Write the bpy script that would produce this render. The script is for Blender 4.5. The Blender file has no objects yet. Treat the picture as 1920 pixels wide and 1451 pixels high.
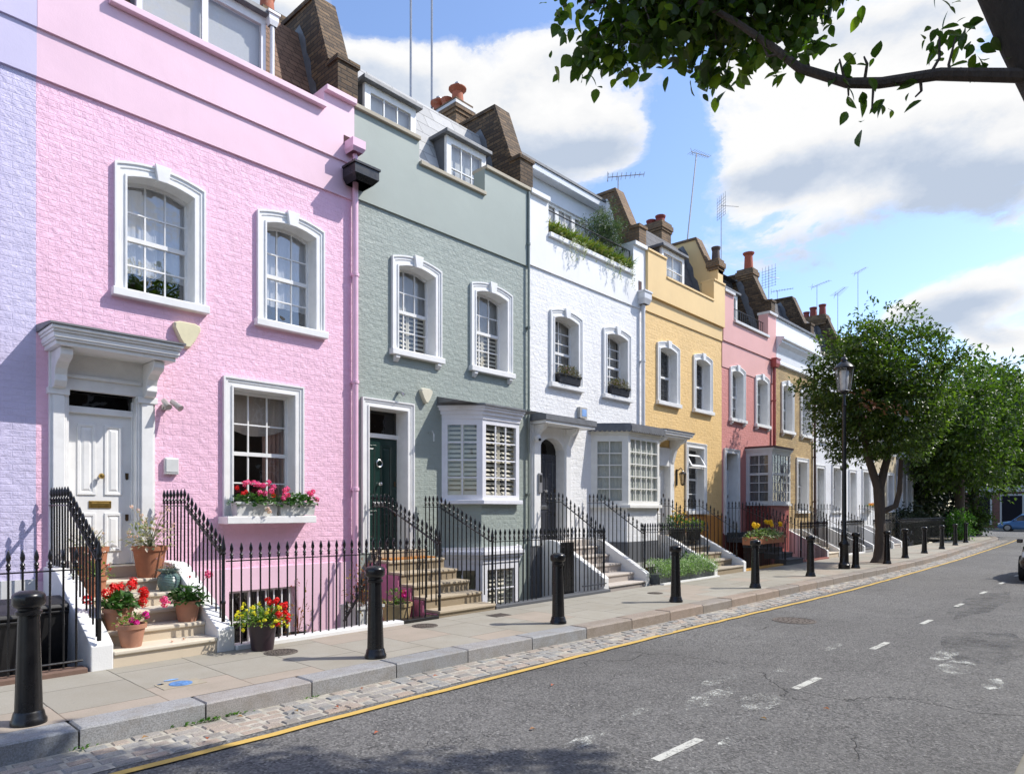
import bpy, bmesh, math, random
from mathutils import Vector
PI = math.pi
R = random.Random(7)
S = bpy.context.scene
C = S.collection
YF = 9.5                      # the terrace's front wall
ROAD = -0.15                  # road level; pavement is 0
ORG = {}

# ------------------------------------------------------------------ materials
MATS = {}

class NT:
    def __init__(s, name):
        s.m = bpy.data.materials.new(name)
        s.m.use_nodes = True
        s.t = s.m.node_tree
        s.t.nodes.clear()
        s.out = s.n('ShaderNodeOutputMaterial')
        s.p = s.n('ShaderNodeBsdfPrincipled')
        s.l(s.p.outputs[0], s.out.inputs[0])
    def n(s, typ, **kw):
        nd = s.t.nodes.new(typ)
        for k, v in kw.items():
            setattr(nd, k, v)
        return nd
    def l(s, a, b):
        s.t.links.new(a, b)
    def val(s, sock, v):
        if hasattr(v, 'is_output'):
            s.l(v, sock)
        else:
            sock.default_value = v
    def obj(s):
        return s.n('ShaderNodeTexCoord').outputs['Object']
    def noise(s, vec, scale, detail=4, rough=0.55, dist=0.0):
        nd = s.n('ShaderNodeTexNoise')
        s.l(vec, nd.inputs['Vector'])
        nd.inputs['Scale'].default_value = scale
        nd.inputs['Detail'].default_value = detail
        nd.inputs['Roughness'].default_value = rough
        nd.inputs['Distortion'].default_value = dist
        return nd.outputs[0]
    def math(s, op, a, b=0.0, clamp=False):
        nd = s.n('ShaderNodeMath', operation=op, use_clamp=clamp)
        s.val(nd.inputs[0], a)
        s.val(nd.inputs[1], b)
        return nd.outputs[0]
    def ramp(s, fac, stops, mode='LINEAR'):
        nd = s.n('ShaderNodeValToRGB')
        s.l(fac, nd.inputs[0])
        cr = nd.color_ramp
        cr.interpolation = mode
        while len(cr.elements) < len(stops):
            cr.elements.new(0.5)
        for e, (p, c) in zip(cr.elements, stops):
            e.position = p
            e.color = (*c, 1) if len(c) == 3 else c
        return nd.outputs[0]
    def mix(s, fac, a, b, mode='MIX'):
        nd = s.n('ShaderNodeMix', data_type='RGBA', blend_type=mode)
        s.val(nd.inputs[0], fac)
        s.val(nd.inputs[6], a if hasattr(a, 'is_output') else (*a, 1))
        s.val(nd.inputs[7], b if hasattr(b, 'is_output') else (*b, 1))
        return nd.outputs[2]
    def bump(s, h, strength=0.5, dist=0.01):
        nd = s.n('ShaderNodeBump')
        nd.inputs['Strength'].default_value = strength
        nd.inputs['Distance'].default_value = dist
        s.l(h, nd.inputs['Height'])
        s.l(nd.outputs[0], s.p.inputs['Normal'])
    def set(s, color=None, rough=None, metal=None, spec=None, coat=None):
        if color is not None:
            s.val(s.p.inputs['Base Color'], color if hasattr(color, 'is_output') else (*color, 1))
        if rough is not None:
            s.val(s.p.inputs['Roughness'], rough)
        if metal is not None:
            s.p.inputs['Metallic'].default_value = metal
        if spec is not None:
            s.p.inputs['Specular IOR Level'].default_value = spec
        if coat is not None:
            s.p.inputs['Coat Weight'].default_value = coat
        return s.m

def sc(c, k):
    return tuple(min(1.0, x * k) for x in c)

def wallvec(t, swap=True):
    sp = t.n('ShaderNodeSeparateXYZ')
    t.l(t.obj(), sp.inputs[0])
    cb = t.n('ShaderNodeCombineXYZ')
    t.l(t.math('ADD', sp.outputs[0], sp.outputs[1]), cb.inputs[0])
    t.l(sp.outputs[2], cb.inputs[1])
    return cb.outputs[0]

def cached(fn):
    def g(*a, **k):
        key = (fn.__name__,) + a + tuple(sorted(k.items()))
        if key not in MATS:
            MATS[key] = fn(*a, **k)
        return MATS[key]
    return g

def brick_node(t, w, h, mortar, c1, c2, cm, wob=0.012):
    v = wallvec(t)
    nz = t.n('ShaderNodeTexNoise')
    t.l(v, nz.inputs['Vector'])
    nz.inputs['Scale'].default_value = 5.0
    nz.inputs['Detail'].default_value = 3
    sub = t.n('ShaderNodeVectorMath', operation='SUBTRACT')
    t.l(nz.outputs['Color'], sub.inputs[0])
    sub.inputs[1].default_value = (0.5, 0.5, 0.5)
    scl = t.n('ShaderNodeVectorMath', operation='SCALE')
    t.l(sub.outputs[0], scl.inputs[0])
    scl.inputs['Scale'].default_value = wob * 2
    add = t.n('ShaderNodeVectorMath', operation='ADD')
    t.l(v, add.inputs[0])
    t.l(scl.outputs[0], add.inputs[1])
    b = t.n('ShaderNodeTexBrick')
    t.l(add.outputs[0], b.inputs['Vector'])
    for k, x in (('Color1', c1), ('Color2', c2), ('Mortar', cm)):
        b.inputs[k].default_value = (*x, 1)
    b.inputs['Scale'].default_value = 1.0
    b.inputs['Mortar Size'].default_value = mortar
    b.inputs['Mortar Smooth'].default_value = 0.5
    b.inputs['Bias'].default_value = 0.0
    b.inputs['Brick Width'].default_value = w
    b.inputs['Row Height'].default_value = h
    return b, add.outputs[0], v

@cached
def painted_brick(col):
    t = NT('painted brick')
    b, vd, v = brick_node(t, 0.235, 0.079, 0.006, (0, 0, 0), (1, 1, 1), (0.5, 0.5, 0.5), 0.007)
    n1 = t.noise(v, 1.3, 5)
    n2 = t.noise(v, 38, 4, 0.6)
    n3 = t.noise(v, 9, 4, 0.6)
    c = t.mix(t.ramp(n1, [(0.3, (0, 0, 0)), (0.7, (1, 1, 1))]), sc(col, 0.93), sc(col, 1.04))
    # old repairs and flaked paint: a little greyer, in irregular patches
    fl = t.ramp(t.noise(v, 3.4, 6, 0.7), [(0.66, (0, 0, 0)), (0.72, (1, 1, 1))])
    c = t.mix(t.math('MULTIPLY', fl, 0.16), c, (0.5, 0.45, 0.44))
    # faint rain streaks and grime carried down the face
    mp = t.n('ShaderNodeMapping')
    t.l(t.obj(), mp.inputs[0])
    mp.inputs['Scale'].default_value = (6, 6, 0.45)
    st = t.ramp(t.noise(mp.outputs[0], 1.0, 6, 0.65), [(0.52, (0, 0, 0)), (0.78, (0.13, 0.13, 0.13))])
    c = t.mix(st, c, (0.33, 0.3, 0.29))
    chips = t.ramp(t.noise(v, 21, 4, 0.75), [(0.715, (0, 0, 0)), (0.73, (0.5, 0.5, 0.5))])
    c = t.mix(chips, c, (0.4, 0.33, 0.3))
    t.set(c, 0.62)
    inv = t.math('SUBTRACT', 1.0, b.outputs['Fac'])
    keep = t.ramp(n3, [(0.35, (0.25, 0.25, 0.25)), (0.6, (1, 1, 1))])
    h = t.math('MULTIPLY', t.math('MULTIPLY', inv, keep), 1.25)
    bw = t.n('ShaderNodeRGBToBW')
    t.l(b.outputs['Color'], bw.inputs[0])
    h = t.math('ADD', h, t.math('MULTIPLY', t.math('POWER', bw.outputs[0], 2.5), 0.75))
    h = t.math('ADD', h, t.math('MULTIPLY', n2, 0.45))
    h = t.math('ADD', h, t.math('MULTIPLY', n3, 0.3))
    t.bump(h, 0.52, 0.0115)
    return t.m

@cached
def raw_brick(c1, c2, cm):
    t = NT('stock brick')
    b, vd, v = brick_node(t, 0.225, 0.075, 0.011, c1, c2, cm, 0.006)
    n = t.noise(v, 14, 5, 0.65)
    big = t.noise(v, 0.9, 4)
    c = t.mix(t.ramp(n, [(0.35, (0, 0, 0)), (0.7, (0.55, 0.55, 0.55))]), b.outputs['Color'], sc(c1, 0.5))
    c = t.mix(t.ramp(big, [(0.45, (0, 0, 0)), (0.75, (0.6, 0.6, 0.6))]), c, sc(cm, 0.35))
    t.set(c, 0.85)
    h = t.math('ADD', t.math('SUBTRACT', 1.0, b.outputs['Fac']), t.math('MULTIPLY', n, 0.7))
    t.bump(h, 0.7, 0.012)
    return t.m

@cached
def stucco(col, rough=0.6, amt=0.25):
    t = NT('painted render')
    v = t.obj()
    n1 = t.noise(v, 0.9, 5, 0.6)
    n2 = t.noise(v, 55, 4)
    n3 = t.noise(v, 4, 4)
    # rain streaks down the face
    mp = t.n('ShaderNodeMapping')
    t.l(v, mp.inputs[0])
    mp.inputs['Scale'].default_value = (7, 7, 0.5)
    st = t.noise(mp.outputs[0], 1.0, 5, 0.6)
    c = t.mix(t.ramp(n1, [(0.3, (0, 0, 0)), (0.7, (1, 1, 1))]), sc(col, 0.93), sc(col, 1.03))
    c = t.mix(t.ramp(st, [(0.56, (0, 0, 0)), (0.78, (0.06, 0.06, 0.06))]), c, (0.3, 0.28, 0.26))
    t.set(c, rough)
    t.bump(t.math('ADD', t.math('MULTIPLY', n2, 0.35), n3), amt, 0.01)
    return t.m

@cached
def gloss_paint(col, rough=0.35, dirt=0.06):
    t = NT('gloss paint')
    v = t.obj()
    n1 = t.noise(v, 5, 5, 0.65)
    n2 = t.noise(v, 30, 3)
    c = t.mix(t.ramp(n1, [(0.42, (0, 0, 0)), (0.8, (1, 1, 1))]), col, sc(col, 1 - dirt * 2.4))
    t.set(c, t.math('ADD', rough - 0.06, t.math('MULTIPLY', n1, 0.14)))
    t.bump(n2, 0.12, 0.004)
    return t.m

@cached
def iron(rough=0.27):
    t = NT('black iron paint')
    v = t.obj()
    n1 = t.noise(v, 9, 5, 0.6)
    n2 = t.noise(v, 45, 3)
    c = t.mix(t.ramp(n1, [(0.55, (0, 0, 0)), (0.8, (1, 1, 1))]), (0.0055, 0.0055, 0.0065), (0.014, 0.013, 0.013))
    sp = t.ramp(t.noise(v, 70, 2), [(0.74, (0, 0, 0)), (0.78, (1, 1, 1))])
    c = t.mix(t.math('MULTIPLY', sp, 0.2), c, (0.16, 0.15, 0.14))
    t.set(c, t.math('ADD', rough - 0.1, t.math('MULTIPLY', n1, 0.25)))
    t.bump(n2, 0.2, 0.004)
    return t.m

@cached
def plain(col, rough=0.6, metal=0.0, var=0.12, scale=12.0):
    t = NT('surface')
    n = t.noise(t.obj(), scale, 5, 0.6)
    c = t.mix(t.ramp(n, [(0.3, (0, 0, 0)), (0.7, (1, 1, 1))]), sc(col, 1 - var), sc(col, 1 + var))
    t.set(c, rough, metal)
    t.bump(n, 0.15, 0.005)
    return t.m

@cached
def terracotta(col=(0.42, 0.17, 0.09)):
    t = NT('terracotta')
    v = t.obj()
    n = t.noise(v, 7, 6, 0.7)
    n2 = t.noise(v, 60, 3)
    c = t.mix(t.ramp(n, [(0.3, (0, 0, 0)), (0.75, (1, 1, 1))]), col, sc(col, 0.75))
    w = t.ramp(t.noise(v, 4.5, 6, 0.7), [(0.6, (0, 0, 0)), (0.75, (0.5, 0.5, 0.5))])
    c = t.mix(w, c, (0.55, 0.42, 0.36))
    t.set(c, 0.8)
    t.bump(n2, 0.2, 0.004)
    return t.m

@cached
def glass_mat(tint=0.88, base=0.09):
    t = NT('window glass')
    tr = t.n('ShaderNodeBsdfTransparent')
    tr.inputs[0].default_value = (tint, tint, tint, 1)
    gl = t.n('ShaderNodeBsdfGlossy')
    gl.inputs['Roughness'].default_value = 0.015
    # old drawn glass is never flat
    nz = t.noise(t.obj(), 2.6, 2)
    bp = t.n('ShaderNodeBump')
    bp.inputs['Strength'].default_value = 0.12
    bp.inputs['Distance'].default_value = 0.05
    t.l(nz, bp.inputs['Height'])
    t.l(bp.outputs[0], gl.inputs['Normal'])
    ge = t.n('ShaderNodeNewGeometry')
    dt = t.n('ShaderNodeVectorMath', operation='DOT_PRODUCT')
    t.l(ge.outputs['Normal'], dt.inputs[0])
    t.l(ge.outputs['Incoming'], dt.inputs[1])
    c5 = t.math('POWER', t.math('SUBTRACT', 1.0, t.math('ABSOLUTE', dt.outputs['Value']), True), 5.0)
    f = t.math('ADD', t.math('MULTIPLY', c5, 1 - base), base, True)
    mx = t.n('ShaderNodeMixShader')
    t.l(f, mx.inputs[0])
    t.l(tr.outputs[0], mx.inputs[1])
    t.l(gl.outputs[0], mx.inputs[2])
    t.l(mx.outputs[0], t.out.inputs[0])
    return t.m

@cached
def leaf_mat(cols, transl=0.35, rough=0.45, rust=0.0):
    t = NT('leaf')
    g = t.n('ShaderNodeNewGeometry')
    k = len(cols)
    c = t.ramp(g.outputs['Random Per Island'], [((i + 0.5) / k, cc) for i, cc in enumerate(cols)])
    t.set(c, rough)
    tl = t.n('ShaderNodeBsdfTranslucent')
    t.l(t.mix(1.0, c, (1.5, 1.9, 0.6), 'MULTIPLY'), tl.inputs[0])
    mx = t.n('ShaderNodeMixShader')
    mx.inputs[0].default_value = transl
    t.l(t.p.outputs[0], mx.inputs[1])
    t.l(tl.outputs[0], mx.inputs[2])
    t.l(mx.outputs[0], t.out.inputs[0])
    return t.m

@cached
def fabric(col, transl=0.4):
    t = NT('fabric')
    n = t.noise(t.obj(), 30, 4)
    t.set(t.mix(n, sc(col, 0.9), sc(col, 1.08)), 0.9)
    return t.m

@cached
def bark(col=(0.09, 0.07, 0.055)):
    t = NT('bark')
    mp = t.n('ShaderNodeMapping')
    t.l(t.obj(), mp.inputs[0])
    mp.inputs['Scale'].default_value = (14, 14, 3)
    n = t.noise(mp.outputs[0], 1.5, 6, 0.7)
    t.set(t.mix(n, sc(col, 0.5), sc(col, 1.5)), 0.9)
    t.bump(n, 0.9, 0.03)
    return t.m

@cached
def tiles(col, w, h, mort=0.006):
    t = NT('roof covering')
    b, vd, v = brick_node(t, w, h, mort, sc(col, 0.8), sc(col, 1.2), sc(col, 0.25), 0.003)
    n = t.noise(v, 8, 5, 0.6)
    t.set(t.mix(t.math('MULTIPLY', n, 0.5), b.outputs['Color'], sc(col, 0.55)), 0.75)
    t.bump(t.math('ADD', t.math('SUBTRACT', 1.0, b.outputs['Fac']), t.math('MULTIPLY', n, 0.4)), 0.8, 0.02)
    return t.m

def mat_asphalt():
    t = NT('asphalt')
    v = t.obj()
    sp = t.n('ShaderNodeTexVoronoi')
    t.l(v, sp.inputs['Vector'])
    sp.inputs['Scale'].default_value = 58
    bw = t.n('ShaderNodeRGBToBW')
    t.l(sp.outputs['Color'], bw.inputs[0])
    fine = t.noise(v, 45, 5, 0.7)
    mid = t.noise(v, 3.0, 5, 0.6)
    big = t.noise(v, 0.32, 4, 0.55)
    c = t.ramp(bw.outputs[0], [(0.12, (0.045, 0.044, 0.043)), (0.45, (0.16, 0.157, 0.152)), (0.85, (0.26, 0.254, 0.243)), (1.0, (0.5, 0.49, 0.46))])
    c = t.mix(t.ramp(fine, [(0.36, (0.75, 0.75, 0.75)), (0.6, (0, 0, 0))]), c, (0.05, 0.049, 0.047))
    c = t.mix(t.ramp(mid, [(0.35, (0, 0, 0)), (0.75, (0.4, 0.4, 0.4))]), c, (0.22, 0.215, 0.205))
    c = t.mix(t.ramp(big, [(0.42, (0, 0, 0)), (0.66, (0.45, 0.45, 0.45))]), c, (0.075, 0.072, 0.068))
    # worn wheel tracks and cracks running across the carriageway
    nz = t.n('ShaderNodeTexNoise')
    t.l(v, nz.inputs['Vector'])
    nz.inputs['Scale'].default_value = 1.7
    nz.inputs['Detail'].default_value = 6
    ad = t.n('ShaderNodeVectorMath', operation='ADD')
    t.l(v, ad.inputs[0])
    t.l(nz.outputs['Color'], ad.inputs[1])
    cr = t.n('ShaderNodeTexVoronoi', feature='DISTANCE_TO_EDGE')
    t.l(ad.outputs[0], cr.inputs['Vector'])
    cr.inputs['Scale'].default_value = 0.33
    line = t.ramp(cr.outputs['Distance'], [(0.0, (1, 1, 1)), (0.004, (0, 0, 0))])
    gate = t.ramp(t.noise(v, 0.5, 3), [(0.5, (0, 0, 0)), (0.56, (1, 1, 1))])
    line = t.math('MULTIPLY', line, gate)
    c = t.mix(t.math('MULTIPLY', line, 0.35), c, (0.015, 0.014, 0.013))
    t.set(c, 0.85)
    h = t.math('ADD', t.math('MULTIPLY', bw.outputs[0], 0.6), fine)
    h = t.math('SUBTRACT', h, t.math('MULTIPLY', line, 1.5))
    t.bump(h, 1.0, 0.016)
    return t.m

def mat_paving():
    t = NT('york stone paving')
    v = t.obj()
    b = t.n('ShaderNodeTexBrick')
    nz = t.n('ShaderNodeTexNoise')
    t.l(v, nz.inputs['Vector'])
    nz.inputs['Scale'].default_value = 6
    sb = t.n('ShaderNodeVectorMath', operation='SCALE')
    t.l(nz.outputs['Color'], sb.inputs[0])
    sb.inputs['Scale'].default_value = 0.012
    ad = t.n('ShaderNodeVectorMath', operation='ADD')
    t.l(v, ad.inputs[0])
    t.l(sb.outputs[0], ad.inputs[1])
    sw = t.n('ShaderNodeSeparateXYZ')
    t.l(ad.outputs[0], sw.inputs[0])
    cb = t.n('ShaderNodeCombineXYZ')
    t.l(sw.outputs[1], cb.inputs[0])
    t.l(sw.outputs[0], cb.inputs[1])
    t.l(cb.outputs[0], b.inputs['Vector'])
    b.offset = 0.37
    for k, x in (('Color1', (0.29, 0.272, 0.228)), ('Color2', (0.36, 0.34, 0.29)), ('Mortar', (0.06, 0.055, 0.045))):
        b.inputs[k].default_value = (*x, 1)
    b.inputs['Scale'].default_value = 1
    b.inputs['Mortar Size'].default_value = 0.006
    b.inputs['Mortar Smooth'].default_value = 0.3
    b.inputs['Brick Width'].default_value = 0.82
    b.inputs['Row Height'].default_value = 0.74
    n1 = t.noise(v, 2.2, 6, 0.65)
    n2 = t.noise(v, 60, 4, 0.7)
    b2 = t.n('ShaderNodeTexBrick')
    t.l(cb.outputs[0], b2.inputs['Vector'])
    b2.offset = 0.37
    for k, x in (('Color1', (0, 0, 0)), ('Color2', (1, 1, 1)), ('Mortar', (0, 0, 0))):
        b2.inputs[k].default_value = (*x, 1)
    for k, x in (('Scale', 1), ('Mortar Size', 0.0), ('Brick Width', 0.82), ('Row Height', 0.74)):
        b2.inputs[k].default_value = x
    pinkish = t.ramp(b2.outputs['Color'], [(0.8, (0, 0, 0)), (0.82, (0.45, 0.45, 0.45))])
    c = t.mix(pinkish, b.outputs['Color'], (0.35, 0.255, 0.195))
    c = t.mix(t.ramp(n1, [(0.4, (0, 0, 0)), (0.75, (0.55, 0.55, 0.55))]), c, (0.24, 0.215, 0.165))
    c = t.mix(t.ramp(n2, [(0.3, (0.35, 0.35, 0.35)), (0.55, (0, 0, 0))]), c, (0.2, 0.18, 0.14))
    gum = t.ramp(t.noise(v, 16, 2), [(0.72, (0, 0, 0)), (0.74, (0.5, 0.5, 0.5))])
    c = t.mix(gum, c, (0.2, 0.19, 0.17))
    t.set(c, 0.82)
    h = t.math('ADD', t.math('SUBTRACT', 1.0, b.outputs['Fac']), t.math('MULTIPLY', n2, 0.35))
    t.bump(h, 0.5, 0.008)
    return t.m

@cached
def granite(col, brown=0.5, vary=0.12):
    t = NT('granite')
    v = t.obj()
    g = t.n('ShaderNodeNewGeometry')
    n = t.noise(v, 90, 3, 0.8)
    n1 = t.noise(v, 5, 6, 0.7)
    isl = t.ramp(g.outputs['Random Per Island'], [(0.0, sc(col, 1 - vary * 1.5)), (0.3, (col[0] * (1 - vary), col[1] * (1 - vary * 0.5), col[2])), (0.6, col), (1.0, (col[0] * (1 + vary), col[1] * (1 + vary * 0.1), col[2] * (1 - vary * 0.5)))])
    c = t.mix(t.ramp(n, [(0.36, (0.8, 0.8, 0.8)), (0.6, (0, 0, 0))]), isl, sc(col, 0.45))
    c = t.mix(t.ramp(n1, [(0.45, (0, 0, 0)), (0.72, (brown, brown, brown))]), c, (0.17, 0.135, 0.09))
    t.set(c, 0.75)
    t.bump(t.math('ADD', n, n1), 0.35, 0.008)
    return t.m

def mat_worn_paint(col, lo, hi, scale):
    t = NT('worn road paint')
    v = t.obj()
    n = t.noise(v, scale, 6, 0.75)
    n2 = t.noise(v, 60, 3, 0.7)
    f = t.ramp(t.math('ADD', t.math('MULTIPLY', n, 0.6), t.math('MULTIPLY', n2, 0.4)), [(lo, (0, 0, 0)), (hi, (1, 1, 1))])
    t.set(t.mix(n2, sc(col, 0.8), col), 0.7)
    tr = t.n('ShaderNodeBsdfTransparent')
    mx = t.n('ShaderNodeMixShader')
    t.l(f, mx.inputs[0])
    t.l(tr.outputs[0], mx.inputs[1])
    t.l(t.p.outputs[0], mx.inputs[2])
    t.l(mx.outputs[0], t.out.inputs[0])
    return t.m

WHITE = (0.80, 0.80, 0.79)
PINK = (0.84, 0.52, 0.665)
LILAC = (0.57, 0.53, 0.72)
GREEN = (0.305, 0.35, 0.318)
YELLOW = (0.78, 0.53, 0.225)
CORAL = (0.61, 0.25, 0.225)
DARKBRICK = ((0.075, 0.047, 0.027), (0.23, 0.145, 0.075), (0.045, 0.036, 0.027))

# ------------------------------------------------------------------ mesh builder
class MB:
    def __init__(s):
        s.v = []
        s.f = []
    def add(s, vs, fs):
        o = len(s.v)
        s.v += [tuple(p) for p in vs]
        s.f += [tuple(i + o for i in f) for f in fs]
        return s
    def box(s, x0, x1, y0, y1, z0, z1):
        return s.add([(x0, y0, z0), (x1, y0, z0), (x1, y1, z0), (x0, y1, z0), (x0, y0, z1), (x1, y0, z1), (x1, y1, z1), (x0, y1, z1)],
                     [(3, 2, 1, 0), (4, 5, 6, 7), (0, 1, 5, 4), (1, 2, 6, 5), (2, 3, 7, 6), (3, 0, 4, 7)])
    def quad(s, *p):
        return s.add(p, [tuple(range(len(p)))])
    def ext(s, poly, ax, a, b):
        def P(u, v, w):
            return {'x': (w, u, v), 'y': (u, w, v), 'z': (u, v, w)}[ax]
        n = len(poly)
        vs = [P(u, v, a) for u, v in poly] + [P(u, v, b) for u, v in poly]
        fs = [tuple(range(n)), tuple(range(2 * n - 1, n - 1, -1))]
        fs += [(i, (i + 1) % n, (i + 1) % n + n, i + n) for i in range(n)]
        return s.add(vs, fs)
    def tube(s, pts, r, n=8):
        pts = [Vector(p) for p in pts]
        rs = r if isinstance(r, (list, tuple)) else [r] * len(pts)
        vs, fs = [], []
        ref = None
        for i, p in enumerate(pts):
            d = (pts[min(i + 1, len(pts) - 1)] - pts[max(i - 1, 0)]).normalized()
            if ref is None:
                ref = Vector((0, 0, 1)) if abs(d.z) < 0.9 else Vector((1, 0, 0))
            a = d.cross(ref).normalized()
            b = a.cross(d).normalized()
            ref = b
            for k in range(n):
                t = 2 * PI * k / n
                vs.append(p + (a * math.cos(t) + b * math.sin(t)) * rs[i])
        m = len(pts)
        for i in range(m - 1):
            for k in range(n):
                fs.append((i * n + k, i * n + (k + 1) % n, (i + 1) * n + (k + 1) % n, (i + 1) * n + k))
        fs.append(tuple(range(n - 1, -1, -1)))
        fs.append(tuple((m - 1) * n + k for k in range(n)))
        return s.add(vs, fs)
    def lathe(s, prof, n=16, o=(0, 0, 0), sx=1.0, ph=0.0):
        vs, fs = [], []
        for r, z in prof:
            for k in range(n):
                t = 2 * PI * k / n + ph
                vs.append((o[0] + r * math.cos(t) * sx, o[1] + r * math.sin(t), o[2] + z))
        m = len(prof)
        for i in range(m - 1):
            for k in range(n):
                fs.append((i * n + k, i * n + (k + 1) % n, (i + 1) * n + (k + 1) % n, (i + 1) * n + k))
        fs.append(tuple(range(n - 1, -1, -1)))
        fs.append(tuple((m - 1) * n + k for k in range(n)))
        return s.add(vs, fs)
    def loft(s, loops, closed=False):
        n = len(loops[0])
        vs = [p for L in loops for p in L]
        fs = []
        for i in range(len(loops) - 1):
            for k in range(n if closed else n - 1):
                fs.append((i * n + k, i * n + (k + 1) % n, (i + 1) * n + (k + 1) % n, (i + 1) * n + k))
        return s.add(vs, fs)
    def build(s, name, mat, parent=None, at=None, smooth=False, bevel=0.0, recalc=True, link=True):
        org = ORG[parent.name] if parent is not None else Vector(at or (0, 0, 0))
        me = bpy.data.meshes.new(name)
        me.from_pydata([(x - org[0], y - org[1], z - org[2]) for x, y, z in s.v], [], s.f)
        me.materials.append(mat)
        if recalc:
            bm = bmesh.new()
            bm.from_mesh(me)
            bmesh.ops.recalc_face_normals(bm, faces=bm.faces)
            bm.to_mesh(me)
            bm.free()
        if smooth:
            me.polygons.foreach_set('use_smooth', [True] * len(me.polygons))
            try:
                me.set_sharp_from_angle(angle=math.radians(40))
            except Exception:
                pass
        o = bpy.data.objects.new(name, me)
        if link:
            C.objects.link(o)
        if parent is not None:
            o.parent = parent
        else:
            o.location = org
        ORG[o.name] = Vector(org)
        if bevel:
            md = o.modifiers.new('soft edge', 'BEVEL')
            md.width = bevel
            md.segments = 2
            md.limit_method = 'ANGLE'
            md.angle_limit = math.radians(40)
            md.harden_normals = False
        return o

def tag(o, label=None, cat=None, group=None, kind=None):
    if label: o['label'] = label
    if cat: o['category'] = cat
    if group: o['group'] = group
    if kind: o['kind'] = kind
    return o

def thing(name, loc, label, cat, group=None):
    o = bpy.data.objects.new(name, None)
    o.empty_display_size = 0.2
    C.objects.link(o)
    o.location = loc
    ORG[o.name] = Vector(loc)
    return tag(o, label, cat, group)

def copy_tree(o, loc=None, label=None, parent=None, rotz=None):
    c = o.copy()
    C.objects.link(c)
    if parent is not None:
        c.parent = parent
    if loc is not None:
        c.location = loc
    if rotz is not None:
        c.rotation_euler[2] = rotz
    if label:
        c['label'] = label
    for ch in list(o.children):
        copy_tree(ch, parent=c)
    return c

# ------------------------------------------------------------------ leaves
def leaf_shape(mb, p, d, up, L, W, fold=0.25, curl=0.15, fine=False):
    """one folded leaf from p along d"""
    d = d.normalized()
    side = d.cross(up)
    if side.length < 1e-3:
        side = d.cross(Vector((1, 0.2, 0)))
    side.normalize()
    nrm = side.cross(d).normalized()
    if not fine:
        a, b, c, e = p, p + d * L * 0.5 + side * W * 0.5 + nrm * fold * W, p + d * L - nrm * curl * L, p + d * L * 0.5 - side * W * 0.5 + nrm * fold * W
        m = p + d * L * 0.5
        mb.add([a, b, c, e, m], [(0, 1, 4), (1, 2, 4), (2, 3, 4), (3, 0, 4)])
        return
    prof = [(0.0, 0.02), (0.12, 0.30), (0.32, 0.5), (0.56, 0.47), (0.8, 0.26), (1.0, 0.0)]
    vs, fs = [], []
    for t, w in prof:
        c = p + d * L * t - nrm * curl * L * t * t
        vs += [c + side * W * w + nrm * fold * W * w, c, c - side * W * w + nrm * fold * W * w]
    for i in range(len(prof) - 1):
        o = i * 3
        fs += [(o, o + 1, o + 4, o + 3), (o + 1, o + 2, o + 5, o + 4)]
    mb.add(vs, fs)

def rnd_dir(rng, zbias=0.0):
    while True:
        v = Vector((rng.uniform(-1, 1), rng.uniform(-1, 1), rng.uniform(-1, 1)))
        if 0.05 < v.length < 1:
            v.normalize()
            v.z += zbias
            return v.normalized()

def crown_mesh(rng, c, rad, n_clumps, per, L, W, lobes=0.25, bottom=-0.8, shell=0.55):
    """clumps of leaves spread through an uneven crown, gaps between the clumps"""
    mb = MB()
    c = Vector(c)
    ph = [rng.uniform(0, 6.28) for _ in range(6)]
    for _ in range(n_clumps):
        d = rnd_dir(rng)
        if d.z < bottom:
            d.z = bottom + rng.uniform(0, 0.2)
        az = math.atan2(d.y, d.x)
        k = 1 + lobes * (0.5 * math.sin(3 * az + ph[0]) * math.cos(2.5 * d.z + ph[1]) + 0.5 * math.sin(5 * az + ph[2] + 4 * d.z) + 0.35 * math.sin(9 * az + ph[3] + 7 * d.z))
        r = k * (shell + (1 - shell) * rng.random() ** 0.6) if rng.random() < 0.8 else k * rng.random() * shell
        q = c + Vector((d.x * rad[0], d.y * rad[1], d.z * rad[2])) * r
        size = rng.uniform(0.6, 1.3)
        out = Vector((d.x, d.y, d.z * 0.6 + 0.15)).normalized()
        for _ in range(per):
            off = rnd_dir(rng) * rng.random() ** 0.5 * size * L * 2.2
            off.z *= 0.7
            dd = (rnd_dir(rng) + out * 0.8 + Vector((0, 0, -0.25))).normalized()
            leaf_shape(mb, q + off, dd, (Vector((0, 0, 1)) + rnd_dir(rng) * 0.6), L * rng.uniform(0.7, 1.25), W * rng.uniform(0.7, 1.25))
    return mb

# ------------------------------------------------------------------ camera, sun, sky
cam = bpy.data.cameras.new('camera')
cam.sensor_width = 36
cam.lens = 1270 / 1920 * 36
cam.shift_y = 231.5 / 1920
cam.clip_end = 3000
co = bpy.data.objects.new('camera', cam)
co.location = (0, 0, 1.6)
co.rotation_euler = (PI / 2, 0, math.atan(1180 / 1270) - PI / 2)
C.objects.link(co)
S.camera = co

SUN_EL = math.radians(48)
SUN_AZ = Vector((0.76, -0.65, 0)).normalized()
sd = Vector((SUN_AZ.x * math.cos(SUN_EL), SUN_AZ.y * math.cos(SUN_EL), math.sin(SUN_EL)))
sl = bpy.data.lights.new('sun', 'SUN')
sl.energy = 4.6
sl.angle = math.radians(0.55)
sl.color = (1.0, 0.95, 0.87)
so = bpy.data.objects.new('sun', sl)
so.rotation_euler = sd.to_track_quat('Z', 'Y').to_euler()
so.location = sd * 60
C.objects.link(so)

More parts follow.
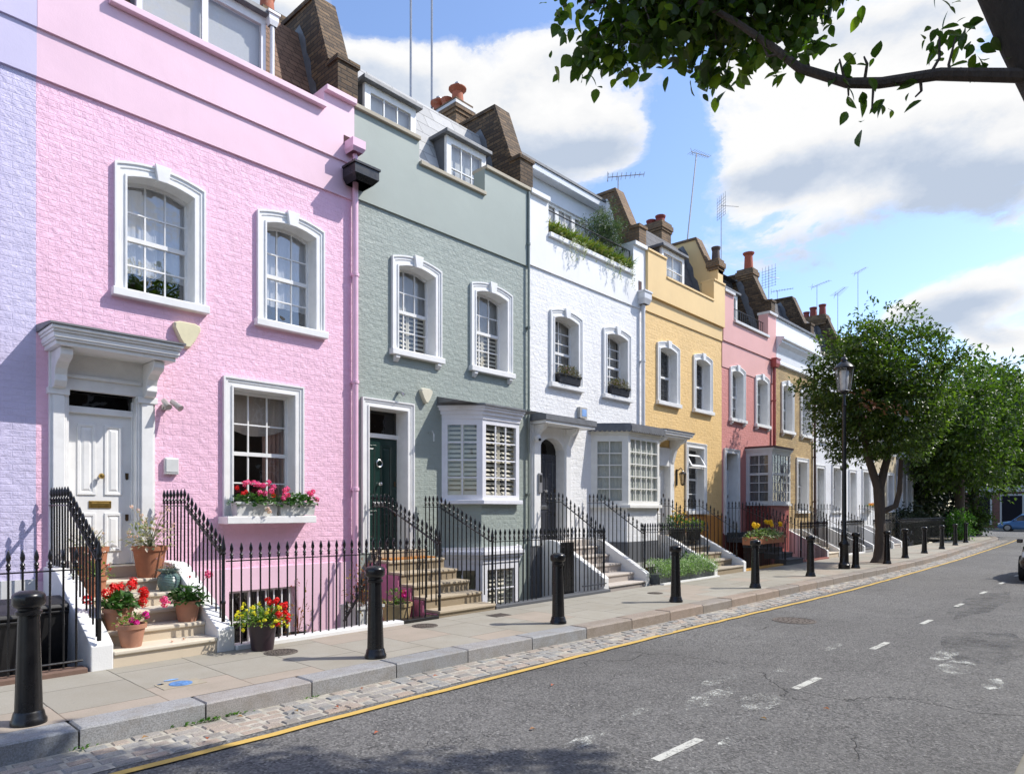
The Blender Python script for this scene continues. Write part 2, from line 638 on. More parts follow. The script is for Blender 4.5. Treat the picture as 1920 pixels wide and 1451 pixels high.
def build_world():
    w = bpy.data.worlds.new('World')
    S.world = w
    w.use_nodes = True
    nt = w.node_tree
    bg = nt.nodes['Background']
    def nn(typ, **k):
        n = nt.nodes.new(typ)
        for a, b in k.items():
            setattr(n, a, b)
        return n
    L = nt.links.new
    def mth(op, a, b=0.0, clamp=False):
        n = nn('ShaderNodeMath', operation=op, use_clamp=clamp)
        for i, x in enumerate((a, b)):
            if hasattr(x, 'is_output'):
                L(x, n.inputs[i])
            else:
                n.inputs[i].default_value = x
        return n.outputs[0]
    sk = nn('ShaderNodeTexSky', sky_type='NISHITA')
    sk.sun_disc = False
    sk.sun_elevation = SUN_EL
    sk.sun_rotation = math.atan2(SUN_AZ.x, SUN_AZ.y)
    sk.air_density = 1.0
    sk.dust_density = 0.6
    sk.ozone_density = 1.3
    tc = nn('ShaderNodeTexCoord').outputs['Generated']
    sp = nn('ShaderNodeSeparateXYZ')
    L(tc, sp.inputs[0])
    az = mth('ARCTAN2', sp.outputs[1], sp.outputs[0])
    el = mth('ARCSINE', sp.outputs[2])
    # clouds: (azimuth, elevation, half widths, amount) of each bank of cloud or gap in it
    blobs = [(0.764, 0.546, 0.225, 0.066, 1), (0.951, 0.579, 0.084, 0.042, 0.8), (0.647, 0.607, 0.13, 0.031, 0.6), (1.054, 0.611, 0.096, 0.02, 0.7), (0.67, 0.485, 0.116, 0.036, 0.7), (0.282, 0.427, 0.185, 0.051, 1), (0.17, 0.463, 0.126, 0.056, 0.9), (0.429, 0.438, 0.116, 0.036, 0.8), (0.347, 0.507, 0.108, 0.033, 0.5), (0.314, 0.347, 0.116, 0.028, 0.9), (0.17, 0.25, 0.088, 0.034, 1), (0.132, 0.383, 0.06, 0.033, 0.7), (0.132, 0.201, 0.046, 0.011, 0.5), (0.251, 0.56, 0.174, 0.029, 0.7), (1.209, 0.641, 0.206, 0.085, 0.6), (0.981, 0.615, 0.053, 0.02, -0.9), (0.498, 0.506, 0.044, 0.056, -0.9), (0.57, 0.452, 0.09, 0.022, -0.4), (0.307, 0.279, 0.056, 0.023, -0.7), (0.153, 0.307, 0.062, 0.015, -0.8), (0.192, 0.199, 0.065, 0.012, -0.6), (0.851, 0.636, 0.086, 0.018, -0.9), (0.347, 0.54, 0.077, 0.021, -0.3), (0.539, 0.664, 0.145, 0.028, -0.3), (0.86, 0.63, 0.2, 0.03, -0.6), (0.21, 0.33, 0.1, 0.03, -0.7), (0.36, 0.27, 0.14, 0.02, -0.5), (0.5, 0.43, 0.07, 0.06, -0.6)]
    def field(de):
        acc = None
        for a, e, sa, se, k in blobs:
            x = mth('MULTIPLY', mth('SUBTRACT', az, a), 1 / sa)
            y = mth('MULTIPLY', mth('SUBTRACT', el, e + de), 1 / se)
            g = mth('MULTIPLY', mth('POWER', 2.718, mth('MULTIPLY', mth('ADD', mth('MULTIPLY', x, x), mth('MULTIPLY', y, y)), -0.9)), k)
            acc = g if acc is None else mth('ADD', acc, g)
        return acc
    mp = nn('ShaderNodeMapping')
    L(tc, mp.inputs[0])
    mp.inputs['Scale'].default_value = (1, 1, 1.9)
    def noi(scale, detail, rough, off=0.0, dist=0.0):
        m2 = nn('ShaderNodeVectorMath', operation='ADD')
        L(mp.outputs[0], m2.inputs[0])
        m2.inputs[1].default_value = (off, off * 0.7, off * 1.3)
        n = nn('ShaderNodeTexNoise')
        L(m2.outputs[0], n.inputs['Vector'])
        n.inputs['Scale'].default_value = scale
        n.inputs['Detail'].default_value = detail
        n.inputs['Roughness'].default_value = rough
        n.inputs['Distortion'].default_value = dist
        return n.outputs[0]
    n1 = noi(5.5, 11, 0.63, 3.1, 0.25)
    n2 = noi(2.2, 4, 0.5, 11.0)
    far = mth('MULTIPLY', mth('SUBTRACT', n2, 0.46), 2.2)        # the rest of the sky, half clouded
    f0, f1 = field(0.0), field(0.03)
    d = mth('ADD', f0, far)
    d = mth('ADD', d, mth('MULTIPLY', mth('SUBTRACT', n1, 0.5), 3.7))
    def ramp(f, stops):
        n = nn('ShaderNodeValToRGB')
        L(f, n.inputs[0])
        cr = n.color_ramp
        while len(cr.elements) < len(stops):
            cr.elements.new(0.5)
        for e_, (p, c) in zip(cr.elements, stops):
            e_.position = p
            e_.color = (*c, 1)
        return n.outputs[0]
    cover = ramp(d, [(0.1, (0.0, 0.0, 0.0)), (0.34, (0.28, 0.28, 0.28)), (0.47, (0.8, 0.8, 0.8)), (0.72, (1, 1, 1))])
    # undersides and thick middles turn grey-blue, tops and rims stay bright
    body = mth('ADD', mth('MULTIPLY', mth('SUBTRACT', f0, f1), 0.75), mth('MULTIPLY', d, 0.27))
    body = mth('ADD', body, mth('MULTIPLY', mth('SUBTRACT', noi(6.0, 7, 0.6, 7.7), 0.5), 1.7))
    ccol = ramp(body, [(0.12, (1.06, 1.06, 1.06)), (0.34, (0.97, 0.98, 1.0)), (0.55, (0.77, 0.83, 0.93)), (0.85, (0.57, 0.66, 0.81))])
    sc_ = nn('ShaderNodeMix', data_type='RGBA')
    sc_.inputs[0].default_value = 1.0
    sc_.blend_type = 'MULTIPLY'
    L(ccol, sc_.inputs[6])
    K = 5.4
    sc_.inputs[7].default_value = (K, K, K, 1)
    mx = nn('ShaderNodeMix', data_type='RGBA')
    L(cover, mx.inputs[0])
    bl = nn('ShaderNodeMix', data_type='RGBA', blend_type='MULTIPLY')
    bl.inputs[0].default_value = 1.0
    L(sk.outputs[0], bl.inputs[6])
    bl.inputs[7].default_value = (1.36, 1.4, 1.55, 1)
    L(bl.outputs[2], mx.inputs[6])
    L(sc_.outputs[2], mx.inputs[7])
    L(mx.outputs[2], bg.inputs[0])
    bg.inputs[1].default_value = 0.15
    w.cycles.sampling_method = 'MANUAL'
    w.cycles.sample_map_resolution = 512
build_world()
S.view_settings.view_transform = 'Standard'
S.view_settings.look = 'None'
S.view_settings.exposure = 0.22
S.view_settings.gamma = 1
S.cycles.max_bounces = 8
S.cycles.transparent_max_bounces = 24
S.cycles.diffuse_bounces = 4
S.cycles.glossy_bounces = 3
S.cycles.caustics_reflective = False
S.cycles.caustics_refractive = False
S.cycles.use_denoising = True
S.cycles.sample_clamp_indirect = 6.0

# ------------------------------------------------------------------ ground, road, pavement, kerb
KX = [-12, 0, 5, 8, 11, 17, 20, 26, 31, 36, 42, 48, 51, 53]
KY = [5.7, 5.7, 5.68, 5.5, 5.42, 5.33, 5.22, 5.2, 5.35, 5.6, 5.8, 6.05, 6.6, 8.0]
def kerb_y(x):
    for i in range(len(KX) - 1):
        if x <= KX[i + 1]:
            t = (x - KX[i]) / (KX[i + 1] - KX[i])
            t = max(0, t)
            return KY[i] + (KY[i + 1] - KY[i]) * t
    return KY[-1]

ASPH = mat_asphalt()
PAVE = mat_paving()
LW = (-12.0, 44.0, 7.78, 14.0)         # the sunken front areas under the terrace
m = MB()
Z0 = ROAD - 0.012
m.quad((-700, -700, Z0), (900, -700, Z0), (900, LW[2], Z0), (-700, LW[2], Z0))
m.quad((-700, LW[3], Z0), (900, LW[3], Z0), (900, 900, Z0), (-700, 900, Z0))
m.quad((-700, LW[2], Z0), (LW[0], LW[2], Z0), (LW[0], LW[3], Z0), (-700, LW[3], Z0))
m.quad((LW[1], LW[2], Z0), (900, LW[2], Z0), (900, LW[3], Z0), (LW[1], LW[3], Z0))
tag(m.build('ground', plain((0.2, 0.19, 0.16), 0.9)), kind='structure')
m = MB()
m.quad((LW[0], LW[2] - 0.1, -0.42), (LW[1], LW[2] - 0.1, -0.42), (LW[1], LW[3], -0.42), (LW[0], LW[3], -0.42))
tag(m.build('path', plain((0.22, 0.2, 0.17), 0.9)), kind='structure')
xs = [-12 + i * 0.5 for i in range(131)]
m = MB()
loops = [[(x, kerb_y(x), ROAD) for x in xs], [(x, 0.62, ROAD) for x in xs]]
m.loft(loops)
m.quad((53, -40, ROAD), (73, -40, ROAD), (73, 60, ROAD), (53, 60, ROAD))
tag(m.build('road', ASPH), kind='structure')
m = MB()
px = [x for x in xs if x <= 52.5]
m.loft([[(x, kerb_y(x) + 0.30, 0.0) for x in px], [(x, LW[2] - 0.12, 0.0) for x in px], [(x, LW[2] - 0.12, -1.0) for x in px]])
m.quad((44, LW[2] - 0.12, 0.0), (52.5, LW[2] - 0.12, 0.0), (52.5, 30, 0.0), (44, 30, 0.0))
tag(m.build('pavement', PAVE, recalc=False), kind='structure')
m = MB()
m.box(-12, 50, -2.0, 0.32, -0.3, 0.0)
m.box(73.2, 90, -40, 60, -0.3, 0.0)
tag(m.build('pavement', PAVE), kind='structure')

def bevel_block(mb, p0, p1, w, z0, z1, bv, rng, jit=0.0):
    """a dressed stone between p0 and p1 (its front edge), going w deep to the +Y side"""
    (xa, ya), (xb, yb) = p0, p1
    dz = rng.uniform(-jit, jit)
    z1 = z1 + dz
    base = [(xa, ya), (xb, yb), (xb, yb + w), (xa, ya + w)]
    top = [(xa + bv, ya + bv), (xb - bv, yb + bv), (xb - bv, yb + w - bv), (xa + bv, ya + w - bv)]
    vs = [(x, y, z0) for x, y in base] + [(x, y, z1 - bv) for x, y in base] + [(x + rng.uniform(-1, 1) * jit, y + rng.uniform(-1, 1) * jit, z1) for x, y in top]
    fs = [(0, 1, 5, 4), (1, 2, 6, 5), (2, 3, 7, 6), (3, 0, 4, 7), (4, 5, 9, 8), (5, 6, 10, 9), (6, 7, 11, 10), (7, 4, 8, 11), (8, 9, 10, 11)]
    mb.add(vs, fs)

def kerbstones():
    rng = random.Random(3)
    a, b = MB(), MB()
    x = -10.2
    joints = [0.55, 1.475, 2.39, 3.37, 4.35, 5.35]
    cuts = []
    while x < 0.4:
        cuts.append(x); x += 0.95
    cuts += joints
    x = 5.35
    while x < 52:
        x += 1.05 if x < 48 else 0.6
        cuts.append(x)
    for i in range(len(cuts) - 1):
        p, q = cuts[i] + 0.007, cuts[i + 1] - 0.007
        bevel_block(a if q < 7.6 else b, (p, kerb_y(p)), (q, kerb_y(q)), 0.295, ROAD - 0.1, 0.006, 0.02 if q > 7.6 else 0.013, rng, 0.004)
    tag(a.build('kerb', granite((0.35, 0.35, 0.35), 0.45)), kind='structure')
    tag(b.build('kerb', granite((0.33, 0.28, 0.235), 0.6)), kind='structure')
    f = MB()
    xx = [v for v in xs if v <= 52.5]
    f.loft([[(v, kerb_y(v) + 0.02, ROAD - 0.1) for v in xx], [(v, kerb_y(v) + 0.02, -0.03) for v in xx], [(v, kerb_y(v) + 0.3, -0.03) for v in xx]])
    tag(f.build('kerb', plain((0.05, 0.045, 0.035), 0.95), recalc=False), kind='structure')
    # granite setts of the gutter, four uneven rows
    g = MB()
    for row in range(5):
        x = -10 + rng.uniform(0, 0.2)
        while x < 49:
            ln = rng.uniform(0.12, 0.24)
            wd = 0.108
            y1 = -0.006 - row * 0.116 - rng.uniform(0, 0.012)
            p, q = x, x + ln - rng.uniform(0.014, 0.03)
            if not (row == 4 and x > 9):
                bevel_block(g, (p, kerb_y(p) + y1 - wd), (q, kerb_y(q) + y1 - wd), wd - rng.uniform(0, 0.012), ROAD - 0.06, ROAD + 0.009 + 0.004 * rng.random(), 0.012, rng, 0.007)
            x += ln
    tag(g.build('gutter', granite((0.36, 0.33, 0.295), 0.3, 0.2)), kind='structure')
    h = MB()
    xx = [v for v in xs if v <= 49]
    h.loft([[(v, kerb_y(v) + 0.01, ROAD + 0.0045) for v in xx], [(v, kerb_y(v) - (0.585 if v < 9 else 0.445), ROAD + 0.0045) for v in xx]])
    tag(h.build('gutter', plain((0.37, 0.345, 0.29), 0.95, 0.0, 0.35, 14.0), recalc=False), kind='structure')
kerbstones()

# road markings
YP = mat_worn_paint((0.6, 0.4, 0.1), 0.26, 0.42, 4)
WP = mat_worn_paint((0.56, 0.56, 0.51), 0.36, 0.5, 9)
WP2 = mat_worn_paint((0.62, 0.63, 0.58), 0.5, 0.62, 5)
DK = mat_worn_paint((0.075, 0.073, 0.071), 0.46, 0.72, 2.2)
def line_y(x):
    pts = [(-10, 4.96), (5, 4.95), (9, 4.9), (15.6, 4.66), (20, 4.66), (29, 4.75), (36, 4.95), (43.5, 5.15), (50, 5.4)]
    for (a, b), (c, d) in zip(pts, pts[1:]):
        if x <= c:
            return b + (d - b) * (x - a) / (c - a)
    return pts[-1][1]
m = MB()
rng = random.Random(5)
lx = [-10 + 0.35 * i for i in range(172)]
off = [rng.uniform(-0.012, 0.012) for _ in lx]
m.loft([[(x, line_y(x) + o - 0.04, ROAD + 0.013) for x, o in zip(lx, off)], [(x, line_y(x) + o + 0.04, ROAD + 0.013) for x, o in zip(lx, off)]])
tag(m.build('road_marking', YP, recalc=False), kind='structure')
m = MB()
for i in range(-2, 19):
    x = 4.16 + 2.6 * i
    ln = 0.62 if i < 3 else 0.55
    m.quad((x, 2.46 - 0.004 * i, ROAD + 0.004), (x + ln, 2.44 - 0.004 * i, ROAD + 0.004), (x + ln, 2.515 - 0.004 * i, ROAD + 0.004), (x, 2.535 - 0.004 * i, ROAD + 0.004))
tag(m.build('road_marking', WP, recalc=False), kind='structure')
def patch(mb, cx, cy, rx, ry, rng, z):
    n = 18
    pts = []
    for k in range(n):
        t = 2 * PI * k / n
        r = rng.uniform(0.75, 1.1)
        pts.append((cx + rx * r * math.cos(t), cy + ry * r * math.sin(t), z))
    mb.add(pts, [tuple(range(n))])
m = MB()
for cx, cy, rx, ry in ((5.9, 2.95, .5, .13), (6.1, 2.55, .35, .18), (6.6, 3.2, .4, .1), (8.9, 1.52, .55, .16), (9.6, 1.75, .5, .12), (8.3, 1.1, .3, .1), (4.1, 3.1, .32, .08), (4.95, 2.3, .2, .05), (7.6, 2.9, .3, .08), (9.2, 2.9, .3, .07), (5.0, 3.2, .3, .06)):
    patch(m, cx, cy, rx, ry, rng, ROAD + 0.004)
tag(m.build('road_marking', WP2, recalc=False), kind='structure')
m = MB()
patch(m, 10.6, 1.5, 1.5, 0.5, rng, ROAD + 0.0022)
patch(m, 15.5, 2.2, 2.8, 0.35, rng, ROAD + 0.0022)
tag(m.build('dark_road_area', DK, recalc=False), kind='structure')  # irregular areas of darker tone on the asphalt

# covers let into the pavement and the road
IRON = iron()
RUSTY = plain((0.12, 0.1, 0.085), 0.75, 0.2, 0.35, 40)
def cover(x, y, r, label, mat, z=0.0, n=28, sq=False):
    mb = MB()
    if sq:
        mb.box(x - r, x + r, y - r * 0.75, y + r * 0.75, z - 0.03, z + 0.006)
        for i in range(5):
            u = x - r * 0.8 + i * r * 0.4
            mb.box(u - 0.012, u + 0.012, y - r * 0.6, y + r * 0.6, z + 0.006, z + 0.011)
    else:
        mb.lathe([(r, -0.03), (r, 0.006), (r * 0.93, 0.008), (r * 0.92, 0.003), (r * 0.86, 0.003), (r * 0.85, 0.007)], n, (x, y, z))
        for ring in (0.25, 0.5, 0.72):
            k = int(10 * ring * 2) + 3
            for j in range(k):
                t = 2 * PI * j / k
                a, b = x + r * ring * math.cos(t), y + r * ring * math.sin(t)
                mb.box(a - 0.014, a + 0.014, b - 0.014, b + 0.014, z + 0.005, z + 0.0115)
    return tag(mb.build('manhole_cover', mat, at=(x, y, z)), label, 'manhole cover')
cover(3.83, 7.12, 0.185, 'round rusty iron coal hole cover beside the dark planter with yellow flowers', RUSTY)
cover(6.07, 7.29, 0.18, 'round iron coal hole cover on the pavement below the green house steps', RUSTY)
cover(7.45, 7.2, 0.16, 'small square grey iron cover near the green house railings', RUSTY, sq=True)
cover(11.5, 6.9, 0.15, 'small round iron cover in the pavement before the hedge planter', RUSTY)
cover(10.95, 4.05, 0.33, 'large round iron manhole cover in the road near the yellow line', RUSTY, ROAD)
m = MB()
m.box(2.31, 2.69, 6.38, 6.62, -0.02, 0.005)
o = thing('water_cover', (2.5, 6.5, 0), 'small stone set cover splashed with bright blue paint', 'cover')
m.build('frame', plain((0.33, 0.29, 0.22), 0.8), o)
m = MB()
m.lathe([(0.1, 0.0), (0.1, 0.009), (0.085, 0.011), (0.0, 0.011)], 20, (2.5, 6.5, 0))
m.build('lid', plain((0.085, 0.2, 0.42), 0.6, 0, 0.45, 30), o)
m = MB()
patch(m, 2.5, 6.71, 0.07, 0.03, rng, 0.005)
patch(m, 2.36, 6.6, 0.03, 0.03, rng, 0.005)
m.build('paint_mark', plain((0.2, 0.36, 0.62), 0.6, 0, 0.3, 30), o, recalc=False)

# ------------------------------------------------------------------ building pieces
WP_GLOSS = gloss_paint(WHITE, 0.4)
GLASS = glass_mat()
GLASS_SKY = glass_mat(0.8, 0.2)
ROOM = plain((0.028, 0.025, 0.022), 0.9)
NET = fabric((0.74, 0.76, 0.78))  # nets lightened: the panes' sky reflection is partly put into this colour
LEAD = plain((0.16, 0.165, 0.175), 0.55, 0.25, 0.2, 6)
STONE = stucco((0.45, 0.40, 0.31), 0.8, 0.4)

def pierced(mb, x0, x1, z0, z1, holes, y, depth):
    """a wall face with real openings, and their reveals"""
    X = sorted({x0, x1, *[h[0] for h in holes], *[h[1] for h in holes]})
    Z = sorted({z0, z1, *[max(z0, h[2]) for h in holes], *[min(z1, h[3]) for h in holes]})
    X = [x for x in X if x0 <= x <= x1]
    Z = [z for z in Z if z0 <= z <= z1]
    for a, b in zip(X, X[1:]):
        for c, d in zip(Z, Z[1:]):
            mx, mz = (a + b) / 2, (c + d) / 2
            if any(h[0] < mx < h[1] and h[2] < mz < h[3] for h in holes):
                continue
            mb.quad((a, y, c), (b, y, c), (b, y, d), (a, y, d))
    for h in holes:
        a, b, c, d = h[0], h[1], max(z0, h[2]), min(z1, h[3])
        if c >= d:
            continue
        Y = y + depth
        mb.quad((a, y, c), (a, Y, c), (a, Y, d), (a, y, d))
        mb.quad((b, y, c), (b, y, d), (b, Y, d), (b, Y, c))
        if h[3] <= z1: mb.quad((a, y, d), (a, Y, d), (b, Y, d), (b, y, d))
        if h[2] >= z0: mb.quad((a, y, c), (b, y, c), (b, Y, c), (a, Y, c))

def arch_outline(xa, xb, zb, zs, rise, n=10):
    """left foot up, over a low segmental head, right foot down"""
    pts = [(xa, zb), (xa, zs)]
    for i in range(1, n):
        t = i / n
        pts.append((xa + (xb - xa) * t, zs + rise * (1 - (2 * t - 1) ** 2)))
    pts += [(xb, zs), (xb, zb)]
    return pts

def surround(xo0, xo1, xi0, xi1, zb, zo, zi, ro, ri, proud=0.055, reveal=0.24, y=YF):
    """moulded architrave lofted from its outer to its inner outline, lined back to the sash"""
    A = arch_outline(xo0, xo1, zb, zo, ro)
    B = arch_outline(xi0, xi1, zb, zi, ri)
    prof = [(0.0, 0.01), (0.0, -proud), (0.16, -proud), (0.2, -proud + 0.018), (0.42, -proud + 0.018), (0.46, -proud + 0.03),
            (0.78, -proud + 0.03), (0.82, -proud + 0.012), (0.97, -proud + 0.012), (1.0, -proud + 0.03), (1.0, reveal)]
    m = MB()
    m.loft([[(a[0] + (b[0] - a[0]) * t, y + d, a[1] + (b[1] - a[1]) * t) for a, b in zip(A, B)] for t, d in prof])
    return m

def sash(xa, xb, za, zb, y, cols, rows, arch=0.0, bar=0.02, fr=0.045, meet=True):
    """timber sash: frame, glazing bars, meeting rail"""
    m = MB()
    top = zb + arch
    m.box(xa, xa + fr, y, y + 0.045, za, zb)
    m.box(xb - fr, xb, y, y + 0.045, za, zb)
    m.box(xa + fr, xb - fr, y, y + 0.045, za, za + fr * 1.3)
    if arch:
        o = arch_outline(xa, xb, zb - fr, zb, arch)
        inn = arch_outline(xa + fr, xb - fr, zb - fr, zb - fr * 0.9, arch)
        m.loft([[(p[0], y - 0.001, p[1]) for p in o], [(p[0], y - 0.001, p[1]) for p in inn], [(p[0], y + 0.045, p[1]) for p in inn]])
    else:
        m.box(xa + fr, xb - fr, y, y + 0.045, zb - fr, zb)
    zm = (za + zb + arch * 0.5) / 2
    if meet:
        m.box(xa + fr, xb - fr, y - 0.012, y + 0.05, zm - 0.028, zm + 0.028)
    for i in range(1, cols):
        x = xa + fr + (xb - xa - 2 * fr) * i / cols
        t = (x - xa) / (xb - xa)
        m.box(x - bar / 2, x + bar / 2, y + 0.006, y + 0.034, za + fr, zb + arch * (1 - (2 * t - 1) ** 2) - fr * 0.8)
    halves = [(za + fr * 1.3, zm), (zm, zb - fr + arch * 0.6)] if meet else [(za + fr * 1.3, zb - fr)]
    rr = rows // 2 if meet else rows
    for a, b in halves:
        for i in range(1, rr):
            z = a + (b - a) * i / rr
            m.box(xa + fr, xb - fr, y + 0.004, y + 0.032, z - bar / 2, z + bar / 2)
    return m

def pane(xa, xb, za, zb, y, arch=0.0):
    m = MB()
    if arch:
        o = arch_outline(xa, xb, za, zb, arch)
        m.add([(p[0], y, p[1]) for p in o], [tuple(range(len(o) - 1, -1, -1))])
    else:
        m.quad((xa, y, za), (xb, y, za), (xb, y, zb), (xa, y, zb))
    return m

def drape(xa, xb, za, zb, y, folds, amp, rng):
    m = MB()
    n = folds * 6
    lo, hi = [], []
    for i in range(n + 1):
        t = i / n
        d = y + amp * math.sin(2 * PI * folds * t + rng.uniform(-0.3, 0.3)) + rng.uniform(-0.2, 0.2) * amp
        lo.append((xa + (xb - xa) * t, d, za))
        hi.append((xa + (xb - xa) * t, d * 0.3 + y * 0.7, zb))
    m.loft([lo, hi])
    return m

def slats(xa, xb, za, zb, y, pitch=0.062, leaves=2, tilt=0.025):
    """louvred shutter: stiles and tilted slats"""
    m = MB()
    w = (xb - xa) / leaves
    for k in range(leaves):
        a, b = xa + k * w + 0.004, xa + (k + 1) * w - 0.004
        m.box(a, a + 0.028, y, y + 0.025, za, zb)
        m.box(b - 0.028, b, y, y + 0.025, za, zb)
        m.box(a + 0.028, b - 0.028, y, y + 0.025, za, za + 0.04)
        m.box(a + 0.028, b - 0.028, y, y + 0.025, zb - 0.04, zb)
        z = za + 0.06
        while z < zb - 0.05:
            q = pitch * 0.27
            m.add([(a + 0.028, y - 0.004, z - q), (b - 0.028, y - 0.004, z - q), (b - 0.028, y + 0.03, z + q), (a + 0.028, y + 0.03, z + q),
                   (a + 0.028, y - 0.004, z - q + 0.008), (b - 0.028, y - 0.004, z - q + 0.008), (b - 0.028, y + 0.03, z + q + 0.008), (a + 0.028, y + 0.03, z + q + 0.008)],
                  [(3, 2, 1, 0), (4, 5, 6, 7), (0, 1, 5, 4), (1, 2, 6, 5), (2, 3, 7, 6), (3, 0, 4, 7)])
            z += pitch
    return m

CREAMSHUT = gloss_paint((0.72, 0.68, 0.55), 0.5)

def upper_window(root, x0, x1, rng, zb=4.41, dress='net', cols=3, rows=4, key=True, corbels=False, arch=True, zo=5.98, label=None, mat=None, thick=0.15, sill_out=0.105, sill_ext=0.035):
    """first-floor sash in a moulded surround with keystone and sill. x0..x1 = outer edges of the surround"""
    mat = mat or WP_GLOSS
    xi0, xi1 = x0 + thick, x1 - thick
    ro, ri = (0.095, 0.08) if arch else (0, 0)
    zo = zo + (0.02 if arch else 0)
    zi = zo - thick
    w = surround(x0, x1, xi0, xi1, zb, zo, zi, ro, ri).build('window', mat, root, smooth=False)
    if label: w['label'] = label
    ys = YF + 0.2
    m = MB()
    m.box(x0 - sill_ext, x1 + sill_ext, YF - sill_out, YF + 0.19, zb - 0.105, zb - 0.001)
    m.build('sill', mat, w, bevel=0.008)
    if corbels:
        for a in (x0 + 0.05, x1 - 0.13):
            m = MB()
            m.ext([(YF - 0.085, zb - 0.107), (YF - 0.085, zb - 0.15), (YF - 0.03, zb - 0.215), (YF + 0.01, zb - 0.215), (YF + 0.01, zb - 0.107)], 'x', a, a + 0.085)
            m.build('corbel', mat, w)
    if key:
        xc = (x0 + x1) / 2
        m = MB()
        zt, zl = zo + ro + 0.03, zi + ri - 0.02
        m.ext([(xc - 0.065, zl), (xc + 0.065, zl), (xc + 0.1, zt), (xc - 0.1, zt)], 'y', YF - 0.085, YF + 0.1)
        m.build('keystone', mat, w, bevel=0.006)
    sash(xi0 - 0.01, xi1 + 0.01, zb + 0.0, zi - 0.002, ys, cols, rows, ri).build('sash', mat, w)
    pane(xi0, xi1, zb + 0.03, zi - 0.02, ys + 0.02, ri).build('pane', GLASS_SKY if dress == 'net' else GLASS, w, recalc=False)
    zm = (zb + zi) / 2 + 0.03
    if dress == 'net':
        drape(xi0 - 0.05, xi1 + 0.05, zb + 0.32, zi + ri, ys + 0.085, 7, 0.012, rng).build('net_curtain', NET, w, recalc=False)
    elif dress == 'fullnet':
        drape(xi0 - 0.05, xi1 + 0.05, zb, zi + ri, ys + 0.085, 8, 0.014, rng).build('net_curtain', NET, w, recalc=False)
    elif dress == 'shutter':
        slats(xi0, xi1, zb + 0.03, zm, ys + 0.055, 0.08, 2, 0.012).build('shutter', CREAMSHUT, w)
        drape(xi0 - 0.05, xi1 + 0.05, zm, zi + ri, ys + 0.11, 6, 0.012, rng).build('net_curtain', fabric((0.45, 0.46, 0.45)), w, recalc=False)
    elif dress == 'curtains':
        cm = fabric((0.5, 0.47, 0.42))
        for a, b in ((xi0 - 0.04, xi0 + 0.2), (xi1 - 0.22, xi1 + 0.04)):
            drape(a, b, zb, zi + ri, ys + 0.14, 4, 0.02, rng).build('curtain', cm, w, recalc=False)
    elif dress == 'lead':
        m = MB()
        k = 0.1
        x = xi0 + 0.05
        while x < xi1:
            m.box(x - 0.004, x + 0.004, ys + 0.012, ys + 0.024, zb + 0.05, zi + ri * 0.5); x += k
        z = zb + 0.1
        while z < zi:
            m.box(xi0 + 0.03, xi1 - 0.03, ys + 0.0125, ys + 0.0235, z - 0.004, z + 0.004); z += k * 1.4
        m.build('lead_came', LEAD, w)
    return w, (xi0 - 0.06, xi1 + 0.06, zb - 0.06, zi + ri + 0.03)

def cornice_path(mb, pts, layers):
    """stack of mouldings round a canted plan: layers = (offset, z0, z1)"""
    (ax, ay), (bx, by), (cx, cy), (dx, dy) = pts
    for o, z0, z1 in layers:
        k = 0.45
        P = [(ax - o, ay + 0.02), (bx - o * k, by - o), (cx + o * k, cy - o), (dx + o, dy + 0.02)]
        mb.ext(P, 'z', z0, z1)

def framed_face(mb, gl, p0, p1, z0, z1, cols, rows, fr=0.07, bar=0.024, bot=0.09, depth=0.07, transom=None):
    """one glazed face of a bay: stiles, rails and bars standing along p0-p1"""
    a, b = Vector((*p0, 0)), Vector((*p1, 0))
    d = (b - a)
    ln = d.length
    d.normalize()
    n = Vector((d.y, -d.x, 0))
    def bx(u0, u1, w0, w1, za, zb):
        P = lambda u, w, z: tuple(a + d * u - n * w + Vector((0, 0, z)))
        vs = [P(u0, w0, za), P(u1, w0, za), P(u1, w1, za), P(u0, w1, za), P(u0, w0, zb), P(u1, w0, zb), P(u1, w1, zb), P(u0, w1, zb)]
        mb.add(vs, [(3, 2, 1, 0), (4, 5, 6, 7), (0, 1, 5, 4), (1, 2, 6, 5), (2, 3, 7, 6), (3, 0, 4, 7)])
    bx(0, fr, 0, depth, z0, z1)
    bx(ln - fr, ln, 0, depth, z0, z1)
    bx(fr, ln - fr, 0, depth, z0, z0 + bot)
    bx(fr, ln - fr, 0, depth, z1 - fr, z1)
    for i in range(1, cols):
        u = fr + (ln - 2 * fr) * i / cols
        bx(u - bar / 2, u + bar / 2, 0.014, 0.045, z0 + bot, z1 - fr)
    for i in range(1, rows):
        z = z0 + bot + (z1 - fr - z0 - bot) * i / rows
        bx(fr, ln - fr, 0.01, 0.042, z - bar / 2, z + bar / 2)
    if transom:
        bx(fr, ln - fr, 0.004, depth, transom - 0.04, transom + 0.04)
    P = lambda u, w, z: tuple(a + d * u - n * w + Vector((0, 0, z)))
    gl.quad(P(fr, 0.03, z0 + bot), P(ln - fr, 0.03, z0 + bot), P(ln - fr, 0.03, z1 - fr), P(fr, 0.03, z1 - fr))

def shift_slats(p0, p1, z0, z1, inset, leaves):
    """louvres standing behind a bay face"""
    a, b = Vector((*p0, 0)), Vector((*p1, 0))
    d = (b - a); ln = d.length; d.normalize()
    n = Vector((d.y, -d.x, 0))
    s = slats(0.02, ln - 0.02, z0, z1, 0.0, 0.085, leaves, 0.012)
    m = MB()
    m.add([tuple(a + d * x - n * (inset + y) + Vector((0, 0, z))) for x, y, z in s.v], s.f)
    return m

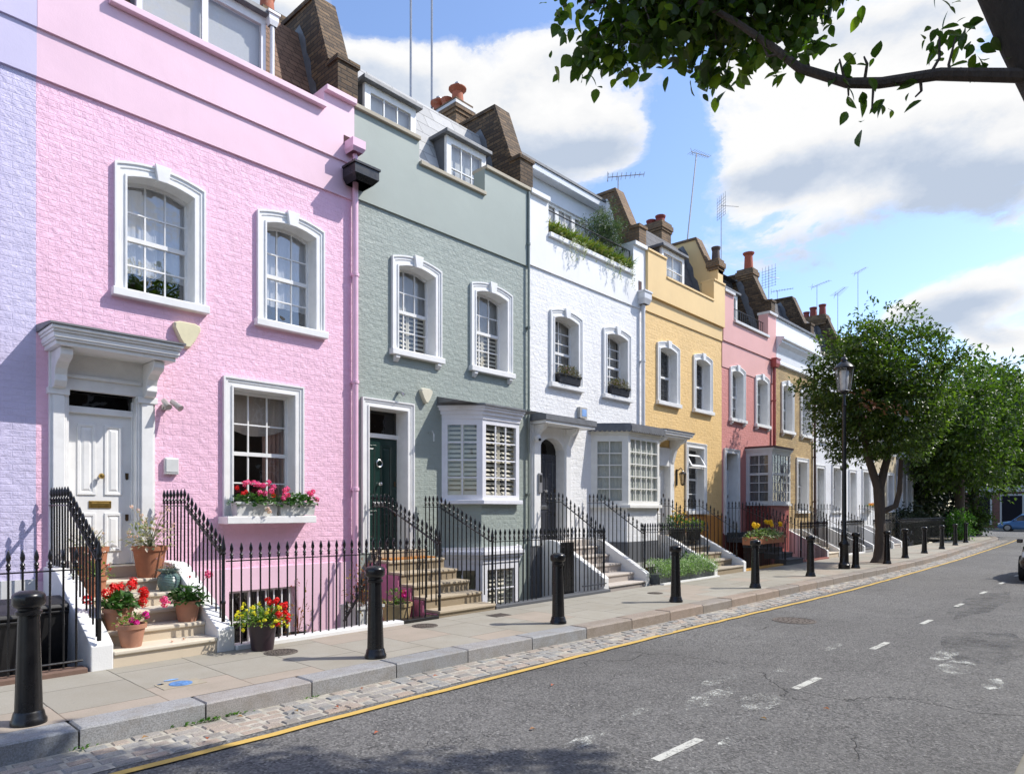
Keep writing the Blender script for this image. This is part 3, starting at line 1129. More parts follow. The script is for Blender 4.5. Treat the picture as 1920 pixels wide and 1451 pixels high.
def party_wall(root, x, mat, cap=None, w=0.34, stub=8.85, top=10.2, ymax=13.4):
    """brick upstand between two roofs: a pier at the front, a steep rake, a level top"""
    m = MB()
    P = [(YF + 0.02, 8.0), (YF + 0.02, stub), (YF + 0.3, stub), (YF + 0.33, stub + 0.06), (YF + 0.78, top), (ymax, top + 0.06), (ymax, 8.0)]
    m.ext(P, 'x', x - w / 2, x + w / 2)
    o = m.build('party_wall', mat, root)
    m = MB()
    F = [(YF + 0.45, 7.85), (YF + 0.62, 7.85), (YF + 1.36, 9.98), (YF + 1.2, 10.02), (YF + 1.02, 9.7), (YF + 0.98, 9.45), (YF + 0.86, 9.25), (YF + 0.82, 8.95), (YF + 0.7, 8.8)]
    m.ext(F, 'x', x - w / 2 - 0.012, x - w / 2 + 0.005)
    m.build('flashing', LEAD, o)
    m = MB()
    Q = [(YF + 0.335, stub + 0.08), (YF + 0.775, top + 0.003), (ymax, top + 0.063), (ymax, top + 0.14), (YF + 0.74, top + 0.08), (YF + 0.26, stub + 0.11)]
    m.ext(Q, 'x', x - w / 2 - 0.03, x + w / 2 + 0.03)
    m.box(x - w / 2 - 0.03, x + w / 2 + 0.03, YF - 0.01, YF + 0.31, stub + 0.002, stub + 0.075)
    m.build('coping', cap or mat, o)
    return o

def pot(mb, x, y, z, r=0.13, h=0.42, flare=0.0):
    mb.lathe([(r * 1.1, 0), (r * 1.1, 0.05), (r, 0.06), (r * 0.88, h - 0.1), (r * 0.95, h - 0.09), (r * (1.1 + flare), h - 0.02), (r * (1.1 + flare), h), (r * 0.8, h), (r * 0.75, h - 0.15)], 14, (x, y, z))

def stack(root, x0, x1, y0, y1, z0, z1, mat, pots, flash=False, potmat=None):
    m = MB()
    m.box(x0, x1, y0, y1, z0, z1 - 0.32)
    m.box(x0 - 0.03, x1 + 0.03, y0 - 0.03, y1 + 0.03, z1 - 0.32, z1 - 0.24)
    m.box(x0 - 0.06, x1 + 0.06, y0 - 0.06, y1 + 0.06, z1 - 0.24, z1 - 0.09)
    m.box(x0 - 0.02, x1 + 0.02, y0 - 0.02, y1 + 0.02, z1 - 0.09, z1)
    o = m.build('chimney', mat, root)
    if flash:
        m = MB()
        m.box(x0 - 0.064, x1 + 0.064, y0 - 0.064, y1 + 0.064, z1 - 0.15, z1 - 0.085)
        m.build('flashing', plain((0.55, 0.56, 0.58), 0.5), o)
    for p in pots:
        m = MB()
        pot(m, p[0], p[1], z1 - 0.01, p[2], p[3], p[4] if len(p) > 4 else 0)
        m.build('chimney_pot', potmat or terracotta((0.42, 0.13, 0.07)), o, smooth=True)
        if len(p) > 5:
            m = MB()
            m.lathe([(0.055, 0), (0.055, 0.1), (0.075, 0.11), (0.06, 0.15), (0.0, 0.16)], 10, (p[0], p[1], z1 + p[3] - 0.02))
            m.build('cowl', plain((0.5, 0.5, 0.5), 0.4, 0.6), o, smooth=True)
    return o

def dormer(root, xa, xb, za, zb, y, cols, rows, back, side=LEAD, mat=None, over=0.09, post=0.12, mull=None, rail=None):
    """window standing in the roof slope: cheeks, flat lead roof, framed front"""
    mat = mat or WP_GLOSS
    m = MB()
    m.box(xa, xa + 0.04, y + 0.06, y + back, za, zb)
    m.box(xb - 0.04, xb, y + 0.06, y + back, za, zb)
    m.box(xa + 0.04, xb - 0.04, y + back - 0.05, y + back, za, zb)
    d = m.build('dormer', side, root)
    m = MB()
    gl = MB()
    m.box(xa - 0.005, xa + post, y, y + 0.07, za, zb)
    m.box(xb - post, xb + 0.005, y, y + 0.07, za, zb)
    m.box(xa + post, xb - post, y, y + 0.07, zb - 0.13, zb)
    m.box(xa + post, xb - post, y, y + 0.07, za, za + 0.07)
    a, b = xa + post, xb - post
    for i in range(1, cols):
        x = a + (b - a) * i / cols
        w = mull or 0.022
        m.box(x - w / 2, x + w / 2, y + 0.012, y + 0.05, za + 0.07, zb - 0.13)
    for i in range(1, rows):
        z = za + 0.07 + (zb - 0.2 - za) * i / rows
        w = rail or 0.022
        m.box(a, b, y + 0.01, y + 0.048, z - w / 2, z + w / 2)
    m.build('frame', mat, d)
    gl.quad((a, y + 0.03, za + 0.05), (b, y + 0.03, za + 0.05), (b, y + 0.03, zb - 0.1), (a, y + 0.03, zb - 0.1))
    gl.build('pane', GLASS, d, recalc=False)
    m = MB()
    m.quad((xa + 0.05, y + 0.12, za), (xb - 0.05, y + 0.12, za), (xb - 0.05, y + 0.12, zb), (xa + 0.05, y + 0.12, zb))
    m.build('blind', fabric((0.6, 0.63, 0.63)), d, recalc=False)  # blind kept pale so its colour stands in for the pane's reflection
    m = MB()
    m.box(xa - over, xb + over, y - 0.11, y + back, zb + 0.001, zb + 0.075)
    m.box(xa - over + 0.03, xb + over - 0.03, y - 0.075, y + back - 0.02, zb + 0.075, zb + 0.1)
    m.build('roof', LEAD, d, bevel=0.01)
    return d

def rect_panel(mb, x0, x1, z0, z1, y, d=0.014, w=0.035):
    """raised-and-fielded door panel"""
    mb.loft([[(x0, y, z0), (x1, y, z0), (x1, y, z1), (x0, y, z1)], [(x0 + 0.008, y - d, z0 + 0.008), (x1 - 0.008, y - d, z0 + 0.008), (x1 - 0.008, y - d, z1 - 0.008), (x0 + 0.008, y - d, z1 - 0.008)],
             [(x0 + w, y - d * 0.9, z0 + w), (x1 - w, y - d * 0.9, z0 + w), (x1 - w, y - d * 0.9, z1 - w), (x0 + w, y - d * 0.9, z1 - w)],
             [(x0 + w + 0.012, y + 0.004, z0 + w + 0.012), (x1 - w - 0.012, y + 0.004, z0 + w + 0.012), (x1 - w - 0.012, y + 0.004, z1 - w - 0.012), (x0 + w + 0.012, y + 0.004, z1 - w - 0.012)]], closed=True)
    q = w + 0.012
    mb.loft([[(x0 + q, y + 0.003, z0 + q), (x1 - q, y + 0.003, z0 + q), (x1 - q, y + 0.003, z1 - q), (x0 + q, y + 0.003, z1 - q)],
             [(x0 + q + 0.03, y - d * 0.7, z0 + q + 0.03), (x1 - q - 0.03, y - d * 0.7, z0 + q + 0.03), (x1 - q - 0.03, y - d * 0.7, z1 - q - 0.03), (x0 + q + 0.03, y - d * 0.7, z1 - q - 0.03)]], closed=True)
    q += 0.03
    mb.quad((x0 + q, y - d * 0.7, z0 + q), (x1 - q, y - d * 0.7, z0 + q), (x1 - q, y - d * 0.7, z1 - q), (x0 + q, y - d * 0.7, z1 - q))

BRASS = plain((0.5, 0.33, 0.1), 0.3, 0.9, 0.2, 20)
CHROME = plain((0.6, 0.6, 0.6), 0.25, 0.95, 0.1, 20)

def panel_door(root, x0, x1, z0, z1, y, mat, metal, knob='centre'):
    m = MB()
    m.box(x0, x1, y, y + 0.045, z0, z1)
    zl = z0 + (z1 - z0) * 0.4
    mid = (x0 + x1) / 2
    for a, b in ((x0 + 0.1, mid - 0.045), (mid + 0.045, x1 - 0.1)):
        rect_panel(m, a, b, z0 + 0.16, zl - 0.1, y - 0.002)
        rect_panel(m, a, b, zl + 0.12, z1 - 0.12, y - 0.002)
    d = m.build('door', mat, root)
    m = MB()
    m.lathe([(0.0, 0), (0.02, 0), (0.014, 0.02), (0.014, 0.035), (0.032, 0.05), (0.036, 0.066), (0.026, 0.085), (0.0, 0.09)], 14)
    m.v = [(mid + px_, y - 0.002 - pz, zl + 0.36 + py) for px_, py, pz in m.v]
    m.build('knob', metal, d, smooth=True)
    m = MB()
    m.box(mid - 0.125, mid + 0.125, y - 0.012, y - 0.001, zl - 0.04, zl + 0.05)
    m.box(mid - 0.1, mid + 0.1, y - 0.017, y - 0.012, zl - 0.018, zl + 0.028)
    m.build('letter_plate', metal, d, bevel=0.003)
    m = MB()
    for z in (zl + 0.37, zl - 0.16):
        m.ext([(x1 - 0.065, z - 0.035), (x1 - 0.048, z - 0.05), (x1 - 0.03, z - 0.035), (x1 - 0.028, z + 0.04), (x1 - 0.068, z + 0.04)], 'y', y - 0.01, y - 0.001)
    m.build('lock', plain((0.08, 0.05, 0.025), 0.4, 0.5), d)
    return d

def pipe(root, x, y, z0, z1, r, mat, hopper=None, brackets=True):
    m = MB()
    m.tube([(x, y, z0), (x, y, z1)], r, 10)
    if brackets:
        z = z0 + 0.5
        while z < z1:
            m.lathe([(r, -0.03), (r + 0.012, -0.025), (r + 0.012, 0.025), (r, 0.03)], 10, (x, y, z))
            m.box(x - 0.045, x + 0.045, y + r * 0.5, y + r + 0.06, z - 0.012, z + 0.012)
            z += 1.75
    o = m.build('downpipe', mat, root, smooth=True)
    if hopper:
        w, d, zz, h = hopper
        m = MB()
        m.loft([[(x - w * .35, y - d * .35, zz), (x + w * .35, y - d * .35, zz), (x + w * .35, y + d * .35, zz), (x - w * .35, y + d * .35, zz)],
                [(x - w / 2, y - d / 2, zz + h * .4), (x + w / 2, y - d / 2, zz + h * .4), (x + w / 2, y + d / 2, zz + h * .4), (x - w / 2, y + d / 2, zz + h * .4)],
                [(x - w / 2, y - d / 2, zz + h), (x + w / 2, y - d / 2, zz + h), (x + w / 2, y + d / 2, zz + h), (x - w / 2, y + d / 2, zz + h)]], closed=True)
        m.quad((x - w / 2, y - d / 2, zz + h), (x + w / 2, y - d / 2, zz + h), (x + w / 2, y + d / 2, zz + h), (x - w / 2, y + d / 2, zz + h))
        m.box(x - w / 2 - 0.02, x + w / 2 + 0.02, y - d / 2 - 0.02, y + d / 2 + 0.02, zz + h - 0.03, zz + h + 0.01)
        m.build('hopper', mat, o)
    return o

def shell(root, x0, x1, wallmat, holes, zband, bandmat, segs, coping, copmat, plinth=None, bandlines=(), back=14.0, cop_over=0.07, roofmat=None, mans=True, ztop_roof=9.9, bandproud=0.035):
    """brick front with openings, rendered parapet in steps (segs = xa, xb, top), copings, roof behind"""
    m = MB()
    zlo = plinth[0] if plinth else -0.5
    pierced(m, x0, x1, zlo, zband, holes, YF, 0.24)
    m.build('wall', wallmat, root, recalc=False)
    if plinth:
        m = MB()
        hs = [h for h in holes if h[2] < plinth[0]]
        pierced(m, x0, x1, -0.6, plinth[0], hs, YF - 0.035, 0.27)
        m.quad((x0, YF - 0.035, plinth[0]), (x1, YF - 0.035, plinth[0]), (x1, YF, plinth[0]), (x0, YF, plinth[0]))
        m.build('plinth', plinth[1], root, recalc=False)
    m = MB()
    lines = [(zband, bandproud)] + list(bandlines)
    for i, (z, pr) in enumerate(lines):
        zt = lines[i + 1][0] if i + 1 < len(lines) else None
        for xa, xb, top in segs:
            t = zt if zt else top
            m.box(xa, xb, YF - pr, YF + 0.28 + 0.003 * i, z, t)
    m.build('parapet', bandmat, root)
    if coping:
        m = MB()
        for xa, xb, top in segs:
            m.box(xa + 0.002, xb - 0.002, YF - lines[-1][1] - cop_over, YF + 0.33, top + 0.001, top + coping)
        m.build('coping', copmat, root, bevel=0.008)
    r = roofmat or tiles((0.12, 0.12, 0.13), 0.3, 0.2)
    m = MB()
    if mans:
        m.quad((x0, YF + 0.28, 7.6), (x1, YF + 0.28, 7.6), (x1, 10.0, 7.7), (x0, 10.0, 7.7))
        m.quad((x0, 10.0, 7.7), (x1, 10.0, 7.7), (x1, 10.75, ztop_roof), (x0, 10.75, ztop_roof))
    else:
        m.quad((x0, YF + 0.28, 7.5), (x1, YF + 0.28, 7.5), (x1, 10.9, 7.5), (x0, 10.9, 7.5))
        m.quad((x0, 10.9, 7.5), (x1, 10.9, 7.5), (x1, 10.95, ztop_roof), (x0, 10.95, ztop_roof))
    m.quad((x0, 10.75, ztop_roof), (x1, 10.75, ztop_roof), (x1, back, ztop_roof + 0.15), (x0, back, ztop_roof + 0.15))
    m.build('roof', r, root, recalc=False)
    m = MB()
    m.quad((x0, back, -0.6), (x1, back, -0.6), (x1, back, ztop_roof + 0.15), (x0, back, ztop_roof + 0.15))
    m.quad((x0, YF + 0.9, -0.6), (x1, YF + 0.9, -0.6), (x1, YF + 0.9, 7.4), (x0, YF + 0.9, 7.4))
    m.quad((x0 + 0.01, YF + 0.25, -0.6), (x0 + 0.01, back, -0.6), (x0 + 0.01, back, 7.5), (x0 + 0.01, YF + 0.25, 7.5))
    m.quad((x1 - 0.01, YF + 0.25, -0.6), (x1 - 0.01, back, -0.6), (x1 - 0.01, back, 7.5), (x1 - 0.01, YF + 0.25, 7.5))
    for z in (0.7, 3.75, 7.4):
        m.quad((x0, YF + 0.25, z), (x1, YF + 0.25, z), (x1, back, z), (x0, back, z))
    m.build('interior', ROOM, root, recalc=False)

# ------------------------------------------------------------------ the houses
DB = raw_brick(*DARKBRICK)
YB = raw_brick((0.42, 0.27, 0.105), (0.6, 0.42, 0.18), (0.42, 0.36, 0.26))
MB_ = raw_brick((0.2, 0.12, 0.06), (0.3, 0.19, 0.1), (0.12, 0.1, 0.08))
TILE = tiles((0.23, 0.125, 0.075), 0.17, 0.1, 0.008)
SLATE = tiles((0.46, 0.46, 0.46), 0.6, 0.24, 0.006)
DSLATE = tiles((0.1, 0.1, 0.11), 0.3, 0.2)
rng = random.Random(21)

def lilac_house():
    x0, x1 = -2.32, 2.02
    h = thing('terraced_house', (x0, YF, 0), 'lilac painted brick house cut off by the edge, joined to the pink house', 'house')
    LB, LS = painted_brick(LILAC), stucco(LILAC)
    w1, a1 = upper_window(h, -1.5, -0.37, rng)
    w2, a2 = upper_window(h, 0.35, 1.1, rng)
    shell(h, x0, x1, LB, [a1, a2], 6.68, LS, [(x0, x1, 8.6)], 0, LS, plinth=(0.8, stucco((0.62, 0.62, 0.62))), bandlines=((7.24, 0.065),))
    pipe(h, 1.46, YF - 0.09, 0.0, 7.3, 0.05, gloss_paint(LILAC), (0.3, 0.26, 7.3, 0.3))
    pipe(h, 1.28, YF - 0.08, 0.0, 6.6, 0.04, gloss_paint(LILAC))
    return h

def pink_house():
    x0, x1 = 2.02, 6.36
    h = thing('terraced_house', (x0, YF, 0), 'pink painted brick house with the canopied white front door', 'house')
    PB, PS, PG = painted_brick(PINK), stucco((0.79, 0.54, 0.645)), gloss_paint(sc(PINK, 0.98))
    holes = []
    w, a = upper_window(h, 2.84, 3.97, rng, dress='net'); holes.append(a)
    w, a = upper_window(h, 4.72, 5.83, rng, dress='net'); holes.append(a)
    w, a = upper_window(h, 4.22, 5.47, rng, zb=1.52, zo=3.5, arch=False, key=False, dress='none', sill_out=0.3, sill_ext=0.06)
    holes.append(a)
    LACE = fabric((0.5, 0.44, 0.38))
    m = drape(4.36, 5.34, 2.86, 3.34, YF + 0.33, 3, 0.02, rng)
    # swagged pelmet: its lower edge hangs in scallops
    n = len(m.v) // 2
    m.v = [(x, y, z - 0.14 * (1 - (2 * ((x - 4.36) / 0.98) - 1) ** 2) if k < n else z) for k, (x, y, z) in enumerate(m.v)]
    m.build('pelmet', LACE, w, recalc=False)
    drape(4.32, 4.5, 1.5, 3.34, YF + 0.38, 3, 0.02, rng).build('curtain', LACE, w, recalc=False)
    m = drape(5.0, 5.36, 1.5, 3.34, YF + 0.38, 5, 0.025, rng)
    m.build('curtain', fabric((0.42, 0.27, 0.22)), w, recalc=False)
    holes += [(2.33, 3.1, 0.9, 3.2), (4.3, 5.35, -0.5, 0.45)]
    shell(h, x0, x1, PB, holes, 6.68, PS, [(x0, 2.76, 8.55), (2.76, 5.8, 7.91), (5.8, x1, 8.2)], 0.085, PS, plinth=(0.77, PS), bandlines=((7.24, 0.068),), roofmat=TILE, cop_over=0.09)
    # front door, its case, brackets and canopy
    d = panel_door(h, 2.36, 3.07, 0.92, 2.8, YF + 0.1, gloss_paint((0.82, 0.82, 0.81), 0.3), BRASS)
    m = MB()
    for a, b in ((2.14, 2.32), (3.11, 3.31)):
        m.box(a, b, YF - 0.06, YF + 0.02, 0.78, 3.06)
        m.box(a + 0.03, b - 0.03, YF - 0.085, YF - 0.06, 1.02, 2.98)
        m.box(a - 0.02, b + 0.02, YF - 0.09, YF + 0.02, 0.78, 1.0)
        m.box(a - 0.02, b + 0.02, YF - 0.1, YF + 0.02, 2.98, 3.06)
    m.box(2.14, 3.31, YF - 0.05, YF + 0.02, 3.06, 3.5)
    m.box(2.3, 3.13, YF - 0.085, YF - 0.05, 3.2, 3.24)
    m.box(2.305, 2.345, YF - 0.04, YF + 0.2, 0.92, 3.06)
    m.box(3.085, 3.125, YF - 0.04, YF + 0.2, 0.92, 3.06)
    m.box(2.345, 2.362, YF + 0.06, YF + 0.2, 0.92, 3.0)
    m.box(3.068, 3.085, YF + 0.06, YF + 0.2, 0.92, 3.0)
    m.box(2.345, 3.085, YF + 0.05, YF + 0.17, 2.8, 2.88)
    m.box(2.345, 3.085, YF - 0.03, YF + 0.2, 3.14, 3.2)
    s = m.build('door_surround', WP_GLOSS, h, bevel=0.006)
    for a in (2.16, 3.16):
        m = MB()
        pr = [(YF - 0.02, 3.48), (YF - 0.44, 3.48), (YF - 0.44, 3.4), (YF - 0.4, 3.36), (YF - 0.3, 3.33), (YF - 0.22, 3.27), (YF - 0.19, 3.2), (YF - 0.2, 3.13), (YF - 0.16, 3.07), (YF - 0.1, 3.05), (YF - 0.02, 3.05)]
        m.ext(pr, 'x', a, a + 0.13)
        m.build('bracket', WP_GLOSS, s, bevel=0.008)
    m = MB()
    m.quad((2.34, YF + 0.1, 2.87), (3.09, YF + 0.1, 2.87), (3.09, YF + 0.1, 3.16), (2.34, YF + 0.1, 3.16))
    m.build('fanlight', glass_mat(0.25, 0.05), h, recalc=False)
    m = MB()
    lay = [(0.0, 3.485, 3.535), (0.035, 3.535, 3.56), (0.05, 3.56, 3.62), (0.075, 3.62, 3.65), (0.1, 3.65, 3.69)]
    for o, a, b in lay:
        m.box(2.1 - o * 0.6, 3.4 + o * 0.6, 8.99 - o, YF, a, b)
    cn = m.build('canopy', WP_GLOSS, h, bevel=0.008)
    m = MB()
    m.ext([(8.87, 3.692), (YF, 3.692), (YF, 3.78), (8.87, 3.715)], 'x', 2.02, 3.48)
    m.build('lead_roof', LEAD, cn)
    # basement window behind white bars
    m = sash(4.3, 5.35, -0.5, 0.45, YF + 0.12, 3, 2, meet=False)
    b = m.build('window', WP_GLOSS, h)
    pane(4.3, 5.35, -0.5, 0.45, YF + 0.14).build('pane', GLASS, b, recalc=False)
    m = MB()
    for i in range(8):
        x = 4.38 + i * 0.127
        m.box(x - 0.009, x + 0.009, YF + 0.03, YF + 0.048, -0.5, 0.449)
    m.build('window_bar', WP_GLOSS, b)
    # roof: box dormer, tiles, party wall, chimney
    dormer(h, 3.3, 5.16, 7.72, 9.33, 10.08, 2, 1, 2.2, side=plain((0.2, 0.2, 0.23), 0.6), mat=gloss_paint((0.72, 0.72, 0.74), 0.35), post=0.07, mull=0.09)
    pipe(h, 5.24, 10.02, 7.72, 9.2, 0.036, gloss_paint((0.75, 0.75, 0.76)), (0.16, 0.13, 9.2, 0.2), False)
    party_wall(h, 6.3, DB, w=0.38, stub=8.9, top=10.25)
    stack(h, 6.05, 6.5, 11.9, 12.6, 10.1, 10.95, DB, [(6.25, 12.15, 0.14, 0.42)])
    m = MB()
    m.ext([(2.02, 8.6), (2.3, 8.6), (2.6, 8.62), (2.6, 8.68), (2.02, 8.68)], 'y', YF - 0.1, YF + 0.3)
    pipe(h, 6.37, YF - 0.085, -0.3, 6.95, 0.05, PG)
    m = MB()
    m.box(6.16, 6.3, YF - 0.072, YF - 0.03, 7.5, 7.66)
    m.build('outlet', plain((0.06, 0.02, 0.025), 0.9), h)  # flat dark box, the shade of the recess is its colour
    m = MB()
    m.loft([[(6.2, YF - 0.28, 7.36), (6.38, YF - 0.28, 7.36), (6.38, YF - 0.06, 7.36), (6.2, YF - 0.06, 7.36)], [(6.17, YF - 0.32, 7.42), (6.41, YF - 0.32, 7.42), (6.41, YF - 0.06, 7.42), (6.17, YF - 0.06, 7.42)], [(6.17, YF - 0.32, 7.55), (6.41, YF - 0.32, 7.55), (6.41, YF - 0.06, 7.55), (6.17, YF - 0.06, 7.55)]], closed=True)
    m.quad((6.17, YF - 0.32, 7.55), (6.41, YF - 0.32, 7.55), (6.41, YF - 0.06, 7.55), (6.17, YF - 0.06, 7.55))
    m.tube([(6.3, YF - 0.18, 7.36), (6.33, YF - 0.18, 7.1)], 0.04, 8)
    m.build('hopper', PG, h)
    m = MB()
    m.loft([[(6.2, YF - 0.36, 6.86), (6.52, YF - 0.36, 6.86), (6.52, YF - 0.075, 6.86), (6.2, YF - 0.075, 6.86)], [(6.14, YF - 0.42, 6.95), (6.6, YF - 0.42, 6.95), (6.6, YF - 0.075, 6.95), (6.14, YF - 0.075, 6.95)], [(6.14, YF - 0.42, 7.1), (6.6, YF - 0.42, 7.1), (6.6, YF - 0.075, 7.1), (6.14, YF - 0.075, 7.1)]], closed=True)
    m.box(6.12, 6.62, YF - 0.44, YF - 0.072, 7.1, 7.135)
    m.build('hopper', IRON, h)
    return h

def green_house():
    x0, x1 = 6.36, 10.73
    h = thing('terraced_house', (x0, YF, 0), 'grey green painted brick house with the dark green front door', 'house')
    GB, GS = painted_brick(GREEN), stucco(sc(GREEN, 1.05))
    holes = []
    w, a = upper_window(h, 7.15, 8.28, rng, zb=4.4, dress='shutter', corbels=True); holes.append(a)
    w, a = upper_window(h, 9.03, 10.2, rng, zb=4.4, dress='shutter', corbels=True); holes.append(a)
    holes += [(6.66, 7.52, 0.9, 3.4), (8.5, 10.15, 1.8, 3.25)]
    shell(h, x0, x1, GB, holes, 6.74, GS, [(x0, 7.75, 8.2), (7.75, 9.4, 7.78), (9.4, x1, 8.32)], 0.07, STONE, bandlines=(), roofmat=SLATE, cop_over=0.06, plinth=(0.9, stucco(sc(GREEN, 0.95))))
    s = surround(6.54, 7.64, 6.69, 7.49, 0.9, 3.49, 3.34, 0, 0, 0.05, 0.36).build('door_surround', WP_GLOSS, h)
    d = panel_door(h, 6.69, 7.49, 0.93, 2.86, YF + 0.28, gloss_paint((0.012, 0.035, 0.03), 0.22), CHROME)
    m = MB()
    m.box(6.69, 7.49, YF + 0.25, YF + 0.33, 2.865, 2.94)
    m.build('transom', WP_GLOSS, s)
    m = MB()
    m.quad((6.69, YF + 0.3, 2.94), (7.49, YF + 0.3, 2.94), (7.49, YF + 0.3, 3.34), (6.69, YF + 0.3, 3.34))
    m.build('fanlight', glass_mat(0.25, 0.06), h, recalc=False)
    # knocker ring
    m = MB()
    m.tube([(7.09 + 0.06 * math.cos(t * PI / 8), YF + 0.25, 2.42 + 0.06 * math.sin(t * PI / 8)) for t in range(17)], 0.012, 6)
    m.build('knocker', CHROME, d, smooth=True)
    # canted bay
    plan = [(8.31, YF), (8.83, 8.95), (9.84, 8.95), (10.34, YF)]
    f, g = MB(), MB()
    WB = gloss_paint((0.78, 0.78, 0.82), 0.4)
    framed_face(f, g, plan[0], plan[1], 1.8, 3.3, 2, 4, fr=0.11)
    framed_face(f, g, plan[1], plan[2], 1.8, 3.3, 3, 4, fr=0.09)
    framed_face(f, g, plan[2], plan[3], 1.8, 3.3, 2, 4, fr=0.11)
    b = f.build('bay_window', WB, h)
    g.build('pane', GLASS, b, recalc=False)
    m = MB()
    cornice_path(m, plan, [(0.02, 3.301, 3.38), (0.05, 3.38, 3.45), (0.09, 3.45, 3.5), (0.12, 3.5, 3.535)])
    m.build('cornice', WB, b)
    m = MB()
    cornice_path(m, plan, [(0.15, 3.536, 3.56), (0.1, 3.56, 3.58)])
    m.ext([(8.9, 3.57), (YF, 3.57), (YF, 3.7)], 'x', 8.2, 10.42)
    m.build('lead_roof', LEAD, b)
    m = MB()
    cornice_path(m, plan, [(0.07, 1.72, 1.799)])
    m.build('sill', WB, b, bevel=0.008)
    for i, (p, q) in enumerate(zip(plan, plan[1:])):
        shift_slats(p, q, 1.88, 3.26, 0.075, 2).build('shutter', CREAMSHUT, b)
    m = MB()
    m.ext([(8.36, YF + 0.01), (8.85, 9.0), (9.82, 9.0), (10.29, YF + 0.01)], 'z', 0.92, 1.72)
    m.build('bay_base', GB, b)
    m = MB()
    cornice_path(m, plan, [(0.02, 0.62, 0.72), (0.06, 0.72, 0.78), (0.1, 0.78, 0.84), (0.05, 0.84, 0.915)])
    m.build('string_course', WB, b)
    f, g = MB(), MB()
    for p, q, c in ((plan[0], plan[1], 2), (plan[1], plan[2], 3), (plan[2], plan[3], 2)):
        framed_face(f, g, p, q, -0.7, 0.62, c, 3, fr=0.13)
    bw = f.build('window', WB, h)
    g.build('pane', GLASS, bw, recalc=False)
    shift_slats(plan[1], plan[2], -0.55, 0.5, 0.12, 2).build('shutter', CREAMSHUT, bw)
    DK_ = plain((0.11, 0.115, 0.125), 0.6)
    dormer(h, 7.05, 8.2, 8.2, 9.22, 10.12, 3, 1, 1.4, side=DK_)
    dormer(h, 8.9, 9.98, 7.85, 9.0, 10.02, 3, 2, 1.4, side=DK_)
    party_wall(h, 10.7, DB, w=0.4, stub=8.98, top=10.3)
    stack(h, 10.4, 10.9, 11.4, 12.45, 10.2, 10.98, MB_, [(10.65, 11.62, 0.145, 0.4, 0.35, 1), (10.65, 11.98, 0.135, 0.3), (10.65, 12.28, 0.14, 0.34, 0.35, 1)], flash=True)
    pipe(h, 10.68, YF - 0.06, -0.3, 8.3, 0.026, gloss_paint(sc(GREEN, 0.7)))
    return h

def scallop_roof(root, plan, z, name='lead_roof'):
    m = MB()
    cornice_path(m, plan, [(0.13, z + 0.12, z + 0.15), (0.09, z + 0.15, z + 0.19)])
    o = 0.13
    (ax, ay), (bx, by), (cx, cy), (dx, dy) = plan
    P = [(ax - o, ay), (bx - o * 0.45, by - o), (cx + o * 0.45, cy - o), (dx + o, dy)]
    for p, q in zip(P, P[1:]):
        a, b = Vector((*p, 0)), Vector((*q, 0))
        ln = (b - a).length
        d = (b - a).normalized()
        nn_ = Vector((d.y, -d.x, 0))
        k = max(2, round(ln / 0.11))
        top, bot, tb, bb = [], [], [], []
        for i in range(k * 6 + 1):
            u = ln * i / (k * 6)
            w = abs(math.sin(PI * i / 6))
            q_ = a + d * u
            top.append((q_.x + nn_.x * 0.012, q_.y + nn_.y * 0.012, z + 0.125))
            bot.append((q_.x + nn_.x * 0.012, q_.y + nn_.y * 0.012, z - 0.035 * w + 0.02))
            tb.append((q_.x, q_.y, z + 0.125))
            bb.append((q_.x, q_.y, z - 0.035 * w + 0.02))
        m.loft([tb, top, bot, bb])
    return m.build(name, LEAD, root)

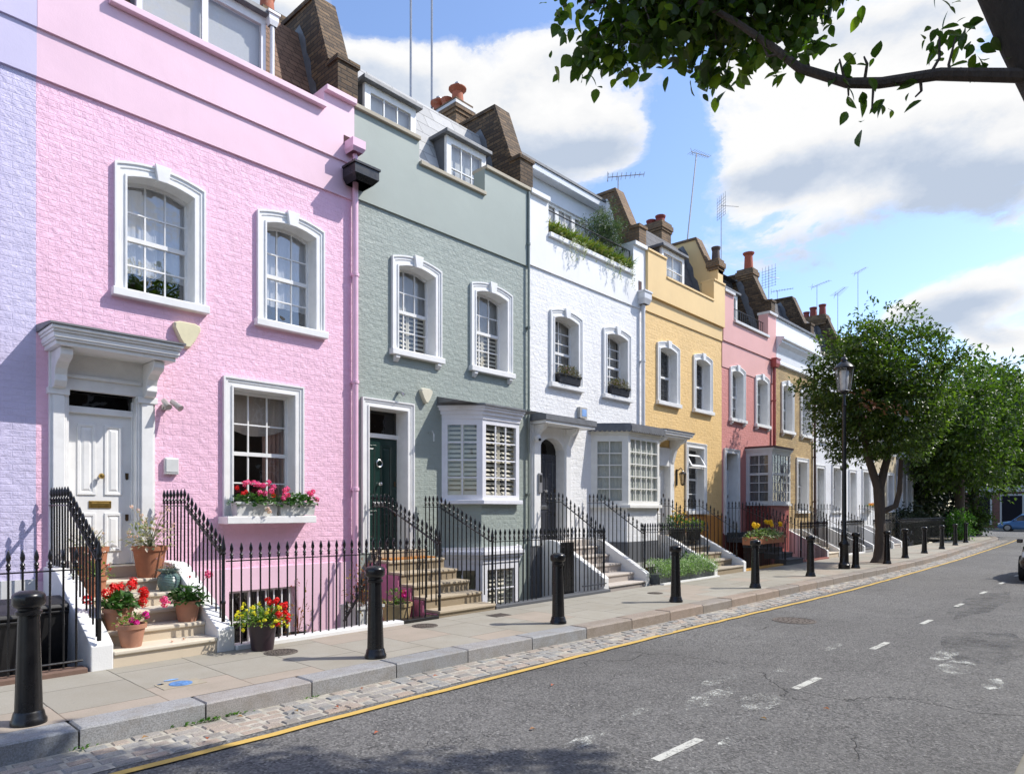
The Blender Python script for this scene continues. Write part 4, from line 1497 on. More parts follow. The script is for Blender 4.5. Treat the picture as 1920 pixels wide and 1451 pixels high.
def white_house():
    x0, x1 = 10.73, 15.3
    h = thing('terraced_house', (x0, YF, 0), 'white painted brick house with a scalloped lead bay roof and planted roof terrace', 'house')
    W = (0.8, 0.8, 0.8)
    WB, WS = painted_brick(W), stucco(W)
    holes = []
    w, a = upper_window(h, 11.43, 12.58, rng, zb=4.42, cols=2, rows=6, dress='curtains'); holes.append(a)
    w, a = upper_window(h, 13.43, 14.61, rng, zb=4.42, cols=2, rows=6, dress='curtains'); holes.append(a)
    holes += [(11.02, 11.96, 0.82, 3.36), (13.1, 15.15, 1.75, 3.35)]
    shell(h, x0, x1, WB, holes, 6.8, WS, [(x0, 11.35, 8.3), (11.35, 14.72, 7.56), (14.72, x1, 8.36)], 0.1, WS, mans=False, ztop_roof=9.75, roofmat=WS, plinth=(0.85, stucco((0.11, 0.115, 0.125))))
    GD = gloss_paint((0.045, 0.048, 0.06), 0.25)
    panel_door(h, 11.08, 11.9, 0.88, 2.85, YF + 0.2, GD, CHROME)
    m = MB()
    m.box(10.8, 11.08, YF - 0.05, YF + 0.22, 0.85, 3.42)
    m.box(11.9, 12.12, YF - 0.05, YF + 0.22, 0.85, 3.42)
    m.box(10.84, 11.04, YF - 0.08, YF - 0.05, 1.05, 3.3)
    m.box(11.93, 12.09, YF - 0.08, YF - 0.05, 1.05, 3.3)
    arc = [(11.08, 3.42), (11.08, 2.95)] + [(11.08 + 0.82 * i / 12, 2.95 + 0.24 * math.sin(PI * i / 12) ** 0.5) for i in range(1, 12)] + [(11.9, 2.95), (11.9, 3.42)]
    m.ext(arc, 'y', YF - 0.02, YF + 0.22)
    s = m.build('door_surround', WP_GLOSS, h)
    for a in (10.86, 11.96):
        m = MB()
        m.ext([(YF - 0.02, 3.42), (YF - 0.34, 3.42), (YF - 0.3, 3.34), (YF - 0.18, 3.26), (YF - 0.12, 3.12), (YF - 0.08, 3.05), (YF - 0.02, 3.05)], 'x', a, a + 0.11)
        m.build('bracket', WP_GLOSS, s)
    m = MB()
    m.quad((11.08, YF + 0.21, 2.85), (11.9, YF + 0.21, 2.85), (11.9, YF + 0.21, 3.3), (11.08, YF + 0.21, 3.3))
    m.build('fanlight', glass_mat(0.2, 0.06), h, recalc=False)
    m = MB()
    m.box(10.78, 12.5, 9.05, YF, 3.43, 3.49)
    cn = m.build('canopy', WP_GLOSS, h)
    m = MB()
    m.box(10.75, 12.53, 9.02, YF, 3.491, 3.61)
    m.ext([(9.04, 3.611), (YF, 3.611), (YF, 3.72)], 'x', 10.77, 12.5)
    m.build('lead_roof', LEAD, cn)
    plan = [(12.96, YF), (13.55, 8.85), (14.95, 8.85), (15.27, YF)]
    f, g = MB(), MB()
    CR = gloss_paint((0.78, 0.77, 0.72), 0.4)
    framed_face(f, g, plan[0], plan[1], 1.74, 3.38, 2, 5, fr=0.15)
    framed_face(f, g, plan[1], plan[2], 1.74, 3.38, 5, 5, fr=0.09)
    framed_face(f, g, plan[2], plan[3], 1.74, 3.38, 2, 5, fr=0.1)
    b = f.build('bay_window', CR, h)
    g.build('pane', GLASS, b, recalc=False)
    m = MB()
    cornice_path(m, plan, [(0.03, 3.381, 3.44), (0.07, 3.44, 3.515)])
    m.build('cornice', CR, b)
    scallop_roof(b, plan, 3.46)
    m = MB()
    cornice_path(m, plan, [(0.07, 1.66, 1.739)])
    m.build('sill', CR, b, bevel=0.008)
    for p, q, n in ((plan[0], plan[1], 8), (plan[1], plan[2], 14)):
        a, c = Vector((*p, 0)), Vector((*q, 0))
        d = (c - a).normalized()
        nv = Vector((d.y, -d.x, 0))
        s_ = drape(0.06, (c - a).length - 0.06, 1.8, 3.34, 0.0, n, 0.006, rng)
        m = MB()
        m.add([tuple(a + d * x - nv * (0.075 + y) + Vector((0, 0, z))) for x, y, z in s_.v], s_.f)
        m.build('net_curtain', fabric((0.6, 0.63, 0.57)), b, recalc=False)
    m = MB()
    m.ext([(13.0, YF + 0.01), (13.57, 8.9), (14.93, 8.9), (15.24, YF + 0.01)], 'z', 0.86, 1.66)
    m.build('bay_base', WB, b)
    m = MB()
    m.ext([(12.98, YF + 0.01), (13.555, 8.87), (14.945, 8.87), (15.26, YF + 0.01)], 'z', 0.35, 0.859)
    m.build('bay_plinth', stucco((0.11, 0.115, 0.125)), b)
    f, g = MB(), MB()
    framed_face(f, g, plan[1], plan[2], -0.7, 0.349, 4, 2, fr=0.13)
    framed_face(f, g, plan[0], plan[1], -0.7, 0.349, 2, 2, fr=0.13)
    bw = f.build('window', gloss_paint((0.5, 0.5, 0.47), 0.5), h)
    g.build('pane', GLASS, bw, recalc=False)
    # set-back attic behind the terrace
    m = MB()
    pierced(m, x0 + 0.1, x1 - 0.1, 7.5, 9.7, [(12.7, 14.7, 7.95, 9.3)], 10.8, 0.12)
    at = m.build('attic', stucco((0.62, 0.66, 0.72)), h, recalc=False)
    m = sash(12.7, 13.36, 7.95, 9.3, 10.86, 2, 3, meet=False, fr=0.06)
    for a in (13.37, 14.04):
        q = sash(a, a + 0.66, 7.95, 9.3, 10.86, 2, 3, meet=False, fr=0.06)
        m.add(q.v, q.f)
    w = m.build('window', WP_GLOSS, at)
    pane(12.7, 14.7, 7.95, 9.3, 10.9).build('pane', GLASS, w, recalc=False)
    m = MB()
    m.quad((12.6, 11.1, 7.9), (14.8, 11.1, 7.9), (14.8, 11.1, 9.3), (12.6, 11.1, 9.3))
    m.build('blind', fabric((0.42, 0.43, 0.45)), w, recalc=False)
    m = MB()
    m.box(x0 + 0.05, x1 - 0.25, 10.55, 12.5, 9.701, 9.86)
    m.build('fascia', gloss_paint((0.66, 0.69, 0.73)), at, bevel=0.01)
    m = MB()
    m.box(x0 + 0.03, x1 - 0.23, 10.52, 12.52, 9.861, 9.92)
    m.build('roof', LEAD, at)
    party_wall(h, 15.25, MB_, w=0.34, stub=8.95, top=10.1)
    m = MB()
    m.ext([(YF + 0.62, 8.7), (YF + 0.86, 9.6), (YF + 1.0, 9.95), (YF + 1.9, 9.97), (YF + 1.9, 8.0), (YF + 0.4, 8.0)], 'x', 15.04, 15.08)
    m.build('gable', WS, h)
    pipe(h, 15.1, YF - 0.09, -0.3, 6.9, 0.05, gloss_paint((0.66, 0.66, 0.67)), (0.34, 0.3, 6.9, 0.32))
    m = MB()
    m.box(14.96, 15.1, YF - 0.045, YF - 0.02, 7.2, 7.5)
    m.build('outlet', plain((0.08, 0.05, 0.05), 0.9), h)  # dark plate for the hole, its shade painted on
    return h

def yellow_house():
    x0, x1 = 15.3, 19.74
    h = thing('terraced_house', (x0, YF, 0), 'golden yellow painted brick house with leaded casements and ochre basement', 'house')
    B, YS, OC = painted_brick(YELLOW), stucco((0.79, 0.56, 0.26)), stucco((0.55, 0.22, 0.035))
    holes = []
    w, a = upper_window(h, 15.9, 17.08, rng, zb=4.55, zo=6.08, dress='lead', cols=1, rows=2); holes.append(a)
    w, a = upper_window(h, 17.9, 19.06, rng, zb=4.55, zo=6.08, dress='lead', cols=1, rows=2); holes.append(a)
    w, a = upper_window(h, 17.44, 18.68, rng, zb=1.6, zo=3.56, dress='lead', cols=1, rows=4, arch=False, key=False); holes.append(a)
    m = MB()
    m.box(17.6, 18.5, YF - 0.02, YF + 0.06, 2.82, 2.86)
    def rr(x0_, x1_, t0, t1, o):
        return [(x0_, YF - 0.1 + 0.2 * t0 - o, 2.87 + 0.36 * t0), (x1_, YF - 0.1 + 0.2 * t0 - o, 2.87 + 0.36 * t0), (x1_, YF - 0.1 + 0.2 * t1 - o, 2.87 + 0.36 * t1), (x0_, YF - 0.1 + 0.2 * t1 - o, 2.87 + 0.36 * t1)]
    m.loft([rr(17.62, 18.5, 0, 1, 0), rr(17.62, 18.5, 0, 1, 0.03), rr(17.68, 18.44, 0.14, 0.86, 0.03), rr(17.68, 18.44, 0.14, 0.86, 0)], closed=True)
    m.build('open_light', WP_GLOSS, w, recalc=False)
    holes += [(15.62, 16.56, 0.82, 3.24)]
    shell(h, x0, x1, B, holes, 6.82, YS, [(x0, 16.24, 8.36), (16.24, 19.0, 7.86), (19.0, x1, 8.5)], 0.06, YS, bandlines=((7.22, 0.11),), plinth=(1.45, OC), roofmat=DSLATE, cop_over=0.03)
    panel_door(h, 15.66, 16.5, 0.88, 2.8, YF + 0.12, gloss_paint((0.75, 0.75, 0.74)), BRASS)
    m = MB()
    m.box(15.5, 15.68, YF - 0.08, YF + 0.14, 0.85, 3.3)
    m.box(16.5, 16.7, YF - 0.08, YF + 0.14, 0.85, 3.3)
    m.box(15.68, 16.5, YF - 0.06, YF + 0.14, 2.81, 3.3)
    s = m.build('door_surround', WP_GLOSS, h)
    for a in (15.52, 16.55):
        m = MB()
        m.ext([(YF - 0.02, 3.52), (YF - 0.5, 3.52), (YF - 0.46, 3.44), (YF - 0.3, 3.38), (YF - 0.2, 3.26), (YF - 0.14, 3.05), (YF - 0.1, 2.9), (YF - 0.02, 2.9)], 'x', a, a + 0.12)
        m.build('bracket', WP_GLOSS, s)
    m = MB()
    for o, a, b in ((0, 3.521, 3.57), (0.05, 3.57, 3.63), (0.08, 3.63, 3.67)):
        m.box(15.45 - o, 16.78 + o, 8.98 - o, YF, a, b)
    cn = m.build('canopy', WP_GLOSS, h)
    m = MB()
    m.ext([(8.88, 3.671), (YF, 3.671), (YF, 3.78), (8.88, 3.7)], 'x', 15.4, 16.88)
    m.build('lead_roof', LEAD, cn)
    dormer(h, 17.2, 18.5, 7.75, 9.18, 10.1, 2, 3, 1.4, side=LEAD)
    party_wall(h, 19.7, YS, cap=MB_, w=0.34, stub=9.0, top=10.1)
    stack(h, 19.55, 19.9, YF + 0.02, YF + 0.34, 8.9, 9.35, MB_, [(19.72, YF + 0.18, 0.13, 0.42)], potmat=plain((0.09, 0.06, 0.05), 0.7))
    stack(h, 19.75, 20.35, 11.6, 12.4, 10.0, 11.2, MB_, [(20.0, 11.8, 0.16, 0.26), (20.0, 12.15, 0.16, 0.2)], potmat=terracotta((0.26, 0.05, 0.04)))
    return h

def coral_house():
    x0, x1 = 19.74, 23.85
    h = thing('terraced_house', (x0, YF, 0), 'coral red painted brick house with a square white bay window', 'house')
    B, CS = painted_brick(CORAL), stucco((0.71, 0.39, 0.36))
    holes = []
    w, a = upper_window(h, 20.26, 21.38, rng, zb=4.52, zo=6.1, corbels=True); holes.append(a)
    w, a = upper_window(h, 22.18, 23.32, rng, zb=4.52, zo=6.1, corbels=True); holes.append(a)
    holes += [(19.96, 20.84, 0.82, 3.44), (21.62, 23.0, 1.85, 3.45)]
    shell(h, x0, x1, B, holes, 6.05, CS, [(x0, 20.46, 8.36), (20.46, 23.15, 7.54), (23.15, x1, 8.4)], 0.09, gloss_paint((0.62, 0.6, 0.57)), bandlines=((6.86, 0.06),), plinth=(0.9, stucco((0.22, 0.06, 0.05))), mans=False, roofmat=DSLATE, bandproud=0.02)
    surround(19.86, 20.94, 20.0, 20.8, 0.85, 3.54, 3.4, 0, 0, 0.06, 0.36).build('door_surround', WP_GLOSS, h)
    panel_door(h, 20.0, 20.8, 0.88, 2.9, YF + 0.28, gloss_paint((0.6, 0.63, 0.66)), CHROME)
    m = MB()
    m.quad((20.0, YF + 0.3, 2.9), (20.8, YF + 0.3, 2.9), (20.8, YF + 0.3, 3.4), (20.0, YF + 0.3, 3.4))
    m.build('fanlight', GLASS, h, recalc=False)
    plan = [(21.5, YF), (21.53, 8.66), (23.1, 8.66), (23.13, YF)]
    f, g = MB(), MB()
    CR = gloss_paint((0.62, 0.64, 0.65), 0.45)
    framed_face(f, g, plan[0], plan[1], 1.82, 3.5, 2, 5, fr=0.12, transom=2.78)
    framed_face(f, g, plan[1], plan[2], 1.82, 3.5, 6, 5, fr=0.09, transom=2.78)
    b = f.build('bay_window', CR, h)
    g.build('pane', GLASS, b, recalc=False)
    m = MB()
    cornice_path(m, plan, [(0.03, 3.501, 3.56), (0.07, 3.56, 3.62)])
    m.build('cornice', CR, b)
    m = MB()
    cornice_path(m, plan, [(0.1, 3.621, 3.68)])
    m.build('lead_roof', plain((0.1, 0.04, 0.04), 0.6), b)
    m = MB()
    cornice_path(m, plan, [(0.05, 1.76, 1.819)])
    m.build('sill', CR, b)
    m = MB()
    m.ext([(21.54, YF + 0.01), (21.56, 8.7), (23.07, 8.7), (23.09, YF + 0.01)], 'z', -0.4, 1.76)
    m.build('bay_base', stucco((0.3, 0.075, 0.065)), b)
    for p, q, n in ((plan[0], plan[1], 5), (plan[1], plan[2], 8)):
        a, c = Vector((*p, 0)), Vector((*q, 0))
        d = (c - a).normalized()
        nv = Vector((d.y, -d.x, 0))
        s_ = drape(0.08, (c - a).length - 0.08, 1.86, 3.46, 0.0, n, 0.006, rng)
        m = MB()
        m.add([tuple(a + d * x - nv * (0.11 + y) + Vector((0, 0, z))) for x, y, z in s_.v], s_.f)
        m.build('net_curtain', fabric((0.2, 0.2, 0.2)), b, recalc=False)
    dormer(h, 21.2, 22.6, 7.5, 9.05, 10.3, 2, 2, 1.2, side=LEAD)
    party_wall(h, 23.8, DB, w=0.34, stub=8.95, top=10.1)
    stack(h, 23.6, 24.05, 10.2, 10.75, 9.9, 10.3, MB_, [(23.8, 10.42, 0.16, 0.62, 0.2)], potmat=terracotta((0.42, 0.1, 0.055)))
    pipe(h, 23.62, YF - 0.09, -0.3, 6.7, 0.055, gloss_paint((0.4, 0.085, 0.075)), (0.34, 0.28, 6.6, 0.3))
    m = MB()
    for i in range(17):
        x = 20.55 + i * 0.16
        m.tube([(x, YF + 0.12, 7.63), (x, YF + 0.12, 8.1)], 0.009, 5)
    m.tube([(20.47, YF + 0.12, 8.1), (23.15, YF + 0.12, 8.1)], 0.013, 6)
    m.build('balcony_rail', IRON, h)
    return h

def brick_house():
    x0, x1 = 23.85, 27.72
    h = thing('terraced_house', (x0, YF, 0), 'unpainted yellow brown brick house under a deep white cornice', 'house')
    holes = []
    w, a = upper_window(h, 24.43, 25.6, rng, zb=4.5, zo=6.2, corbels=True); holes.append(a)
    w, a = upper_window(h, 26.3, 27.45, rng, zb=4.5, zo=6.2, corbels=True); holes.append(a)
    w, a = upper_window(h, 25.87, 27.12, rng, zb=1.6, zo=3.6, arch=False, key=False); holes.append(a)
    holes += [(24.06, 24.94, 0.82, 3.34)]
    WS = stucco((0.78, 0.78, 0.78))
    shell(h, x0, x1, YB, holes, 6.78, WS, [(x0, x1, 8.42)], 0.08, LEAD, roofmat=DSLATE, plinth=(0.9, stucco((0.5, 0.48, 0.45))))
    m = MB()
    prof = [(YF - 0.036, 6.8), (YF - 0.09, 6.8), (YF - 0.09, 6.88), (YF - 0.06, 6.92), (YF - 0.07, 7.2), (YF - 0.14, 7.4), (YF - 0.26, 7.52), (YF - 0.26, 7.58), (YF - 0.34, 7.62), (YF - 0.34, 7.7), (YF - 0.036, 7.76)]
    m.ext(prof, 'x', x0 + 0.002, x1 - 0.002)
    m.build('cornice', gloss_paint((0.76, 0.77, 0.78), 0.5), h)
    panel_door(h, 24.1, 24.9, 0.88, 2.8, YF + 0.2, gloss_paint((0.7, 0.7, 0.68)), BRASS)
    surround(23.98, 25.02, 24.1, 24.9, 0.85, 3.42, 3.3, 0, 0).build('door_surround', WP_GLOSS, h)
    party_wall(h, 27.68, DB, w=0.34, stub=8.9, top=10.1)
    pipe(h, 27.66, YF - 0.08, -0.3, 6.8, 0.045, plain((0.06, 0.025, 0.02), 0.5))
    return h

def far_house(x0, x1, label, wall, pot_x=None, flowerbox=False):
    h = thing('terraced_house', (x0, YF, 0), label, 'house')
    W = x1 - x0
    holes = []
    for a, b in ((0.75, 1.85), (2.5, 3.6)):
        w, q = upper_window(h, x0 + a, x0 + b, rng, zb=4.5, zo=6.1, cols=2); holes.append(q)
    w, q = upper_window(h, x0 + 2.15, x0 + 3.4, rng, zb=1.6, zo=3.55, arch=False, key=False, cols=2, dress='none'); holes.append(q)
    holes.append((x0 + 0.31, x0 + 1.19, 0.82, 3.34))
    shell(h, x0, x1, painted_brick(wall), holes, 6.8, stucco(wall), [(x0, x0 + 0.7, 8.4), (x0 + 0.7, x1 - 0.6, 7.9), (x1 - 0.6, x1, 8.4)], 0.08, STONE, roofmat=DSLATE)
    panel_door(h, x0 + 0.35, x0 + 1.15, 0.88, 2.8, YF + 0.2, gloss_paint((0.6, 0.62, 0.62)), CHROME)
    surround(x0 + 0.22, x0 + 1.28, x0 + 0.35, x0 + 1.15, 0.85, 3.43, 3.3, 0, 0).build('door_surround', WP_GLOSS, h)
    party_wall(h, x1 - 0.1, DB, w=0.34, stub=8.9, top=10.1)
    if pot_x:
        stack(h, x1 - 0.35, x1 + 0.15, 10.3, 11.4, 9.9, 10.35, MB_, [(x1 - 0.1, 10.5, 0.15, 0.5), (x1 - 0.1, 10.9, 0.15, 0.45), (x1 - 0.1, 11.2, 0.13, 0.3)], potmat=terracotta((0.28, 0.06, 0.045)))
    return h

lilac_house(); pink_house(); green_house(); white_house(); yellow_house(); coral_house(); brick_house()
far_house(27.72, 31.9, 'white painted house behind the crown of the nearer round tree', (0.72, 0.73, 0.75), True)
far_house(31.9, 36.1, 'second white house, between the other white one and the cream one', (0.74, 0.75, 0.76))
far_house(36.1, 40.0, 'cream painted house showing beside the nearer tree trunk', (0.6, 0.5, 0.34))
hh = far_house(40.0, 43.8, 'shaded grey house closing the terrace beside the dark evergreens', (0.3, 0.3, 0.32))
m = MB()
m.quad((43.79, YF, -0.5), (43.79, 14, -0.5), (43.79, 14, 10), (43.79, 10.5, 10), (43.79, YF, 8.4))
m.build('end_wall', DB, hh, recalc=False)

# ------------------------------------------------------------------ front steps
def front_steps(x0, x1, noses, label, treadmat, risermat, cheekmat=None, cheeks=(), sill=True, flank=None, low=True, name='front_steps'):
    """noses = (y, z) of each step's front edge, bottom to top; cheeks = (xa, xb) sloping side walls"""
    h = thing(name, (x0, noses[0][0], 0), label, 'steps')
    n = len(noses)
    for i, (y, z) in enumerate(noses):
        yb = noses[i + 1][0] + 0.02 if i + 1 < n else YF - 0.06
        zp = noses[i - 1][1] if i else -0.02
        m = MB()
        m.box(x0, x1, y - 0.025, yb, z - 0.045, z)
        s = m.build('step', treadmat, h, bevel=0.012)
        m = MB()
        m.box(x0 + 0.004, x1 - 0.004, y, yb, zp if i else -0.3, z - 0.046)
        m.build('riser', risermat, s)
    if sill:
        m = MB()
        m.box(x0 + 0.05, x1 - 0.05, YF - 0.2, YF + 0.12, noses[-1][1], noses[-1][1] + 0.14)
        m.build('threshold', treadmat, h, bevel=0.008)
    for xa, xb in cheeks:
        m = MB()
        y0, z0 = noses[0]
        P = [(y0 - 0.02, -0.4), (y0 - 0.02, 0.25), (y0 + 0.06, 0.3)]
        zt = noses[-1][1] + 0.17
        P += [(noses[-1][0] - 0.05, zt - 0.03), (noses[-1][0] + 0.12, zt), (YF - 0.04, zt), (YF - 0.04, -0.4)]
        m.ext(P, 'x', xa, xb)
        m.build('cheek_wall', cheekmat, h, bevel=0.012)
    if flank:
        m = MB()
        P = [(noses[0][0] + 0.02, -0.45)]
        for i, (y, z) in enumerate(noses):
            P += [(y + 0.02, (noses[i - 1][1] if i else -0.02) - 0.05), (y + 0.02, z - 0.05)]
        P += [(YF - 0.06, noses[-1][1] - 0.05), (YF - 0.06, -0.45)]
        m.ext(P, 'x', x0 - 0.035, x0 + 0.002)
        m.build('side_wall', flank, h)
    return h

SAND = stucco((0.64, 0.57, 0.46), 0.75, 0.3)
SANDR = stucco((0.6, 0.51, 0.39), 0.8, 0.3)
OLDST = stucco((0.42, 0.35, 0.25), 0.8, 0.6)
OLDSTR = stucco((0.3, 0.24, 0.16), 0.85, 0.6)
PALE = stucco((0.5, 0.45, 0.4), 0.8, 0.3)
WCHK = stucco((0.74, 0.74, 0.73), 0.6, 0.5)
N5 = lambda y: [(y, 0.17), (y + 0.32, 0.32), (y + 0.64, 0.47), (y + 0.96, 0.62), (y + 1.3, 0.77)]
PS_ = front_steps(2.285, 3.34, N5(7.66), 'clean cream stone steps between white cheek walls, set with flower pots', SAND, SANDR, WCHK, ((2.08, 2.284), (3.341, 3.54)))
G5 = [(7.68, 0.1), (7.99, 0.27), (8.29, 0.44), (8.6, 0.61), (8.92, 0.78)]
front_steps(6.66, 7.86, G5, 'weathered yellow stone steps with open iron rails up to the dark green door', OLDST, OLDSTR, flank=stucco((0.5, 0.16, 0.27)))
W5 = [(7.86, 0.09), (8.15, 0.26), (8.48, 0.44), (8.8, 0.62), (9.1, 0.8)]
front_steps(11.3, 12.68, W5, 'pale grey stone steps between white walls up to the black front door', PALE, stucco((0.42, 0.37, 0.33)), WCHK, ((11.13, 11.3), (12.68, 12.84)))
front_steps(15.66, 17.15, [(7.66, 0.17), (7.97, 0.34), (8.27, 0.5), (8.6, 0.66), (9.0, 0.8)], 'worn stone steps between white walls beside the clipped hedge planter', stucco((0.4, 0.35, 0.28), 0.85, 0.5), OLDSTR, WCHK, ((15.5, 15.66), (17.15, 17.31)))
DKS = stucco((0.07, 0.072, 0.076), 0.7)
front_steps(19.95, 21.3, N5(7.6), 'dark grey painted steps up to the coral red house', DKS, DKS)
front_steps(24.05, 25.1, N5(7.75), 'small cream steps up to the yellow brown brick house', SAND, SANDR, WCHK, ((23.9, 24.04), (25.1, 25.25)))
front_steps(28.0, 29.0, N5(7.7), 'grey steps with white walls behind the lamp post', DKS, stucco((0.3, 0.3, 0.3)), WCHK, ((27.85, 28.0), (29.0, 29.15)))
front_steps(32.1, 33.2, N5(7.7), 'white walled steps just beyond the nearer street tree', PALE, PALE, WCHK, ((31.95, 32.1), (33.2, 33.4)))
m = MB()
m.box(6.78, 7.74, 9.02, 9.34, 0.781, 0.805)
tag(m.build('door_mat', plain((0.42, 0.17, 0.035), 0.95, 0, 0.3, 60), at=(7.26, 9.2, 0.78)), 'orange brown coir door mat on the top step before the dark green door', 'door mat')

# ------------------------------------------------------------------ railings
BAL = {}
HEAD = [(0.0085, 0.0), (0.0085, 0.022), (0.017, 0.028), (0.017, 0.04), (0.011, 0.046), (0.02, 0.062), (0.011, 0.078), (0.0085, 0.086), (0.016, 0.105), (0.0185, 0.122), (0.013, 0.15), (0.005, 0.178), (0.0, 0.186)]
def bal_mesh(L, r=0.0102, k=1.15):
    key = (round(L * 20), r, k)
    if key not in BAL:
        m = MB()
        L = round(L * 20) / 20
        m.lathe([(r, -L), (r, 0.0)] + [(max(a * k, 0.0), b * k) for a, b in HEAD], 8)
        o = m.build('baluster', IRON, None, smooth=True, link=False)
        BAL[key] = o.data
        bpy.data.objects.remove(o)
    return BAL[key]

def railing(label, runs, newels=(), group='spear headed railings along the fronts', sp=0.113, bottom=None, name='railing', k=1.15, r=0.0102, cat='railing'):
    """runs: lists of (x, y, rail height, foot height); a baluster every sp metres"""
    x, y = runs[0][0][0], runs[0][0][1]
    h = thing(name, (x, y, 0), label, cat, group)
    for run in runs:
        m = MB()
        for a, b in zip(run, run[1:]):
            A, B = Vector(a[:3]), Vector(b[:3])
            d = (B - A)
            hz = Vector((d.x, d.y, 0)).normalized()
            w = Vector((-hz.y, hz.x, 0)) * 0.02
            t = Vector((0, 0, 0.006))
            vs = [A + w - t, A - w - t, A - w + t, A + w + t, B + w - t, B - w - t, B - w + t, B + w + t]
            m.add([tuple(v) for v in vs], [(0, 1, 2, 3), (7, 6, 5, 4), (0, 4, 5, 1), (1, 5, 6, 2), (2, 6, 7, 3), (3, 7, 4, 0)])
        m.build('rail', IRON, h)
        if bottom is not None:
            m = MB()
            for a, b in zip(run, run[1:]):
                m.tube([(a[0], a[1], a[3] + bottom), (b[0], b[1], b[3] + bottom)], 0.013, 6)
            m.build('rail', IRON, h)
        # walk along the run and plant the bars
        seg = [math.hypot(b[0] - a[0], b[1] - a[1]) for a, b in zip(run, run[1:])]
        tot = sum(seg)
        n = max(1, int(tot / sp))
        for i in range(n + 1):
            s = min(tot * (i + 0.5) / (n + 1), tot - 1e-6)
            j = 0
            while s > seg[j]:
                s -= seg[j]; j += 1
            t = s / seg[j]
            p = [u + (v - u) * t for u, v in zip(run[j], run[j + 1])]
            o = bpy.data.objects.new('baluster', bal_mesh(p[2] - p[3], r, k))
            C.objects.link(o)
            o.parent = h
            o.location = (p[0] - x, p[1] - y, p[2])
            o.rotation_euler = (rng.uniform(-0.006, 0.006), rng.uniform(-0.006, 0.006), 0)
    for nx, ny, zt, zb in newels:
        m = MB()
        m.lathe([(0.021, zb), (0.021, zb + 0.2), (0.027, zb + 0.21), (0.027, zb + 0.23), (0.019, zb + 0.24), (0.018, zt - 0.2), (0.028, zt - 0.195), (0.03, zt - 0.18), (0.02, zt - 0.17), (0.028, zt - 0.14), (0.026, zt - 0.12), (0.012, zt - 0.03), (0.0, zt + 0.03)], 10, (nx, ny, 0))
        m.build('newel', IRON, h, smooth=True)
    return h

def stair_rail(label, x, ynew, zfoot, yl=8.7, ztop=1.66, zland=0.95, xn=None, spear=1.3, zr=1.1):
    xn = x if xn is None else xn
    return railing(label, [[(x, YF - 0.06, ztop, zland), (x, yl, ztop, zland), (xn, ynew, zr, zfoot)]], [(xn, ynew - 0.03, spear, zfoot - 0.02)])

stair_rail('sloping railing on the left white wall of the pink house steps', 2.15, 7.66, 0.32)
stair_rail('sloping railing on the right white wall of the pink house steps', 3.4, 7.66, 0.36)
railing('low gate of spear bars before the black bins by the lilac house', [[(0.6, 7.68, 1.02, 0.05), (2.02, 7.68, 1.02, 0.05)]], [], bottom=0.07, name='gate', cat='gate', group=None)
railing('long railing on a white kerb from pink house to green house steps', [[(3.46, 7.68, 1.02, 0.02), (6.5, 7.72, 1.0, 0.02)]], [], sp=0.117)
railing('stair railing going down into the area behind the pink house front', [[(5.2, 7.95, 0.1, -0.4), (6.1, 8.35, 0.9, -0.1)]], [], sp=0.13, name='railing')
stair_rail('sloping railing on the left side of the yellow stone steps', 6.7, 7.74, 0.12, yl=9.0, zland=0.8)
stair_rail('sloping railing on the right side of the yellow stone steps', 7.83, 7.74, 0.12, yl=9.0, zland=0.8)
railing('straight railing before the green house bay and basement window', [[(7.9, 7.76, 1.09, 0.06), (10.3, 7.78, 1.08, 0.06)]], [], sp=0.117)
m = MB()
m.box(9.95, 10.3, 7.95, 8.0, -0.4, 1.0)
m.box(9.97, 10.28, 7.94, 7.955, -0.3, 0.9)
tag(m.build('iron_panel', IRON, at=(10.1, 7.97, 0)), 'solid black iron screen behind the bars at the end of the green front', 'screen')
railing('narrow area gate left of the white house steps', [[(10.34, 7.78, 1.07, 0.08), (11.12, 7.78, 1.05, 0.08)]], [], bottom=0.08, name='gate', cat='gate', group=None)
stair_rail('sloping railing on the left wall of the pale grey steps', 11.22, 7.95, 0.36, yl=9.0, ztop=1.78)
stair_rail('sloping railing on the right wall of the pale grey steps', 12.76, 7.95, 0.36, yl=9.0, ztop=1.78)
railing('railing of close set bars behind the hedge planter', [[(12.8, 8.02, 1.12, 0.05), (15.5, 8.02, 1.1, 0.05)]], [], sp=0.105)
stair_rail('sloping railing on the left wall of the worn stone steps', 15.58, 7.9, 0.36, yl=8.9, ztop=1.72)
stair_rail('sloping railing on the right wall of the worn stone steps', 17.23, 7.9, 0.36, yl=8.9, ztop=1.72)
railing('low dense railing under the yellow flower trough', [[(17.4, 7.76, 0.72, 0.02), (19.85, 7.76, 0.72, 0.02)]], [], sp=0.09)
stair_rail('sloping railing on the left side of the dark grey steps', 20.0, 7.68, 0.17, yl=9.0, ztop=1.68, zland=0.8)
stair_rail('sloping railing on the right side of the dark grey steps', 21.25, 7.68, 0.17, yl=9.0, ztop=1.68, zland=0.8)
railing('front railing before the square white bay', [[(21.4, 7.74, 1.05, 0.05), (23.85, 7.74, 1.05, 0.05)]], [], sp=0.12)
stair_rail('sloping railing of the small cream steps', 24.0, 7.8, 0.34, yl=8.9)
stair_rail('further sloping railing of the small cream steps', 25.2, 7.8, 0.34, yl=8.9)
railing('front railing of the yellow brown brick house', [[(25.3, 7.74, 1.05, 0.05), (27.85, 7.74, 1.05, 0.05)]], [], sp=0.12)
stair_rail('sloping railing of the grey steps behind the lamp post', 27.93, 7.76, 0.34, yl=8.9)
